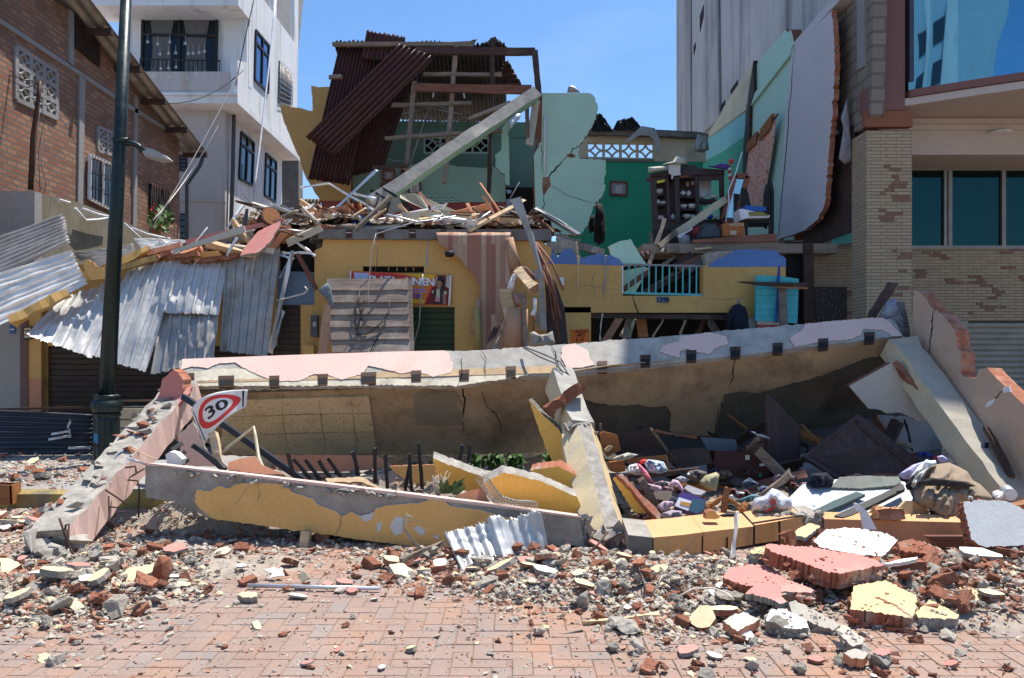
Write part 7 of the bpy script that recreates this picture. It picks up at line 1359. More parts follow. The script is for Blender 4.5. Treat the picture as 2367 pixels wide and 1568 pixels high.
# sticks and straps in the right heap
stick((1615, 575, 2125, 512), 4.62, 4.75, 13, .05, woodp, "pine_stick", "pale pine stick lying on the rubble beside the black strap", k=17)
m = MB(); m.tube([P(u, v, y) for (u, v), y in zip(q(17, 1610, 555, 1480, 570, 1400, 605, 1410, 630, 1500, 640, 1620, 615), (4.7, 4.7, 4.62, 4.5, 4.46, 4.5))], .012, 0, 6); m.tube([P(u, v, y) for (u, v), y in zip(q(17, 1695, 480, 1690, 420, 1710, 380, 1780, 378, 1830, 420, 1850, 470, 1885, 490, 1860, 515), (4.95, 5, 5.05, 5.05, 5.0, 4.95, 4.9, 4.85))], .011, 0, 6); mk(m, "black_strap", black, "black rubber strap coiled in two loops on the rubble", "strap")
stick((1193, 875, 1150, 1330), 6.0, 5.65, 9, .012, galvd, "steel_strip", "upright steel strip standing before the orange beam", "strip", k=14)
m = MB(); m.wall(q(15, 885, 520, 905, 525, 960, 570, 1025, 690, 945, 690, 925, 585, 890, 560), 6.3, .04, 0); mk(m, "white_gutter_piece", whitep, "white plastic gutter piece standing behind the white plaster slab", "gutter")
for i, (pts, Y, ma) in enumerate(((((540, 1500), (580, 1440), (610, 1370)), (5.0, 5.0, 5.0), cordw), (((700, 1550), (850, 1470), (1000, 1465), (1100, 1500), (1160, 1545)), (4.8, 4.85, 4.85, 4.8, 4.75), cordw), (((1340, 1535), (1500, 1525), (1680, 1490), (1705, 1420)), (4.8, 4.8, 4.9, 5.0), cordw), (((600, 1400), (700, 1450), (790, 1510)), (5.1, 5, 4.9), rust), (((260, 1310), (300, 1380), (430, 1310), (480, 1460)), (5.3, 5.2, 5.3, 5.0), wgrey))):
 m = MB(); m.tube([P(*q(14, x, y)[0], yy) for (x, y), yy in zip(pts, Y)], .006, 0, 5); mk(m, "loose_cable", ma, ("short pale cable end sticking up left of the small pink slab", "long pale cable arching over the rubble before the lower pink slab", "pale cable curving across the small cracked pink slab", "short rusty wire in the rubble right of the black strap", "grey looped wire in the rubble below the orange beam")[i], "cable")
frago = mt("orange_yellow_paint", (.85, .50, .11), .7, .1, 1.6, .15, 30, (.55, .25, .06), 1.5, .5, .52)  # wall yellow made brighter to paint in bounced light
# pieces inside the left half of the frame
def frag(k, z, Y, n, th, mats, lab, seed, nm="yellow_wall_fragment", cat="wall fragment"):
 c = q(k, *z); cx_, cy_ = sum(a for a, b in c) / len(c), sum(b for a, b in c) / len(c); m = MB(); m.onp(rag(c, 6, 1.2, seed), P(cx_, cy_, Y), n, th, 0, 1); return mk(m, nm, mats, lab, cat)
frag(13, (258, 520, 480, 600, 720, 690, 900, 745, 1100, 795, 1375, 880, 1290, 870, 1100, 835, 800, 765, 560, 778, 340, 748, 285, 655), 7.3, (.05, -.9, -.38), .13, [frago, brokenc], "long orange yellow wall fragment with brick edge lying behind the yellow beam", 3)
frag(13, (770, 752, 862, 722, 1000, 800, 1085, 850, 1035, 892, 860, 852), 6.95, (0, -.9, -.36), .12, [frago, brokenc], "short orange wall fragment with pink edge beside the rolled netting", 4)
frag(13, (1015, 690, 1110, 632, 1250, 680, 1370, 725, 1398, 790, 1250, 745, 1100, 705), 7.55, (0, -.9, -.36), .13, [frago, brokenc], "small orange wall fragment behind the longer one", 5)
frag(13, (1002, 60, 1100, 170, 1242, 300, 1335, 480, 1368, 628, 1210, 575, 1150, 480, 1060, 230), 8.0, (-.35, -.9, -.1), .10, [frago, darkconc], "tall pointed orange wall fragment leaning on the middle column", 6)
frag(13, (1655, 672, 1705, 640, 1800, 760, 1900, 880, 2045, 1005, 1975, 1025, 1900, 1005, 1800, 905), 7.1, (-.45, -.85, .1), .10, [frago, brokenc], "orange wall fragment with bare brick face right of the middle column", 7)
frag(13, (1690, 640, 1760, 660, 1870, 790, 1990, 900, 2055, 990, 2035, 1015, 1900, 880, 1790, 740), 7.02, (.3, -.75, .6), .05, [brk2, brick], "rough brick strip along the orange fragment right of the middle column", 8, "brick_strip", "brickwork")
frag(0, (1118, 1118, 1165, 1092, 1250, 1112, 1335, 1150, 1348, 1190, 1240, 1182, 1140, 1158), 6.85, (.1, -.9, -.3), .14, [frago, brokenc], "thick yellow wall block lying against the foot of the middle column", 16, "yellow_wall_block", "wall block")
frag(0, (1225, 1088, 1290, 1078, 1345, 1105, 1352, 1150, 1262, 1128), 7.3, (-.2, -.9, -.3), .14, [frago, brk2], "thick yellow wall block tilted behind the one at the column foot", 17, "yellow_wall_block", "wall block")
frag(13, (390, 830, 520, 780, 640, 745, 700, 860, 560, 890), 6.85, (0, -.8, .3), .06, [salmon, brick], "reddish wall fragment under the rolled netting", 9)
frag(12, (1100, 612, 1370, 598, 1400, 603, 1540, 690, 1530, 702, 1385, 640, 1120, 640), 7.0, (0, -.7, .7), .03, [woodp, woodo], "pale plywood board with folded end behind the yellow beam", 10, "plywood_board", "board")
frag(12, (340, 495, 440, 455, 560, 440, 600, 500, 700, 545, 780, 580, 640, 580, 340, 545), 7.1, (0, -.8, .45), .15, [salmon, brokenc], "concrete topped orange lump behind the yellow beam near the fallen sign", 11, "wall_lump", "wall fragment")
frag(12, (1600, 520, 1950, 505, 1960, 640, 1780, 650, 1650, 570), 8.4, (0, -1, 0), .06, [yellow, brk2], "yellow wall piece standing far inside the left half of the frame", 12)
frag(12, (700, 430, 1500, 430, 1650, 520, 1500, 540, 1250, 560, 900, 560, 700, 520), 8.9, (0, -1, .1), .06, [salmon, soffitd], "salmon wall base below the terrazzo panel", 13)
frag(11, (1160, 500, 1260, 400, 1330, 560, 1400, 700, 1200, 690), 8.0, (.2, -1, 0), .06, [palepink, brokenc], "pinkish wall strip behind the fallen speed sign", 14, "pink_wall_strip")
stick((1395, 470, 1432, 690), 7.6, 7.5, 17, .06, woodp, "pale_post", "pale wooden post standing beside the fallen speed sign", "post", k=11)
m = MB(); m.tube([P(u, v, y) for (u, v), y in zip(q(11, 1455, 605, 1490, 570, 1660, 440, 1668, 500, 1690, 640, 1735, 745), (7.5, 7.5, 7.4, 7.4, 7.3, 7.1))], .016, 0, 6); mk(m, "bent_conduit", creamw, "thin cream conduit bent into an angle behind the yellow beam", "pipe")
for i, (a, b, c_, d) in enumerate(((808, 410, 842, 575), (858, 462, 985, 620), (945, 460, 1062, 620), (1045, 470, 1142, 610), (1118, 455, 1232, 610), (1320, 400, 1358, 600), (1485, 375, 1492, 650), (1568, 430, 1582, 690), (1752, 420, 1772, 735), (1760, 500, 1718, 720), (1828, 335, 1856, 690), (2168, 350, 2148, 480), (2226, 355, 2212, 480))):
 m = MB(); u1, u2 = q(12, a, b, c_, d); y = 7.3 + .04 * i; m.pxbar(u1, u2, y, y, 7.5, .03, 0, 3, .002, i); mk(m, "railing_bar", blackm, "black square railing bar left standing behind the yellow beam", "bar", "black railing bars behind the yellow beam")
for i, (a, b, c_, d) in enumerate(((1120, 590, 1190, 545), (1130, 660, 1210, 600), (1190, 680, 1225, 650))):
 m = MB(); u1, u2 = q(11, a, b, c_, d); m.pxbar(u1, u2, 7.3, 7.4, 9, .03, 0); mk(m, "railing_bar", blackm, "black bar end poking out beside the left column shaft", "bar", "black bar ends beside the fallen column")
stick((1275, 560, 1470, 715), 7.4, 7.1, 13, .04, blackm, "black_bar", "black steel bar with cement crust behind the yellow beam", "bar", k=11)
m = MB(); m.hull([P(u, v, 7.2) + V(0, dy, 0) for u, v in q(11, 1080, 620, 1110, 600, 1150, 610, 1190, 650, 1180, 690, 1090, 680) for dy in (0, .1)], 0); mk(m, "white_scrap", plw, "white scrap under the black bar ends", "scrap")
m = MB(); R = random.Random(12)
for k in range(420):
 c = P(R.choice((R.uniform(1090, 1168), R.uniform(1180, 1208), R.uniform(1262, 1280))), R.uniform(1050, 1082), R.uniform(9.9, 10.2)); s_ = R.uniform(.05, .11); a = Vector((R.gauss(0, 1), R.gauss(0, 1), R.gauss(0, 1))).normalized() * s_; b = a.orthogonal().normalized() * s_ * .45; m.add([c - a, c + b, c + a, c - b], [(0, 1, 2, 3)], 0)
mk(m, "leafy_plants", leaf, "bright green plants glimpsed under the fallen slab", "plants", K="stuff")
tl_ = T("grass_tuft", P(1020, 1130, 6.9), "dry and green tuft growing beside the orange fragments", "plant"); m = MB(); m3 = MB()
for k in range(26):
 p = P(R.uniform(995, 1030), 1140, 6.9) ; d = V(R.gauss(0, .05), R.gauss(0, .05), R.uniform(.10, .2)); m.tube([p, p + d * .6, p + d + V(R.gauss(0, .03), 0, -.01)], .003, 0, 3)
for k in range(26):
 p = P(R.uniform(1015, 1050), 1140, 6.85); d = V(R.uniform(-.03, .22), R.gauss(0, .05), R.uniform(.02, .14)); sd = d.cross(V(0, 1, 0)).normalized() * .022; m3.add([p - sd * .4, p + d * .55 - sd, p + d, p + d * .55 + sd], [(0, 1, 2, 3)], 0)
mk(m, "dry_stalk", board, par=tl_); mk(m3, "leaf", leafd, par=tl_)
# ---------------------------------------------------------------- bent speed limit sign with its post
ss = T("speed_limit_sign", P(480, 1050, 7.7), "bent white speed limit sign reading 30 lying on the fallen frame", "road sign")
def bez(a, c, b, t): return (a[0] * (1 - t) ** 2 + 2 * c[0] * t * (1 - t) + b[0] * t * t, a[1] * (1 - t) ** 2 + 2 * c[1] * t * (1 - t) + b[1] * t * t)
def sgn(s, t, off=0.0):
 lo = bez((1335, 556), (1425, 388), (1605, 308), s); hi = bez((1247, 328), (1310, 190), (1620, 195), s)
 x, y = lo[0] + (hi[0] - lo[0]) * t, lo[1] + (hi[1] - lo[1]) * t; u, v = q(11, x, y)[0]
 return P(u, v, 7.75 - .10 * sin(pi * s) + .12 * s - off)
m = MB(); m.grid(lambda a, b: sgn(a, 1 - b), 24, 16, 0, -.004); mk(m, "plate", plw, par=ss)
m = MB()
def ring(r0, r1, cx, cy, mi, off, n=56, asp=1.0):
 for k in range(n):
  a, b = 2 * pi * k / n, 2 * pi * (k + 1) / n
  m.add([sgn(cx + r * cos(x) * asp, cy + r * sin(x), off) for r, x in ((r0, a), (r1, a), (r1, b), (r0, b))], [(0, 1, 2, 3)], mi, True)
ring(.30, .42, .5, .5, 0, .006)
def strip(s0, t0, s1, t1, w_, mi):
 ds, dt = s1 - s0, t1 - t0; L = math.hypot(ds, dt); ns, nt_ = -dt / L * w_, ds / L * w_
 for k in range(16):
  a, b = k / 16, (k + 1) / 16; m.add([sgn(s0 + ds * x + e * ns, t0 + dt * x + e * nt_, .006) for x, e in ((a, -1), (b, -1), (b, 1), (a, 1))], [(0, 1, 2, 3)], mi)
strip(.05, .04, .05, .9, .012, 1); strip(.95, .05, .95, .95, .012, 1)
mk(m, "red_ring", [redp, black], par=ss)
m = MB(); text_mb(m, "30", lambda x, y, z: sgn(.5 + x, .5 + y, .0075), .46, 0, 0); mk(m, "number", black, par=ss)
m = MB(); u1, u2 = q(11, 1200, 240, 2000, 800); m.pxbar(u1, u2, 8.3, 7.4, 13, .06, 0, 4, .0); mk(m, "post", mt("navy_black_post", (.02, .024, .034), .45, .2, 4, .1, 30), par=ss)
# ---------------------------------------------------------------- dark interior on the right
m = MB(); m.wall([(1290, 940), (2300, 880), (2330, 1180), (1290, 1180)], 10.6, .1, 0); mk(m, "inner_wall", mt("dim_inner_wall", (.10, .09, .08), .9, .2, 2, .3), "dark sheet painting the shade at the back of the space under the fallen slab", "wall")  # dark plane added to paint the shade deep under the slab
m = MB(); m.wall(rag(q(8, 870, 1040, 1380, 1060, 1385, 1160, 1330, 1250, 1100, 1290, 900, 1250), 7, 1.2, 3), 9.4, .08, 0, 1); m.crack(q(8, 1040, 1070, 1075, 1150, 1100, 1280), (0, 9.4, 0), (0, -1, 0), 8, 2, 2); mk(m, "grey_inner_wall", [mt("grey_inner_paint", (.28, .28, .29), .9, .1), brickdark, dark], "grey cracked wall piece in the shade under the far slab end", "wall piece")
m = MB()
for k in range(6): m.wall(q(8, 1290, 1180 + k * 24, 1430, 1172 + k * 24, 1430, 1190 + k * 24, 1290, 1198 + k * 24), 9.2, .03, 0)
mk(m, "slatted_board", shutc, "pale slatted panel low behind the pale slanting column", "panel")
m = MB(); m.wall([(2300, 1062), (2560, 1062), (2560, 1080), (2300, 1080)], 11, .1, 0);
def ip(k, z, Y, th, mats, lab, nm, cat, n=(0, -1, 0), seed=2, amp=.6):
 c = q(k, *z); cx_, cy_ = sum(a for a, b in c) / len(c), sum(b for a, b in c) / len(c); m = MB(); m.onp(rag(c, 8, amp, seed), P(cx_, cy_, Y), n, th, 0, len(mats) - 1); return mk(m, nm, mats, lab, cat)
wd_ = T("wardrobe_board", P(1990, 1110, 8.3), "dark panelled wardrobe door lying tilted in the shade", "door"); dn = (.1, -.9, .35); dc = P(*q(8, 760, 1250)[0], 8.3)
m = MB(); m.onp(q(8, 385, 1310, 745, 1032, 1160, 1345, 1000, 1470, 640, 1475), dc, dn, .05, 0); mk(m, "leaf", woodz, par=wd_)
m = MB()
for z in ((430, 1300, 735, 1068, 760, 1090, 458, 1318), (735, 1068, 930, 1230, 900, 1250, 720, 1085), (458, 1318, 930, 1235, 945, 1250, 700, 1430, 660, 1440), (960, 1250, 1110, 1360, 1090, 1385, 950, 1275)): m.onp(q(8, *z), dc + Vector(dn).normalized() * .012, dn, .014, 0)
mk(m, "moulding", woodd, par=wd_)
ip(8, (145, 905, 165, 910, 372, 1120, 362, 1400, 300, 1480, 158, 1400), 8.6, .05, [woodz], "dark upright wardrobe side beside the tilted door", "wardrobe_plank", "panel", (.3, -1, 0))
rcab = T("red_cabinet", P(1720, 1130, 8.4), "dark mahogany cabinet board with small stickers in the shade", "cabinet")
m = MB(); m.onp(q(26, 1460, 320, 1700, 330, 2080, 365, 2100, 600, 2160, 720, 1900, 830, 1700, 790, 1500, 720, 1440, 440), P(*q(26, 1750, 550)[0], 8.3), (.05, -1, .1), .3, 0); mk(m, "carcass", redcab, par=rcab)
m = MB()
for z, mi in (((1815, 370, 1865, 370, 1865, 425, 1815, 425), 0), ((1985, 470, 2040, 470, 2040, 500, 1985, 500), 1), ((1970, 685, 2020, 685, 2020, 712, 1970, 712), 1), ((1970, 590, 2010, 590, 2005, 630, 1975, 630), 2)): m.onp(q(26, *z), P(*q(26, 1750, 550)[0], 8.29), (.05, -1, .1), .004, mi)
mk(m, "sticker", [creamw, plg, green], par=rcab)
ip(26, (1830, 310, 1930, 240, 2080, 240, 2080, 355, 1840, 350), 8.6, .06, [woodr], "red brown board leaning above the mahogany cabinet", "red_board", "board")
ip(26, (320, 120, 660, 50, 900, 290, 860, 360, 340, 330), 8.7, .06, [woodd], "dark wooden board tilted under the brown plaster skin", "dark_board", "board")
ip(26, (960, 340, 1380, 310, 1440, 470, 1000, 530), 8.3, .25, [woodz], "dark chest of drawers with a thin handle in the shade", "dark_chest", "drawers")
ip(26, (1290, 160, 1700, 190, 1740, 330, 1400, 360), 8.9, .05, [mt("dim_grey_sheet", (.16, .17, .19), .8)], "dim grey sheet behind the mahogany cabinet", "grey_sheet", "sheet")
ip(26, (1400, 380, 1445, 380, 1430, 445), 8.8, .02, [creamw], "pale sliver between the drawers and the cabinet", "pale_sliver", "sliver")
ip(26, (400, 420, 890, 370, 940, 540, 900, 560, 870, 430, 420, 470), 8.1, .05, [woodo], "orange wooden shelf box holding clothes", "wooden_shelf", "shelf")
ip(26, (420, 600, 900, 560, 1280, 520, 1290, 545, 900, 620, 440, 650), 7.9, .06, [woodd], "dark board below the heap of white clothes", "dark_board", "board")
ip(26, (90, 130, 130, 90, 300, 130, 340, 310, 180, 390, 120, 300), 8.2, .05, [woodo], "orange wooden chair back in the shade by the middle column", "orange_chair", "chair back")
ip(26, (150, 310, 200, 260, 250, 270, 210, 320, 160, 335), 8.0, .05, [woodp], "short orange block before the orange chair back", "wood_block", "block")
ip(26, (210, 465, 385, 445, 395, 560, 300, 580, 220, 560), 7.9, .15, [woodo], "orange wooden box next to the white clothes", "wooden_box", "box")
ip(26, (90, 0, 115, 0, 125, 110, 100, 120), 8.3, .04, [wood], "thin grey post above the orange chair back", "grey_post", "post")
for i, (z, w_, ma, lab) in enumerate((((700, 60, 900, 330), 5, wood, "thin dark stick under the brown plaster skin, near the drawers"), ((730, 90, 1220, 160), 5, woodr, "thin red brown stick under the brown plaster skin"), ((1900, 100, 2080, 170), 3, steel, "thin bright strip beside the wardrobe side"), ((1960, 170, 1830, 300), 4, wood, "grey stick above the mahogany cabinet"), ((2350, 600, 1990, 860), 12, wood, "grey board end before the mahogany cabinet"), ((580, 660, 780, 1000), 16, wood, "grey brown plank leaning right of the orange fragment"))):
 stick(z, 8.1 if i < 4 else 7.3, 8.4 if i < 4 else 7.5, w_, .04, ma, "loose_stick", lab, "stick", k=26)
def soft(k, z, Y, dep, fold, ma, lab, nm, cat, seed=1, fsz=14, c=None): m = MB(); m.pillow(q(k, *z), Y, dep, fold * 1.7, fsz * .8, 0, 8, seed, c); return mk(m, nm, ma, lab, cat)
soft(26, (415, 560, 440, 490, 520, 470, 620, 560, 620, 610, 500, 605), 7.7, .12, .07, whitecl, "crumpled white clothes left of the pink one", "white_clothes", "clothes", 3)
soft(26, (620, 470, 660, 420, 760, 430, 850, 450, 905, 560, 800, 590, 680, 580), 7.75, .12, .07, mt("blue_white_print", (.45, .52, .62), .9, .2, 9, .2, 60, (.10, .18, .30), 9, .8, .5), "blue and white printed clothes right of the pink one", "printed_clothes", "clothes", 4)
soft(26, (520, 460, 570, 480, 650, 560, 700, 650, 750, 700, 690, 690, 620, 620, 560, 540), 7.55, .05, .03, pinkc, "pink cloth trailing out of the heap of clothes", "pink_cloth", "cloth", 5)
soft(26, (560, 430, 640, 415, 660, 460, 600, 480, 560, 465), 7.8, .05, .03, redp, "red cloth scrap on the heap of clothes", "red_cloth", "cloth", 6)
soft(26, (220, 420, 300, 380, 420, 340, 550, 365, 440, 420, 320, 440), 7.9, .05, .05, board, "crumpled newspapers lying above the orange box", "newspaper", "papers", 7)
soft(26, (640, 700, 820, 740, 830, 790, 760, 800, 650, 770), 7.4, .05, .03, mt("pale_pink_cloth", (.52, .36, .40), .9), "pale pink cloth beside the grey brown plank", "pale_pink_cloth", "cloth", 8)
soft(26, (910, 720, 960, 655, 1020, 670, 1080, 760, 1095, 800, 1060, 800, 1000, 740, 940, 745), 7.4, .07, .02, mt("pink_sandal", (.60, .40, .44), .8), "pink and white patterned bag strap in the heap", "patterned_bag", "bag", 9)
soft(26, (970, 650, 1050, 615, 1130, 640, 1120, 700, 1040, 690), 7.6, .07, .03, greyc, "grey cloth bundle behind the patterned strap", "grey_bundle", "bundle", 10)
soft(26, (1120, 590, 1145, 575, 1165, 595, 1155, 615, 1130, 612), 7.6, .05, .0, whitep, "small white ball in the shaded heap", "white_ball", "ball", 1)
soft(26, (1260, 700, 1340, 610, 1470, 570, 1508, 600, 1490, 720, 1470, 800, 1340, 760), 7.7, .1, .03, mt("yellow_grey_bag", (.40, .36, .22), .7, .2, 4, .2, 30, (.45, .34, .03), 3, .9, .5), "grey and yellow sack standing before the mahogany cabinet", "sack", "sack", 11)
soft(26, (1130, 560, 1250, 540, 1360, 570, 1340, 680, 1240, 700, 1150, 650), 7.9, .08, .05, mt("dull_brown_cloth", (.16, .13, .12), .9), "dull brown cloth heap left of the sack", "brown_cloth", "cloth", 12)
ip(26, (1090, 760, 1130, 720, 1350, 800, 1290, 840, 1200, 830), 7.4, .03, [greyc], "flat grey slab behind the purple box", "grey_slab", "slab", (0, -.5, .8))
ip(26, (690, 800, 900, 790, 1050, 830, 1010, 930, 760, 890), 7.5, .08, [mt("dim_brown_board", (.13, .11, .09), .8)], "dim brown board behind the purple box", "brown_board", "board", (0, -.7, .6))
pb = T("printed_carton", P(1590, 1190, 7.1), "purple printed carton with a white label lying tilted", "carton"); pn = (-.1, -.85, .5); pc = P(*q(26, 1180, 940)[0], 7.1)
m = MB(); m.onp(q(26, 975, 970, 1060, 800, 1210, 850, 1375, 905, 1320, 1030, 1240, 1068), pc, pn, .12, 0, 0); mk(m, "box", plain("purple_card", (.06, .03, .20), .5), par=pb)
m = MB(); m.onp(q(26, 978, 970, 1030, 868, 1178, 915, 1140, 1030), pc + Vector(pn).normalized() * .004, pn, .004, 0); m.onp(q(26, 1050, 915, 1170, 935, 1150, 985, 1040, 955), pc + Vector(pn).normalized() * .008, pn, .004, 1); m.onp(q(26, 1185, 880, 1370, 910, 1320, 1020, 1240, 1062, 1150, 1030), pc + Vector(pn).normalized() * .004, pn, .004, 2); mk(m, "label_print", [whitep, plain("print_orange", (.5, .25, .04), .6), plain("print_teal", (.03, .09, .14), .5)], par=pb)
soft(26, (770, 970, 850, 910, 960, 920, 960, 960, 900, 1020, 820, 1040), 7.1, .06, .03, mt("dusty_pink_cloth", (.50, .37, .42), .9), "dusty pink cloth with a dark hole beside the purple carton", "dusty_pink_cloth", "cloth", 13)
soft(26, (820, 1060, 940, 1020, 1060, 1030, 1070, 1120, 940, 1150, 850, 1120), 6.95, .06, .04, mt("mauve_grey_cloth", (.36, .31, .35), .9), "mauve grey cloth lying before the purple carton", "mauve_cloth", "cloth", 14)
soft(26, (1080, 1080, 1300, 1090, 1330, 1130, 1100, 1140), 6.95, .05, .04, mt("red_print_cloth", (.30, .05, .04), .9, .3, 9, .2, 60, (.35, .22, .08), 9, .8), "dark red patterned cloth behind the orange beam", "red_print_cloth", "cloth", 15)
cf = T("broken_chair", P(1700, 1200, 6.95), "orange varnished broken chair frame sticking up behind the orange beam", "chair frame")
for nm, z, w_ in (("post", (1595, 745, 1562, 1075), 12), ("brace", (1565, 860, 1410, 960), 8), ("brace", (1610, 880, 1780, 995), 8), ("side_post", (1380, 915, 1380, 1030), 12), ("side_post", (1820, 920, 1770, 1055), 12)):
 m = MB(); u1, u2 = q(26, *z); m.pxbar(u1, u2, 6.95, 6.9, w_, .04, 0, 3, .003, 2); mk(m, nm, woodo, par=cf)
soft(26, (1870, 1065, 1890, 960, 1920, 880, 2040, 850, 2130, 760, 2200, 780, 2367, 900, 2380, 1020, 2200, 1060), 6.95, .14, .06, plain("translucent_bag", (.55, .57, .62), .35), "white plastic shopping bag with red stripes behind the orange beam", "plastic_bag", "bag", 16, 22)
m = MB()
for k in range(4): m.pxbar(*q(26, 2050 + 22 * k, 1040 - 6 * k, 2110 + 22 * k, 1000 - 8 * k), 6.76, 6.76, 2.2, .006, 0)
for k in range(3): m.pxbar(*q(26, 2100, 900 + 26 * k, 2180, 880 + 26 * k), 6.78, 6.78, 2, .006, 0)
tag(mk(m, "red_stripes", redp), "red stripe print on the white shopping bag", "print"); _rs = bpy.data.objects["red_stripes"]; _pb = [o for o in bpy.data.objects if o.name == "plastic_bag.001"][0]; _rs.parent = _pb; _rs.location = Vector(_rs["org"]) - Vector(_pb["org"]); del _rs["category"]; del _rs["label"]
soft(26, (1620, 850, 1660, 835, 1680, 880, 1650, 900), 7.2, .04, .03, whitecl, "white cloth scrap behind the broken chair frame", "white_scrap", "scrap", 17)
soft(26, (1700, 800, 1800, 810, 1810, 830, 1710, 830), 7.4, .04, .03, whitecl, "small white paper scrap before the mahogany cabinet", "white_scrap", "scrap", 18)
soft(26, (1700, 910, 1900, 830, 2000, 850, 1950, 900, 1780, 950), 7.2, .04, .03, mt("teal_cloth", (.10, .20, .22), .9), "dull teal cloth behind the white shopping bag", "teal_cloth", "cloth", 19)
soft(26, (1490, 1085, 1600, 1050, 1700, 1060, 1690, 1110, 1500, 1120), 6.8, .04, .02, black, "black strap lying behind the upright steel strip", "black_cloth", "cloth", 20)
m = MB(); R = random.Random(88)
frag(26, (1340, 1125, 1350, 1060, 1400, 1025, 1460, 1040, 1518, 1105, 1450, 1130), 6.5, (0, -1, 0), .08, [yellow, brk2], "small yellow plastered lump sitting on the orange beam", 21, "yellow_lump", "chunk")
# pale boards and clothes near the salmon beam
slab(14, (1480, 900, 1590, 765, 1700, 660, 1900, 620, 2367, 610, 2500, 640, 2560, 760, 2500, 930, 1850, 960), P(*q(14, 1900, 900)[0], 7.0), (0, -.28, 1), .03, [mt("scuffed_white_board", (.52, .54, .56), .7, .08, 3, .2, 30, (.30, .22, .15), 1.6, .6, .55)], "large scuffed white board lying inside behind the salmon beam", "white_board", "board", 3, .6)
slab(14, (1920, 680, 1990, 600, 2200, 590, 2450, 598, 2470, 640, 2420, 665, 2160, 690), P(*q(14, 2150, 680)[0], 7.5), (0, -.5, 1), .04, [mt("green_grey_plank", (.16, .17, .15), .8, .3, 4, .3, 30, (.08, .16, .12), 3, .6)], "green grey plank lying on the scuffed white board", "grey_plank", "plank", 4, .6)
slab(14, (1730, 890, 1950, 780, 2120, 715, 2190, 735, 2000, 820, 1800, 900), P(*q(14, 1950, 830)[0], 7.05), (0, -.3, 1), .03, [mt("dark_teal_board", (.045, .08, .085), .7)], "dark teal board lying on the scuffed white board", "teal_board", "board", 5, .4)
slab(14, (1950, 900, 2300, 740, 2480, 650, 2500, 690, 2100, 890, 2020, 915), P(*q(14, 2200, 820)[0], 6.95), (0, -.3, 1), .035, [black, black], "long black frame bar lying on the scuffed white board", "black_rod", "frame bar", 6, .3)
slab(25, (885, 900, 970, 815, 1050, 815, 1055, 1030, 980, 1030, 960, 940), P(*q(25, 990, 930)[0], 6.75), (0, -1, .2), .05, [cream], "cream board end standing behind the salmon beam", "cream_board", "board", 7, .5)
slab(25, (1055, 820, 1240, 930, 1250, 1030, 1055, 1030), P(*q(25, 1150, 950)[0], 6.78), (0, -1, .1), .05, [orange], "ochre board end in the shade of the khaki coat", "ochre_board", "board", 8, .5)
soft(8, (405, 1490, 440, 1420, 540, 1415, 590, 1460, 575, 1505, 450, 1520), 7.6, .12, .05, navyc, "dark navy bundle lying before the tilted wardrobe door", "navy_bundle", "bundle", 21)
kc = T("khaki_coat", P(2180, 1200, 6.9), "khaki brown coat thrown over the boards in the sun", "coat")
m = MB(); m.pillow(q(25, 1065, 700, 1120, 620, 1180, 560, 1215, 470, 1260, 410, 1340, 382, 1480, 362, 1590, 410, 1700, 470, 1760, 570, 1850, 620, 1950, 720, 2015, 805, 1850, 800, 1700, 815, 1630, 845, 1605, 950, 1525, 1035, 1400, 1025, 1250, 925, 1120, 880, 1075, 820), 6.95, .18, .085, 20, 0, 16, 4, None, .35); mk(m, "cloth", khaki, par=kc)
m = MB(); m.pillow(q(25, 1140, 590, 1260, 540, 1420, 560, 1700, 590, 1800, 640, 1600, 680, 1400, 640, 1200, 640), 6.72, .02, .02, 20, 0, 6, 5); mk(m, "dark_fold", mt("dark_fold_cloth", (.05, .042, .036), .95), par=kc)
soft(25, (1250, 930, 1340, 960, 1400, 1030, 1260, 1035), 6.8, .05, .03, mt("shadow_cloth", (.03, .028, .025), .95), "dark patch painting the shade under the khaki coat", "dark_lining", "lining", 22)  # near-black patch painting the shade below the coat
soft(25, (885, 500, 960, 450, 1050, 390, 1180, 350, 1100, 450, 1020, 560, 930, 555), 7.2, .07, .03, lilac, "lilac cloth lying behind the khaki coat", "lilac_cloth", "cloth", 23)
soft(25, (1010, 545, 1100, 420, 1190, 345, 1215, 325, 1250, 340, 1320, 335, 1335, 370, 1250, 420, 1130, 500, 1060, 560), 7.05, .09, .04, whitecl, "white cloth folded along the khaki coat's collar", "white_cloth", "cloth", 24)
soft(25, (1030, 640, 1060, 560, 1130, 480, 1240, 415, 1200, 500, 1110, 600, 1060, 665), 6.9, .07, .06, mt("silver_lining_cloth", (.52, .53, .50), .5, .2, 9, .3, 60), "silvery crumpled lining beside the khaki coat", "silver_cloth", "cloth", 25)
soft(25, (960, 640, 1010, 560, 1060, 500, 1080, 530, 1030, 620, 1060, 690, 985, 690), 7.0, .06, .03, blackc, "black cloth tucked left of the silvery lining", "black_cloth", "cloth", 26)
soft(25, (1100, 290, 1120, 240, 1200, 230, 1300, 270, 1290, 310, 1180, 310), 8.2, .08, .06, mt("bright_blue_print", (.03, .06, .30), .9, .3, 9, .2, 60, (.30, .16, .05), 12, .8), "bright blue printed cloth far behind the khaki coat", "blue_cloth", "cloth", 27)
soft(25, (1290, 280, 1340, 280, 1345, 330, 1290, 310), 8.1, .05, .03, redp, "red cloth scrap next to the blue printed cloth", "red_cloth", "cloth", 28)
soft(25, (1340, 290, 1400, 275, 1460, 310, 1470, 360, 1380, 370, 1345, 345), 7.9, .07, .05, lilac, "pale lilac cloth bow above the khaki coat", "lilac_bow", "cloth", 29)
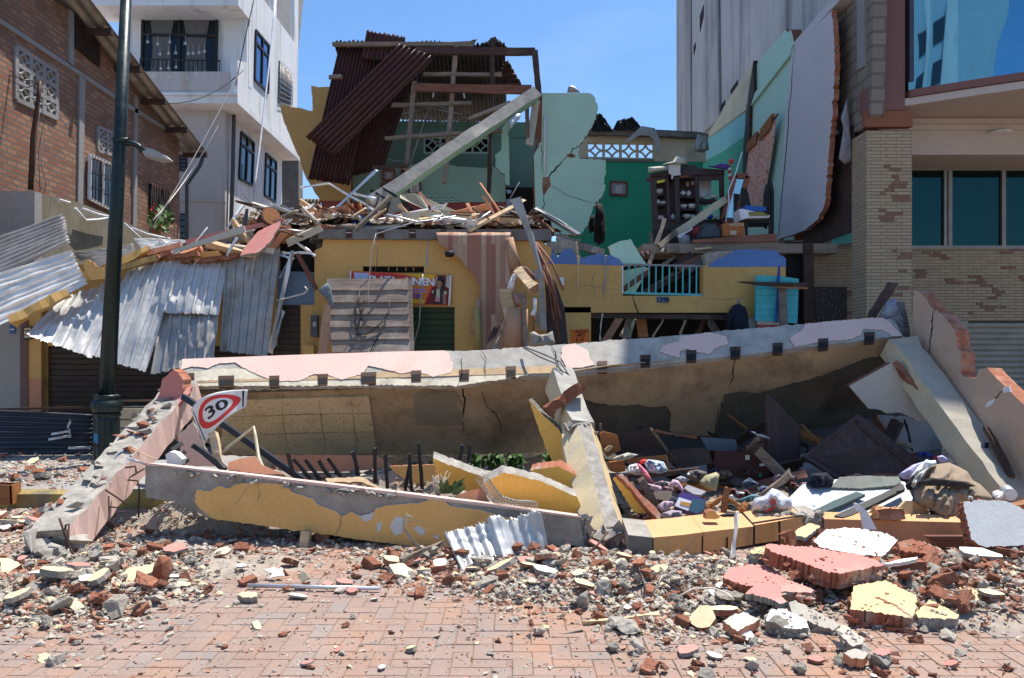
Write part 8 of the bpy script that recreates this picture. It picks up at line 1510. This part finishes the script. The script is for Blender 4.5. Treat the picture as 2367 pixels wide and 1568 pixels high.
ip(25, (1480, 312, 1562, 308, 1560, 370, 1490, 370), 8.0, .06, [whitep], "white cup with a red pattern above the khaki coat", "white_cup", "cup")
soft(25, (1640, 390, 1700, 350, 1770, 360, 1750, 410, 1660, 420), 7.9, .05, .03, mt("dark_teal_cloth", (.04, .12, .11), .9), "dark teal cloth beside the pale column", "dark_teal_cloth", "cloth", 30)
ip(25, (1740, 400, 1820, 300, 1880, 420, 1960, 520, 1890, 640, 1780, 560), 8.0, .04, [mt("pale_blue_board", (.34, .37, .42), .8)], "pale blue board under the pale slanting column", "pale_blue_board", "board", (.2, -1, .1))
for i, pts in enumerate(((1890, 150, 1850, 300, 1780, 550), (1920, 130, 1900, 300, 1870, 480), (1945, 130, 1900, 250, 1860, 450))): wire([P(u, v, 7.7) for u, v in q(25, *pts)], .014, (plain("mauve_strap", (.28, .12, .18), .8), navyc, black)[i], ("mauve strap hanging on the pale column", "navy cord hanging between the strap and another cord", "black cord hanging on the pale column beside the dark batten")[i], "hanging_strap", "strap")
soft(25, (1970, 760, 2000, 700, 2060, 685, 2110, 710, 2140, 770, 2080, 815, 2010, 810), 7.0, .08, .05, plain("crystal_glass", (.62, .62, .58), .2), "clear crumpled plastic ball behind the tilted grey slab", "plastic_ball", "ball", 31)
m = MB(); p = P(*q(25, 2210, 745)[0], 6.95); m.tube([p, p + V(.03, .12, .02)], .055, 0, 16); m.tube([p + V(-.004, -.012, 0), p], .045, 1, 16); mk(m, "food_tin", [steel, plw], "round tin with a pale lid behind the tilted grey slab", "tin")
ip(25, (2180, 850, 2367, 800, 2500, 790, 2500, 840, 2210, 880), 6.6, .1, [woodo], "brown board behind the top of the tilted grey slab", "brown_board", "board", (0, -.6, .8))
wire([P(u, v, 6.5) for u, v in q(25, 1705, 800, 1725, 765, 1750, 775, 1755, 805)], .008, whitep, "small white loop on top of the tilted grey slab", "white_loop", "loop")
# ---------------------------------------------------------------- debris heap on the first floor
def heap_z(x, y):
 return 3.62 + .30 * (1 - abs((y - 14.0) / 2.2)) + .12 * noise.noise(Vector((x * 1.3, y * 1.3, 4.)))
m = MB(); NX, NY = 60, 16
m.grid(lambda a, b: V(-4.5 + 5 * a, 12.5 + 3.6 * b, heap_z(-4.5 + 5 * a, 12.5 + 3.6 * b) - (.5 * (a < .12) * (.12 - a) / .12) + .03 * noise.noise(Vector((a * 60, b * 30, 1)))), NX * 2, NY * 2, 0, 0, False)
mk(m, "rubble_mound", mt("debris_ground", (.17, .145, .125), .95, .4, 9, 1., 20, (.06, .05, .05), 4, .8, .5), "low mound of mixed debris on the first floor", "rubble", K="stuff")
m = MB(); m.bb((-4.4, 12.75, 3.3), (.5, 19.4, 3.55), 0); mk(m, "first_floor_slab", darkconc, "dark first floor slab over the yellow shop", "floor slab")
HP = [((790, 1115, 500, 1380), 4.5, steel, "white_bar", "long bright steel bar slanting down to the rubble beside the red sheets"), ((290, 1225, 475, 1200), 4, whitep, "white_bar", "white bar pointing out over the gap beside the white block"), ((475, 1200, 720, 1340), 4, whitep, "white_bar", "white bar bent down towards the fallen mint beam"), ((640, 1265, 780, 1300), 3.5, whitep, "white_bar", "short white bar crossing the long bright bar"), ((720, 1340, 900, 1430), 4, whitep, "white_bar", "white bar running down to the beige board on the heap"),
      ((750, 1240, 860, 1310), 4, blackm, "black_bar", "short black bar under the fallen mint beam"), ((830, 1225, 1020, 1365), 5, blackm, "black_bar", "long black bar crossing the fallen mint beam")]
for z, w_, ma, nm, lab in HP: stick(z, 13.9, 13.7, w_, .03, ma, nm, lab, "bar", k=2, seg=3, jit=.004)
HQ = [((880, 350, 1440, 255), 24, salmon, "salmon_plank", "long salmon painted plank on top of the debris heap", "plank"), ((90, 265, 560, 268), 6, steel, "thin_pipe", "thin pale pipe lying across towards the white block", "pipe"), ((650, 290, 880, 190), 7, galvd, "bent_tube", "grey bent tube rising from the debris beside the drum", "pipe"), ((0, 280, 120, 375), 5, wgrey, "dark_bar", "dark thin bar left of the red rimmed drum", "bar"),
      ((500, 395, 1500, 380), 16, blackm, "black_bundle", "black bundle of cables lying along the debris heap", "bundle"), ((470, 420, 1000, 460), 14, woodd, "charred_plank", "charred plank lying under the black bundle", "plank"), ((1340, 180, 1470, 290), 8, woodo, "orange_stick", "orange broken stick standing in the heap, nearer the salmon plank", "stick"), ((1340, 290, 1400, 350), 8, woodo, "orange_stick", "short orange broken stick just above the blue crate", "stick"), ((1525, 180, 1580, 330), 9, woodo, "orange_stick", "orange broken stick beside the foot of the fallen mint beam", "stick"),
      ((735, 490, 775, 655), 8, woodo, "orange_lath", "orange slat end hanging at the heap's edge", "slat"), ((815, 485, 835, 630), 7, plw, "white_lath", "white slat end hanging at the heap's edge", "slat"), ((600, 555, 720, 525), 8, galv, "bright_scrap", "bright metal scrap left of the orange slat end", "scrap"), ((1930, 545, 2200, 495), 9, board, "pale_plank", "pale plank on the ring beam right of the blue crate", "plank"), ((1130, 490, 1330, 480), 12, board, "pale_plank", "pale plank left of the blue crate", "plank"), ((2230, 540, 2500, 550), 10, plw, "white_plank", "white plank lying at the edge above the ring beam", "plank"),
      ((720, 710, 1040, 715), 4, galvd, "thin_rod", "thin rod at the corner of the ring beam", "rod"), ((790, 790, 870, 820), 9, board, "pale_bracket", "pale metal bracket left of the yellow wall top", "bracket"), ((480, 640, 620, 760), 10, navys, "dark_channel", "dark steel channel end over the dark gap", "metal strip"), ((380, 850, 510, 720), 13, woodd, "dark_board_end", "dark board end above the hanging tin sheet", "board"), ((2200, 490, 2367, 440), 10, woodr, "red_brown_plank", "red brown plank under the beige flat board", "plank"),
      ((1000, 250, 1130, 300), 4, wgrey, "thin_wire_bar", "thin bar arching before the salmon plank", "bar")]
for z, w_, ma, nm, lab, cat in HQ: stick(z, 13.0, 13.3, w_ * .9, .06, ma, nm, lab, cat, k=23, seg=4, jit=.006)
for i, pts in enumerate(((360, 230, 400, 160, 480, 135, 500, 150, 430, 200), (920, 300, 930, 250, 1020, 235, 1080, 270, 1130, 320), (540, 560, 620, 480, 760, 400, 800, 320), (500, 580, 650, 500, 740, 390), (1220, 430, 1260, 380, 1400, 355, 1450, 370), (1800, 560, 1870, 430, 1930, 400, 2020, 400, 2030, 510), (420, 380, 470, 450, 510, 580, 540, 620), (860, 370, 940, 450, 1020, 460, 1150, 430, 1180, 410), (1010, 300, 1060, 350, 1120, 390, 1180, 420))):
 wire([P(u, v, 12.9) for u, v in q(23, *pts)], .010 if i != 5 else .016, (wgrey, rust, woodr, rust, wgrey, galv, rust, wgrey, wgrey)[i], "thin bent wire curling up out of the debris heap", "bent_wire", "wire")["group"] = "bent wires on the debris heap"
m = MB(); m.wall(q(24, 20, 300, 345, 300, 240, 430, 200, 470, 60, 480, 0, 440), 12.9, .03, 0); mk(m, "beige_flat_board", board, "beige flat board lying right of the blue crate", "board")
m = MB(); m.prism([P(u, v, y) for (u, v), y in zip(q(24, 0, 40, 200, 10, 560, 190, 880, 300, 860, 330, 400, 270, 0, 90), (13.6, 13.6, 13.8, 13.8, 13.7, 13.6, 13.5))], (0, .05, 0), 0); mk(m, "olive_board", mt("olive_board_paint", (.40, .37, .26), .85, .08), "long olive grey board leaning behind the white frame", "board")
stick((300, 330, 1850, 470), 13.1, 12.95, 13, .22, creamw, "cream_beam", "long cream topped beam lying along the heap before the red dado", "beam", k=24, seg=10, jit=.008, end=brokenc)
stick((380, 420, 1800, 560), 13.05, 12.9, 14, .2, yellow, "ochre_beam", "ochre beam lying under the long cream beam", "beam", k=24, seg=8, jit=.008, end=brokenc)
m = MB()
for z in ((440, 275, 540, 195, 20), (610, 245, 695, 165, 22), (440, 275, 620, 240, 8), (530, 205, 650, 185, 6)): m.pxbar(*q(24, *z[:4]), 13.0, 13.0, z[4] * .156 * 1.2, .04, 0)
mk(m, "white_chair_part", whitep, "white painted wooden frame piece standing on the heap", "frame")
stick((420, 200, 450, 270), 13.0, 13.0, 5, .05, woodd, "dark_peg", "dark peg beside the white frame piece", "peg", k=24)
stick((580, 260, 1000, 470), 12.85, 12.8, 4, .03, galvd, "grey_rod", "grey rod slanting from the white frame piece onto the bricks", "rod", k=24)
stick((530, 470, 790, 540), 12.75, 12.7, 6, .04, galv, "bright_channel", "bright channel bent over the top of the ring beam", "metal strip", k=24)
for i, z in enumerate(((880, 460, 1080, 530), (1060, 540, 1190, 520), (1180, 520, 1370, 480), (1300, 560, 1420, 545), (340, 440, 440, 540))): stick(z, 12.75, 12.75, 9, .1, brick if i < 4 else woodr, "brick_piece", "broken red brick piece lying on the heap above the lino", "brick", "bricks on the heap above the lino", 24, 3, .006)
bc = T("blue_crate", P(890, 525, 12.8), "bright blue plastic crate smashed on the debris heap", "crate")
m = MB(); m.wall(q(23, 1470, 315, 1540, 340, 1840, 490, 1810, 510, 1480, 400), 12.85, .04, 0); mk(m, "side", bluep, par=bc)
m = MB(); m.wall(q(23, 1400, 545, 1440, 395, 1490, 385, 1480, 430, 1470, 520, 1440, 545), 12.75, .3, 0); m.wall(q(23, 1440, 395, 1720, 480, 1740, 545, 1690, 540, 1490, 430), 12.73, .03, 0); m.wall(q(23, 1500, 440, 1700, 490, 1720, 540, 1480, 540), 12.95, .03, 0); mk(m, "body", bluep, par=bc)
m = MB(); m.wall(q(23, 1850, 520, 1880, 450, 1920, 460, 1930, 520), 12.7, .05, 0); mk(m, "blue_scrap", plain("light_blue_plastic", (.12, .28, .55), .4), "light blue plastic scrap beside the blue crate", "scrap")
m = MB(); m.wall(q(23, 380, 190, 430, 200, 690, 370, 560, 390, 370, 260), 14.5, .03, 0); mk(m, "grey_flat_sheet", plain("grey_sheet_paint", (.35, .35, .37), .6), "flat grey sheet leaning behind the thin pale pipe", "sheet")
m = MB(); m.pillow(q(23, 1630, 230, 1700, 220, 1800, 290, 1830, 360, 1700, 360, 1620, 300), 13.4, .1, .05, 10, 0, 6, 3); mk(m, "dusty_glass", mt("dusty_bundle", (.17, .20, .19), .5), "dusty glassy bundle under the foot of the fallen mint beam", "bundle")
m = MB(); m.wall(q(23, 1990, 140, 2110, 60, 2210, 290, 1890, 370), 13.6, .03, 0); m.wall(q(23, 1955, 140, 1985, 145, 1930, 300, 1900, 300), 13.55, .05, 1); mk(m, "window_scrap", [mt("dusty_pane", (.30, .28, .22), .5), blackm], "dusty window piece with dark bars under the black bar", "window piece")
# roof sheets sliding at the right end of the heap
for i, (z, ma, lab) in enumerate((((2020, 235, 2600, 590, 2600, 640, 2030, 300), galvd, "grey gutter sheet slanting down over the blue band"), ((1910, 300, 1990, 240, 2367, 600, 2200, 560), rust, "rusty gutter sheet under the slanting grey one"))):
 m = MB(); c = [P(u, v, y) for (u, v), y in zip(q(24, *z), (13.2, 12.7, 12.7, 13.1))]; corr(m, [c[0], c[3], c[2], c[1]], 3, .03, 0, 12, .02, 1, i, 6); mk(m, "gutter_sheet", ma, lab, "gutter")
stick((2020, 255, 2640, 625), 13.1, 12.6, 3, .03, galv, "bright_edge", "bright rail along the slanting grey gutter sheet", "rail", k=24)
stick((340, 1130, 480, 1185), 12.7, 12.7, 18, .2, darkconc, "block_course", "grey block course under the slanting gutter sheet", "blockwork", k=3, seg=5, jit=.01)
stick((480, 1185, 650, 1240), 12.7, 12.7, 14, .2, darkconc, "block_course", "grey block course right of the other one, above the blue band", "blockwork", k=3, seg=5, jit=.01)
stick((475, 1165, 485, 1260), 12.4, 12.4, 4, .02, woodp, "pale_lath", "pale lath end standing over the blue band", "lath", k=3)
# ---------------------------------------------------------------- rubble
R = random.Random(2024)
def proto(kind, i):
 r = random.Random(hash((kind, i)) % 99991 if False else i * 131 + {"brick": 1, "conc": 2, "plate": 3, "half": 4}[kind] * 7919); m = MB()
 if kind == "brick":
  pts = []
  for x in (-1, 1):
   for y in (-.55, .55):
    for z in (-.4, .4):
     if r.random() < .25: continue
     pts.append(Vector((x * r.uniform(.7, 1), y * r.uniform(.8, 1), z * r.uniform(.8, 1))))
  for _ in range(7): v = Vector((r.gauss(0, 1), r.gauss(0, 1), r.gauss(0, 1))).normalized(); pts.append(Vector((v.x * .85, v.y * .5, v.z * .38)))
 elif kind == "half":
  L = r.uniform(.7, 1.); pts = [Vector((x * (L if x < 0 else L * r.uniform(.5, 1)), y * .5, z * .42)) for x in (-1, 1) for y in (-1, 1) for z in (-1, 1)] + [Vector((L * r.uniform(.5, .95), r.uniform(-.4, .4), r.uniform(-.35, .35))) for _ in range(4)]
 else:
  fx = Vector((1, r.uniform(.6, .95), r.uniform(.4, .75))); pts = []
  for _ in range(16): v = Vector((r.gauss(0, 1), r.gauss(0, 1), r.gauss(0, 1))).normalized(); v *= r.uniform(.8, 1.1); pts.append(Vector((v.x * fx.x, v.y * fx.y, v.z * fx.z)))
 m.hull(pts, 0); return m
def plate(i):
 r = random.Random(i * 17 + 5); n = r.randint(5, 8); m = MB(); th = r.uniform(.10, .28)
 n *= 2; pts = [Vector((cos(2 * pi * k / n + r.uniform(-.15, .15)) * r.uniform(.68, 1), sin(2 * pi * k / n + r.uniform(-.15, .15)) * r.uniform(.5, .78), th)) for k in range(n)]
 m.prism(pts, (r.uniform(-.06, .06), r.uniform(-.06, .06), -th * 1.6), 0, 1); return m
PB = {}
for k, nn in (("brick", 9), ("half", 5), ("conc", 12)):
 for i in range(nn): PB[k, i] = proto(k, i)
for i in range(10): PB["plate", i] = plate(i)
MESH = {}
def rough(src, i):
 """pitted, crumbly version of a chunk"""
 bm = bmesh.new(); vs = [bm.verts.new(v) for v in src.v]
 for f in src.f: bm.faces.new([vs[j] for j in f])
 bmesh.ops.triangulate(bm, faces=bm.faces); bmesh.ops.subdivide_edges(bm, edges=bm.edges, cuts=3, use_grid_fill=True); bm.normal_update(); m = MB()
 for v in bm.verts: v.co += v.normal * (.10 * noise.noise(v.co * 2.6 + Vector((i, 0, 3))) + .07 * noise.noise(v.co * 7 + Vector((0, i, 1))) - .03)
 bm.verts.index_update(); m.add([v.co.copy() for v in bm.verts], [[v.index for v in f.verts] for f in bm.faces]); bm.free(); return m
def get(kind, i, mats):
 key = (kind, i, tuple(x.name for x in mats))
 if key not in MESH: MESH[key] = mesh_of(rough(PB[kind, i], i) if kind != "plate" else PB[kind, i], "rubble", mats, Vector((0, 0, 0)))
 return MESH[key]
NAMES = {"brick": "brick_fragment", "conc": "concrete_chunk", "plate": "plaster_piece"}
def put(kind, mats, p, s, L, C, G, tilt=.35, rr=R):
 k = "half" if kind == "brick" and rr.random() < .3 else kind
 n = len([1 for a in PB if a[0] == k]); o = bpy.data.objects.new(NAMES[kind], get(k, rr.randrange(n), mats)); COL.objects.link(o)
 o.rotation_euler = (rr.gauss(0, tilt), rr.gauss(0, tilt), rr.uniform(0, 6.283)); o.scale = (s * rr.uniform(.85, 1.2), s * rr.uniform(.85, 1.2), s * rr.uniform(.75, 1.15)); o.location = p; return tag(o, L, C, G)
def G0(u, v): Y = H * F / (v - V0); return Vector(((u - CX) / F * Y, Y, 0))
bs_stuff, gr_stuff, pl_stuff = MB(), MB(), MB()
def SP(u0, v0, u1, v1):
 if R.random() < .45: return G0(R.uniform(u0, u1), R.uniform(v0, v1))
 return G0(R.gauss((u0 + u1) / 2, (u1 - u0) * .33), min(1640, max(1062, R.gauss((v0 + v1) / 2, (v1 - v0) * .36))))
def small(mb, p, s, mi=0):
 r = R; pts = [p + Vector((r.gauss(0, s), r.gauss(0, s), r.gauss(0, s * .6))) for _ in range(5)]
 mb.add(pts, [(0, 1, 2), (0, 2, 3), (0, 3, 1), (1, 3, 2), (4, 1, 2), (4, 2, 3), (4, 3, 1)], mi)
# low mounds of fine rubble that carry the heaps
MD = ((-3.4, 5.15, 1.5, .6, .09), (-2.6, 5.9, 1.2, .5, .08), (-.2, 6.1, 1.3, .35, .06), (1.1, 5.45, 1.6, .7, .10), (3.0, 5.2, 1.5, .75, .13), (4.0, 5.4, 1.0, .7, .13), (-2.3, 7.45, 1.4, .55, .34), (.2, 7.9, 1.8, .4, .06), (-.4, 8.75, 2.8, .65, .30), (2.6, 8.0, 1.8, .8, .18))
def mz(x, y):
 z = 0.0
 for cx_, cy_, rx, ry, hh in MD: z = max(z, hh * max(0, 1 - ((x - cx_) / rx) ** 2 - ((y - cy_) / ry) ** 2) * (1 + .7 * noise.noise(Vector((x * 3.1, y * 5.3, cx_)))))
 return z
m = MB(); m.grid(lambda a, b: (lambda x, y: V(x, y, mz(x, y) - .02 + .012 * noise.noise(Vector((x * 14, y * 14, 1)))))(-5.2 + 10.4 * a, 4.3 + 5.2 * b), 200, 110, 0, 0, False)
mk(m, "rubble_dust", mt("fine_rubble", (.35, .295, .24), .95, .3, 6, 1., 26, (.34, .22, .155), 3, .7, .5), "fine grey rubble heaped under the larger chunks", "fine rubble", K="stuff")
def chunk(mb, p, s, kind):
 src = PB[kind, R.randrange(5)]; M = Matrix.Rotation(R.uniform(0, 6.28), 3, 'Z') @ Matrix.Rotation(R.gauss(0, .6), 3, 'X') @ Matrix.Scale(s, 3); b = len(mb.v)
 mb.v.extend([M @ v + p for v in src.v]); mb.f.extend([[b + i for i in f] for f in src.f]); mb.m.extend([0] * len(src.f)); mb.sm.extend(src.sm)
# picture zones: (polygon-ish box u0,v0,u1,v1, count, size range m, mix brick/conc/plate, lift, zone text)
ZN = [(("l", -20, 1190, 300, 1300), 46, (.035, .09), (.35, .5, .15), .03, "beside the foot of the long fallen column"),
      (("l", -20, 1290, 330, 1455), 95, (.04, .10), (.38, .50, .12), .05, "in the grey heap at the street's near edge"),
      (("l", 180, 1290, 480, 1390), 60, (.035, .085), (.25, .62, .13), .04, "in the grey heap before the long fallen column"),
      (("l", 230, 1215, 560, 1300), 60, (.03, .08), (.25, .65, .10), .04, "in the shade under the long yellow beam"),
      (("l", 560, 1235, 1000, 1290), 40, (.03, .085), (.45, .45, .10), .02, "in the shade under the long yellow beam"),
      (("l", 450, 1290, 1010, 1385), 80, (.025, .065), (.40, .40, .20), .0, "on the pavers before the long yellow beam"),
      (("l", 880, 1290, 1180, 1360), 55, (.035, .085), (.55, .30, .15), .03, "around the crumpled tin sheet"),
      (("l", 1100, 1270, 1450, 1400), 120, (.03, .085), (.35, .48, .17), .04, "in the heap below the middle column"),
      (("l", 1400, 1290, 1760, 1470), 150, (.03, .085), (.28, .55, .17), .05, "in the heap before the orange beam"),
      (("l", 1700, 1300, 2380, 1420), 110, (.04, .10), (.55, .35, .10), .06, "around the pink and cream slabs"),
      (("l", 2050, 1270, 2390, 1440), 95, (.045, .11), (.60, .32, .08), .06, "below the tilted grey slab"),
      (("l", 1480, 1400, 2000, 1560), 90, (.022, .06), (.38, .44, .18), .0, "on the pavers near the cream slab"),
      (("l", 1900, 1480, 2390, 1600), 40, (.018, .05), (.5, .38, .12), .0, "on the open pavers right of the street"),
      (("l", 480, 1380, 1480, 1600), 150, (.012, .034), (.46, .40, .14), .0, "scattered over the open pavers"),
      (("l", -20, 1440, 520, 1600), 40, (.012, .034), (.45, .42, .13), .0, "scattered over the open pavers"),
      (("l", -20, 1068, 230, 1150), 66, (.04, .10), (.50, .20, .30), .13, "on the pavement behind the yellow kerb"),
      (("l", -20, 1180, 130, 1260), 30, (.04, .10), (.42, .25, .33), .02, "between the yellow kerb and the column foot")]
cnt = {"brick": 0, "conc": 0, "plate": 0}; CAP = {"brick": 296, "conc": 296, "plate": 230}
TOT = sum(z[1] for z in ZN); pend = {"brick": [], "conc": [], "plate": []}
for (sh, u0, v0, u1, v1), n, (s0, s1), mix, lift, zone in ZN:
 for k in range(int(n * .8)):
  p = SP(u0, v0, u1, v1)
  if abs(p.x) > .8 * p.y: continue
  s = .85 * s0 + (s1 - .85 * s0) * R.random() ** 2.6; x = R.random(); kind = "brick" if x < mix[0] else ("conc" if x < mix[0] + mix[1] else "plate")
  s *= 1.45 if kind == "plate" else 1; pend[kind].append((s * F / p.y, p, s, lift, zone))
 for k in range(n * 26):
  p = SP(u0, v0, u1, v1); s = R.uniform(.003, .012) if R.random() < .8 else R.uniform(.012, .022)
  if lift <= 0: s *= .6
  if lift <= 0 and R.random() < .72: continue
  p.z = R.uniform(0, .006) + mz(p.x, p.y) + (0 if p.y < 8.2 else .13); x = R.random(); small(bs_stuff if x < mix[0] * .8 else gr_stuff, p, s)
 for k in range(n * 5 if lift > 0 else 0):
  p = SP(u0, v0, u1, v1); s = R.uniform(.012, .034); p.z = mz(p.x, p.y) + s * .25 + (0 if p.y < 8.2 else .13); x = R.random(); a = "brick" if x < mix[0] * .7 else "conc"; chunk(bs_stuff if a == "brick" else (gr_stuff if x < .9 else pl_stuff), p, s, a)
for kind, L in pend.items():
 L.sort(key=lambda a: -a[0])
 for px, p, s, lift, zone in L[:CAP[kind]]:
  z = (.13 if p.y > 8.2 else 0) + s * .3 + mz(p.x, p.y) + (lift * .5 * R.random() if lift > .015 and p.y < 8.2 else 0)
  big = "large" if px > 34 else ("small" if px < 15 else "medium sized")
  if kind == "brick":
   put(kind, [brick], Vector((p.x, p.y, z)), s, "%s red brick fragment %s" % (big, zone), "brick fragment", "red brick fragments " + zone)
  elif kind == "conc":
   a = R.random() < .6; put(kind, [rubc if a else rubm], Vector((p.x, p.y, z)), s, "%s grey concrete chunk %s" % (big, zone), "concrete chunk", "grey concrete chunks " + zone)
  else:
   c = R.choice((ply, ply, ply, ply, plw, plp, plp)); nm = {"yellow_plaster_piece": "pale yellow", "white_plaster": "white", "pink_plaster_piece": "pink"}[c.name]
   put(kind, [c, R.choice((brokenc, brk2, rubc))], Vector((p.x, p.y, z)), s, "%s flat %s plaster piece %s" % (big, nm, zone), "plaster piece", "%s plaster pieces %s" % (nm, zone), .22)
 for px, p, s, lift, zone in L[CAP[kind]:]: small({"brick": bs_stuff, "conc": gr_stuff, "plate": pl_stuff}[kind], p + V(0, 0, s * .4 + (.13 if p.y > 8.2 else 0)), s * .6)
# more crumbs inside the frame, on the beams and on the first floor heap
for k in range(2600):
 u, v = R.uniform(450, 1320), R.uniform(1085, 1200); p = G0(u, v); small(bs_stuff if R.random() < .4 else gr_stuff, p + V(0, 0, mz(p.x, p.y) + R.uniform(0, .03)), R.uniform(.008, .04))
for k in range(900):
 u, v = R.uniform(1380, 2250), R.uniform(1120, 1230); p = G0(u, v); small(bs_stuff if R.random() < .35 else gr_stuff, p + V(0, 0, mz(p.x, p.y) + R.uniform(0, .03)), R.uniform(.008, .035))
for k in range(2400):
 x = R.uniform(-4.5, .5); y = R.uniform(12.5, 15.6); small(R.choice((bs_stuff, gr_stuff, gr_stuff, pl_stuff)), V(x, y, heap_z(x, y) + R.uniform(0, .07)), R.uniform(.01, .05))
mk(bs_stuff, "brick_crumbs", mt("brick_crumb_dust", (.38, .19, .125), .95, .35, 3, .5, 30, (.40, .28, .21), 2, .8), "fine red brick crumbs strewn over street and rubble", "brick crumbs", K="stuff")
mk(gr_stuff, "concrete_crumbs", mt("concrete_crumb_dust", (.43, .385, .32), .95, .3, 3, .5, 30, (.26, .22, .18), 2, .6), "fine grey mortar crumbs strewn over street and rubble", "mortar crumbs", K="stuff")
mk(pl_stuff, "plaster_crumbs", ply, "fine pale plaster crumbs strewn over the debris", "plaster crumbs", K="stuff")
# larger pieces on the first floor heap
R2 = random.Random(66)
for k in range(70):
 x = R2.uniform(-4.6, .4); y = R2.uniform(12.6, 14.2); z = heap_z(x, y) + .02; t = R2.random()
 if t < .4: put("brick", [brick], V(x, y, z), R2.uniform(.06, .13), "red brick fragment on the debris heap above the yellow shop", "brick fragment", "brick fragments on the debris heap", .5, R2) if cnt["brick"] < 4 or True else None
 elif t < .75: put("plate", [R2.choice((board, plw, ply, plg)), brokenc], V(x, y, z), R2.uniform(.08, .2), "flat pale board fragment on the debris heap above the yellow shop", "board fragment", "board fragments on the debris heap", .45, R2)
 else: put("conc", [rubc], V(x, y, z), R2.uniform(.06, .14), "grey concrete chunk on the debris heap above the yellow shop", "concrete chunk", "concrete chunks on the debris heap", .5, R2)
for k in range(60):
 x = R2.uniform(-4.4, .3); y = R2.uniform(12.7, 15.4); z = heap_z(x, y) + R2.uniform(.02, .16); a = R2.gauss(0, .5); L = R2.uniform(.35, 1.1); d = V(cos(a), sin(a) * .6, R2.gauss(0, .16)).normalized() * L / 2
 m = MB(); m.bar(V(x, y, z) - d, V(x, y, z) + d, R2.choice((.04, .06, .1, .14)), R2.choice((.025, .04, .05)), 0, (0, 0, 1), 3, .006, k); ma = R2.choice((wood, wood, woodd, woodr, woodp, woodp, board, rust)); nm_ = {"grey_weathered_timber": "grey weathered", "dark_stained_timber": "dark", "red_brown_timber": "red brown", "pale_pine": "pale", "fibre_board": "beige", "rusty_iron": "rusty"}[ma.name]
 mk(m, "broken_plank" if ma is not rust else "rusty_bar", ma, "%s broken %s lying in the debris heap above the yellow shop" % (nm_, "plank" if ma is not rust else "bar"), "plank" if ma is not rust else "bar", nm_ + " pieces in the debris heap")
# tangle of planks and rods on the first floor and along the tin sheets
R3 = random.Random(5)
for k in range(95):
 if k < 70: u, v, Y = R3.uniform(600, 1265), R3.uniform(488, 532), R3.uniform(12.45, 13.6)
 else: u, v, Y = R3.uniform(380, 720), R3.uniform(515, 575), R3.uniform(12.1, 12.6); v = 590 - (u - 380) * .16 + R3.gauss(0, 10)
 p = P(u, v, Y); a = R3.gauss(0, .45) if R3.random() < .75 else R3.uniform(.5, 1.3) * R3.choice((-1, 1)); L = R3.uniform(.3, 1.3); d = V(cos(a), R3.gauss(0, .35), sin(a) * .8).normalized() * L / 2
 m = MB(); rod = R3.random() < .28; ma = R3.choice((steel, galvd, rust, wgrey)) if rod else R3.choice((wood, woodd, woodp, woodp, board, woodr, plw, salmon))
 if rod: m.tube([p - d, p + V(R3.gauss(0, .04), R3.gauss(0, .04), R3.gauss(0, .04)), p + d], R3.uniform(.008, .018), 0, 5); mk(m, "bent_rod", ma, "bent thin metal rod tangled in the debris above the shop fronts", "rod", "bent rods in the debris above the shop fronts")
 else: m.bar(p - d, p + d, R3.choice((.03, .05, .09)), R3.choice((.03, .05, .11)), 0, (0, -.6, 1), 3, .005, k); mk(m, "splintered_plank", ma, "splintered plank tangled in the debris above the shop fronts", "plank", "splintered planks in the debris above the shop fronts")
# dark debris behind and under the fallen slab
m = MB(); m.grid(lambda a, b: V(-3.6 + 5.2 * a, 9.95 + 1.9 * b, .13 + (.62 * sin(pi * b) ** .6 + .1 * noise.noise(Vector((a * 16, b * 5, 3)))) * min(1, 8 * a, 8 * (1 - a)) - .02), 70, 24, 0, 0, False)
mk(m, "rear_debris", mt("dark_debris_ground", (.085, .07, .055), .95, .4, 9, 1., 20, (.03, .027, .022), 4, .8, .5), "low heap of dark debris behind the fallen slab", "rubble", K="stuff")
for k in range(34):
 u, v = R3.uniform(1400, 2080), R3.uniform(1000, 1150); Y = 9.6 - (v - 1000) / 150 * 2.0; p = P(u, v, Y); a = R3.gauss(0, .6); L = R3.uniform(.3, .9); d = V(cos(a), R3.gauss(0, .5), sin(a) * .7).normalized() * L / 2
 m = MB(); m.bar(p - d, p + d, R3.choice((.03, .05, .12)), R3.choice((.02, .04, .1)), 0, (0, -.6, 1), 2, .003, k); mk(m, "shaded_plank", R3.choice((woodd, wood, woodr, woodz, woodo)), "broken plank in the shade under the fallen slab", "plank", "broken planks in the shade under the fallen slab")
cls = [mt("cloth_%s" % n_, c, .9, .15, 6, .3, 120) for n_, c in (("pink", (.36, .22, .24)), ("blue", (.10, .13, .2)), ("white", (.5, .49, .48)), ("grey", (.17, .17, .16)), ("brown", (.2, .14, .1)), ("maroon", (.12, .05, .05)))]
for k in range(46):
 u, v = R3.uniform(1430, 2060), R3.uniform(1085, 1195); Y = 8.3 - (v - 1085) / 110 * 1.3; r_ = R3.uniform(8, 22); ma = R3.choice(cls); n_ = ma.name[6:]
 m = MB(); m.pillow([(u + r_ * R3.uniform(.6, 1.4) * cos(2 * pi * j / 9), v + r_ * .6 * R3.uniform(.5, 1.3) * sin(2 * pi * j / 9)) for j in range(9)], Y, .05, .1, 6, 0, 8, k); mk(m, "crumpled_cloth", ma, "crumpled %s cloth among the belongings under the fallen slab" % n_, "cloth", n_ + " cloths under the fallen slab")
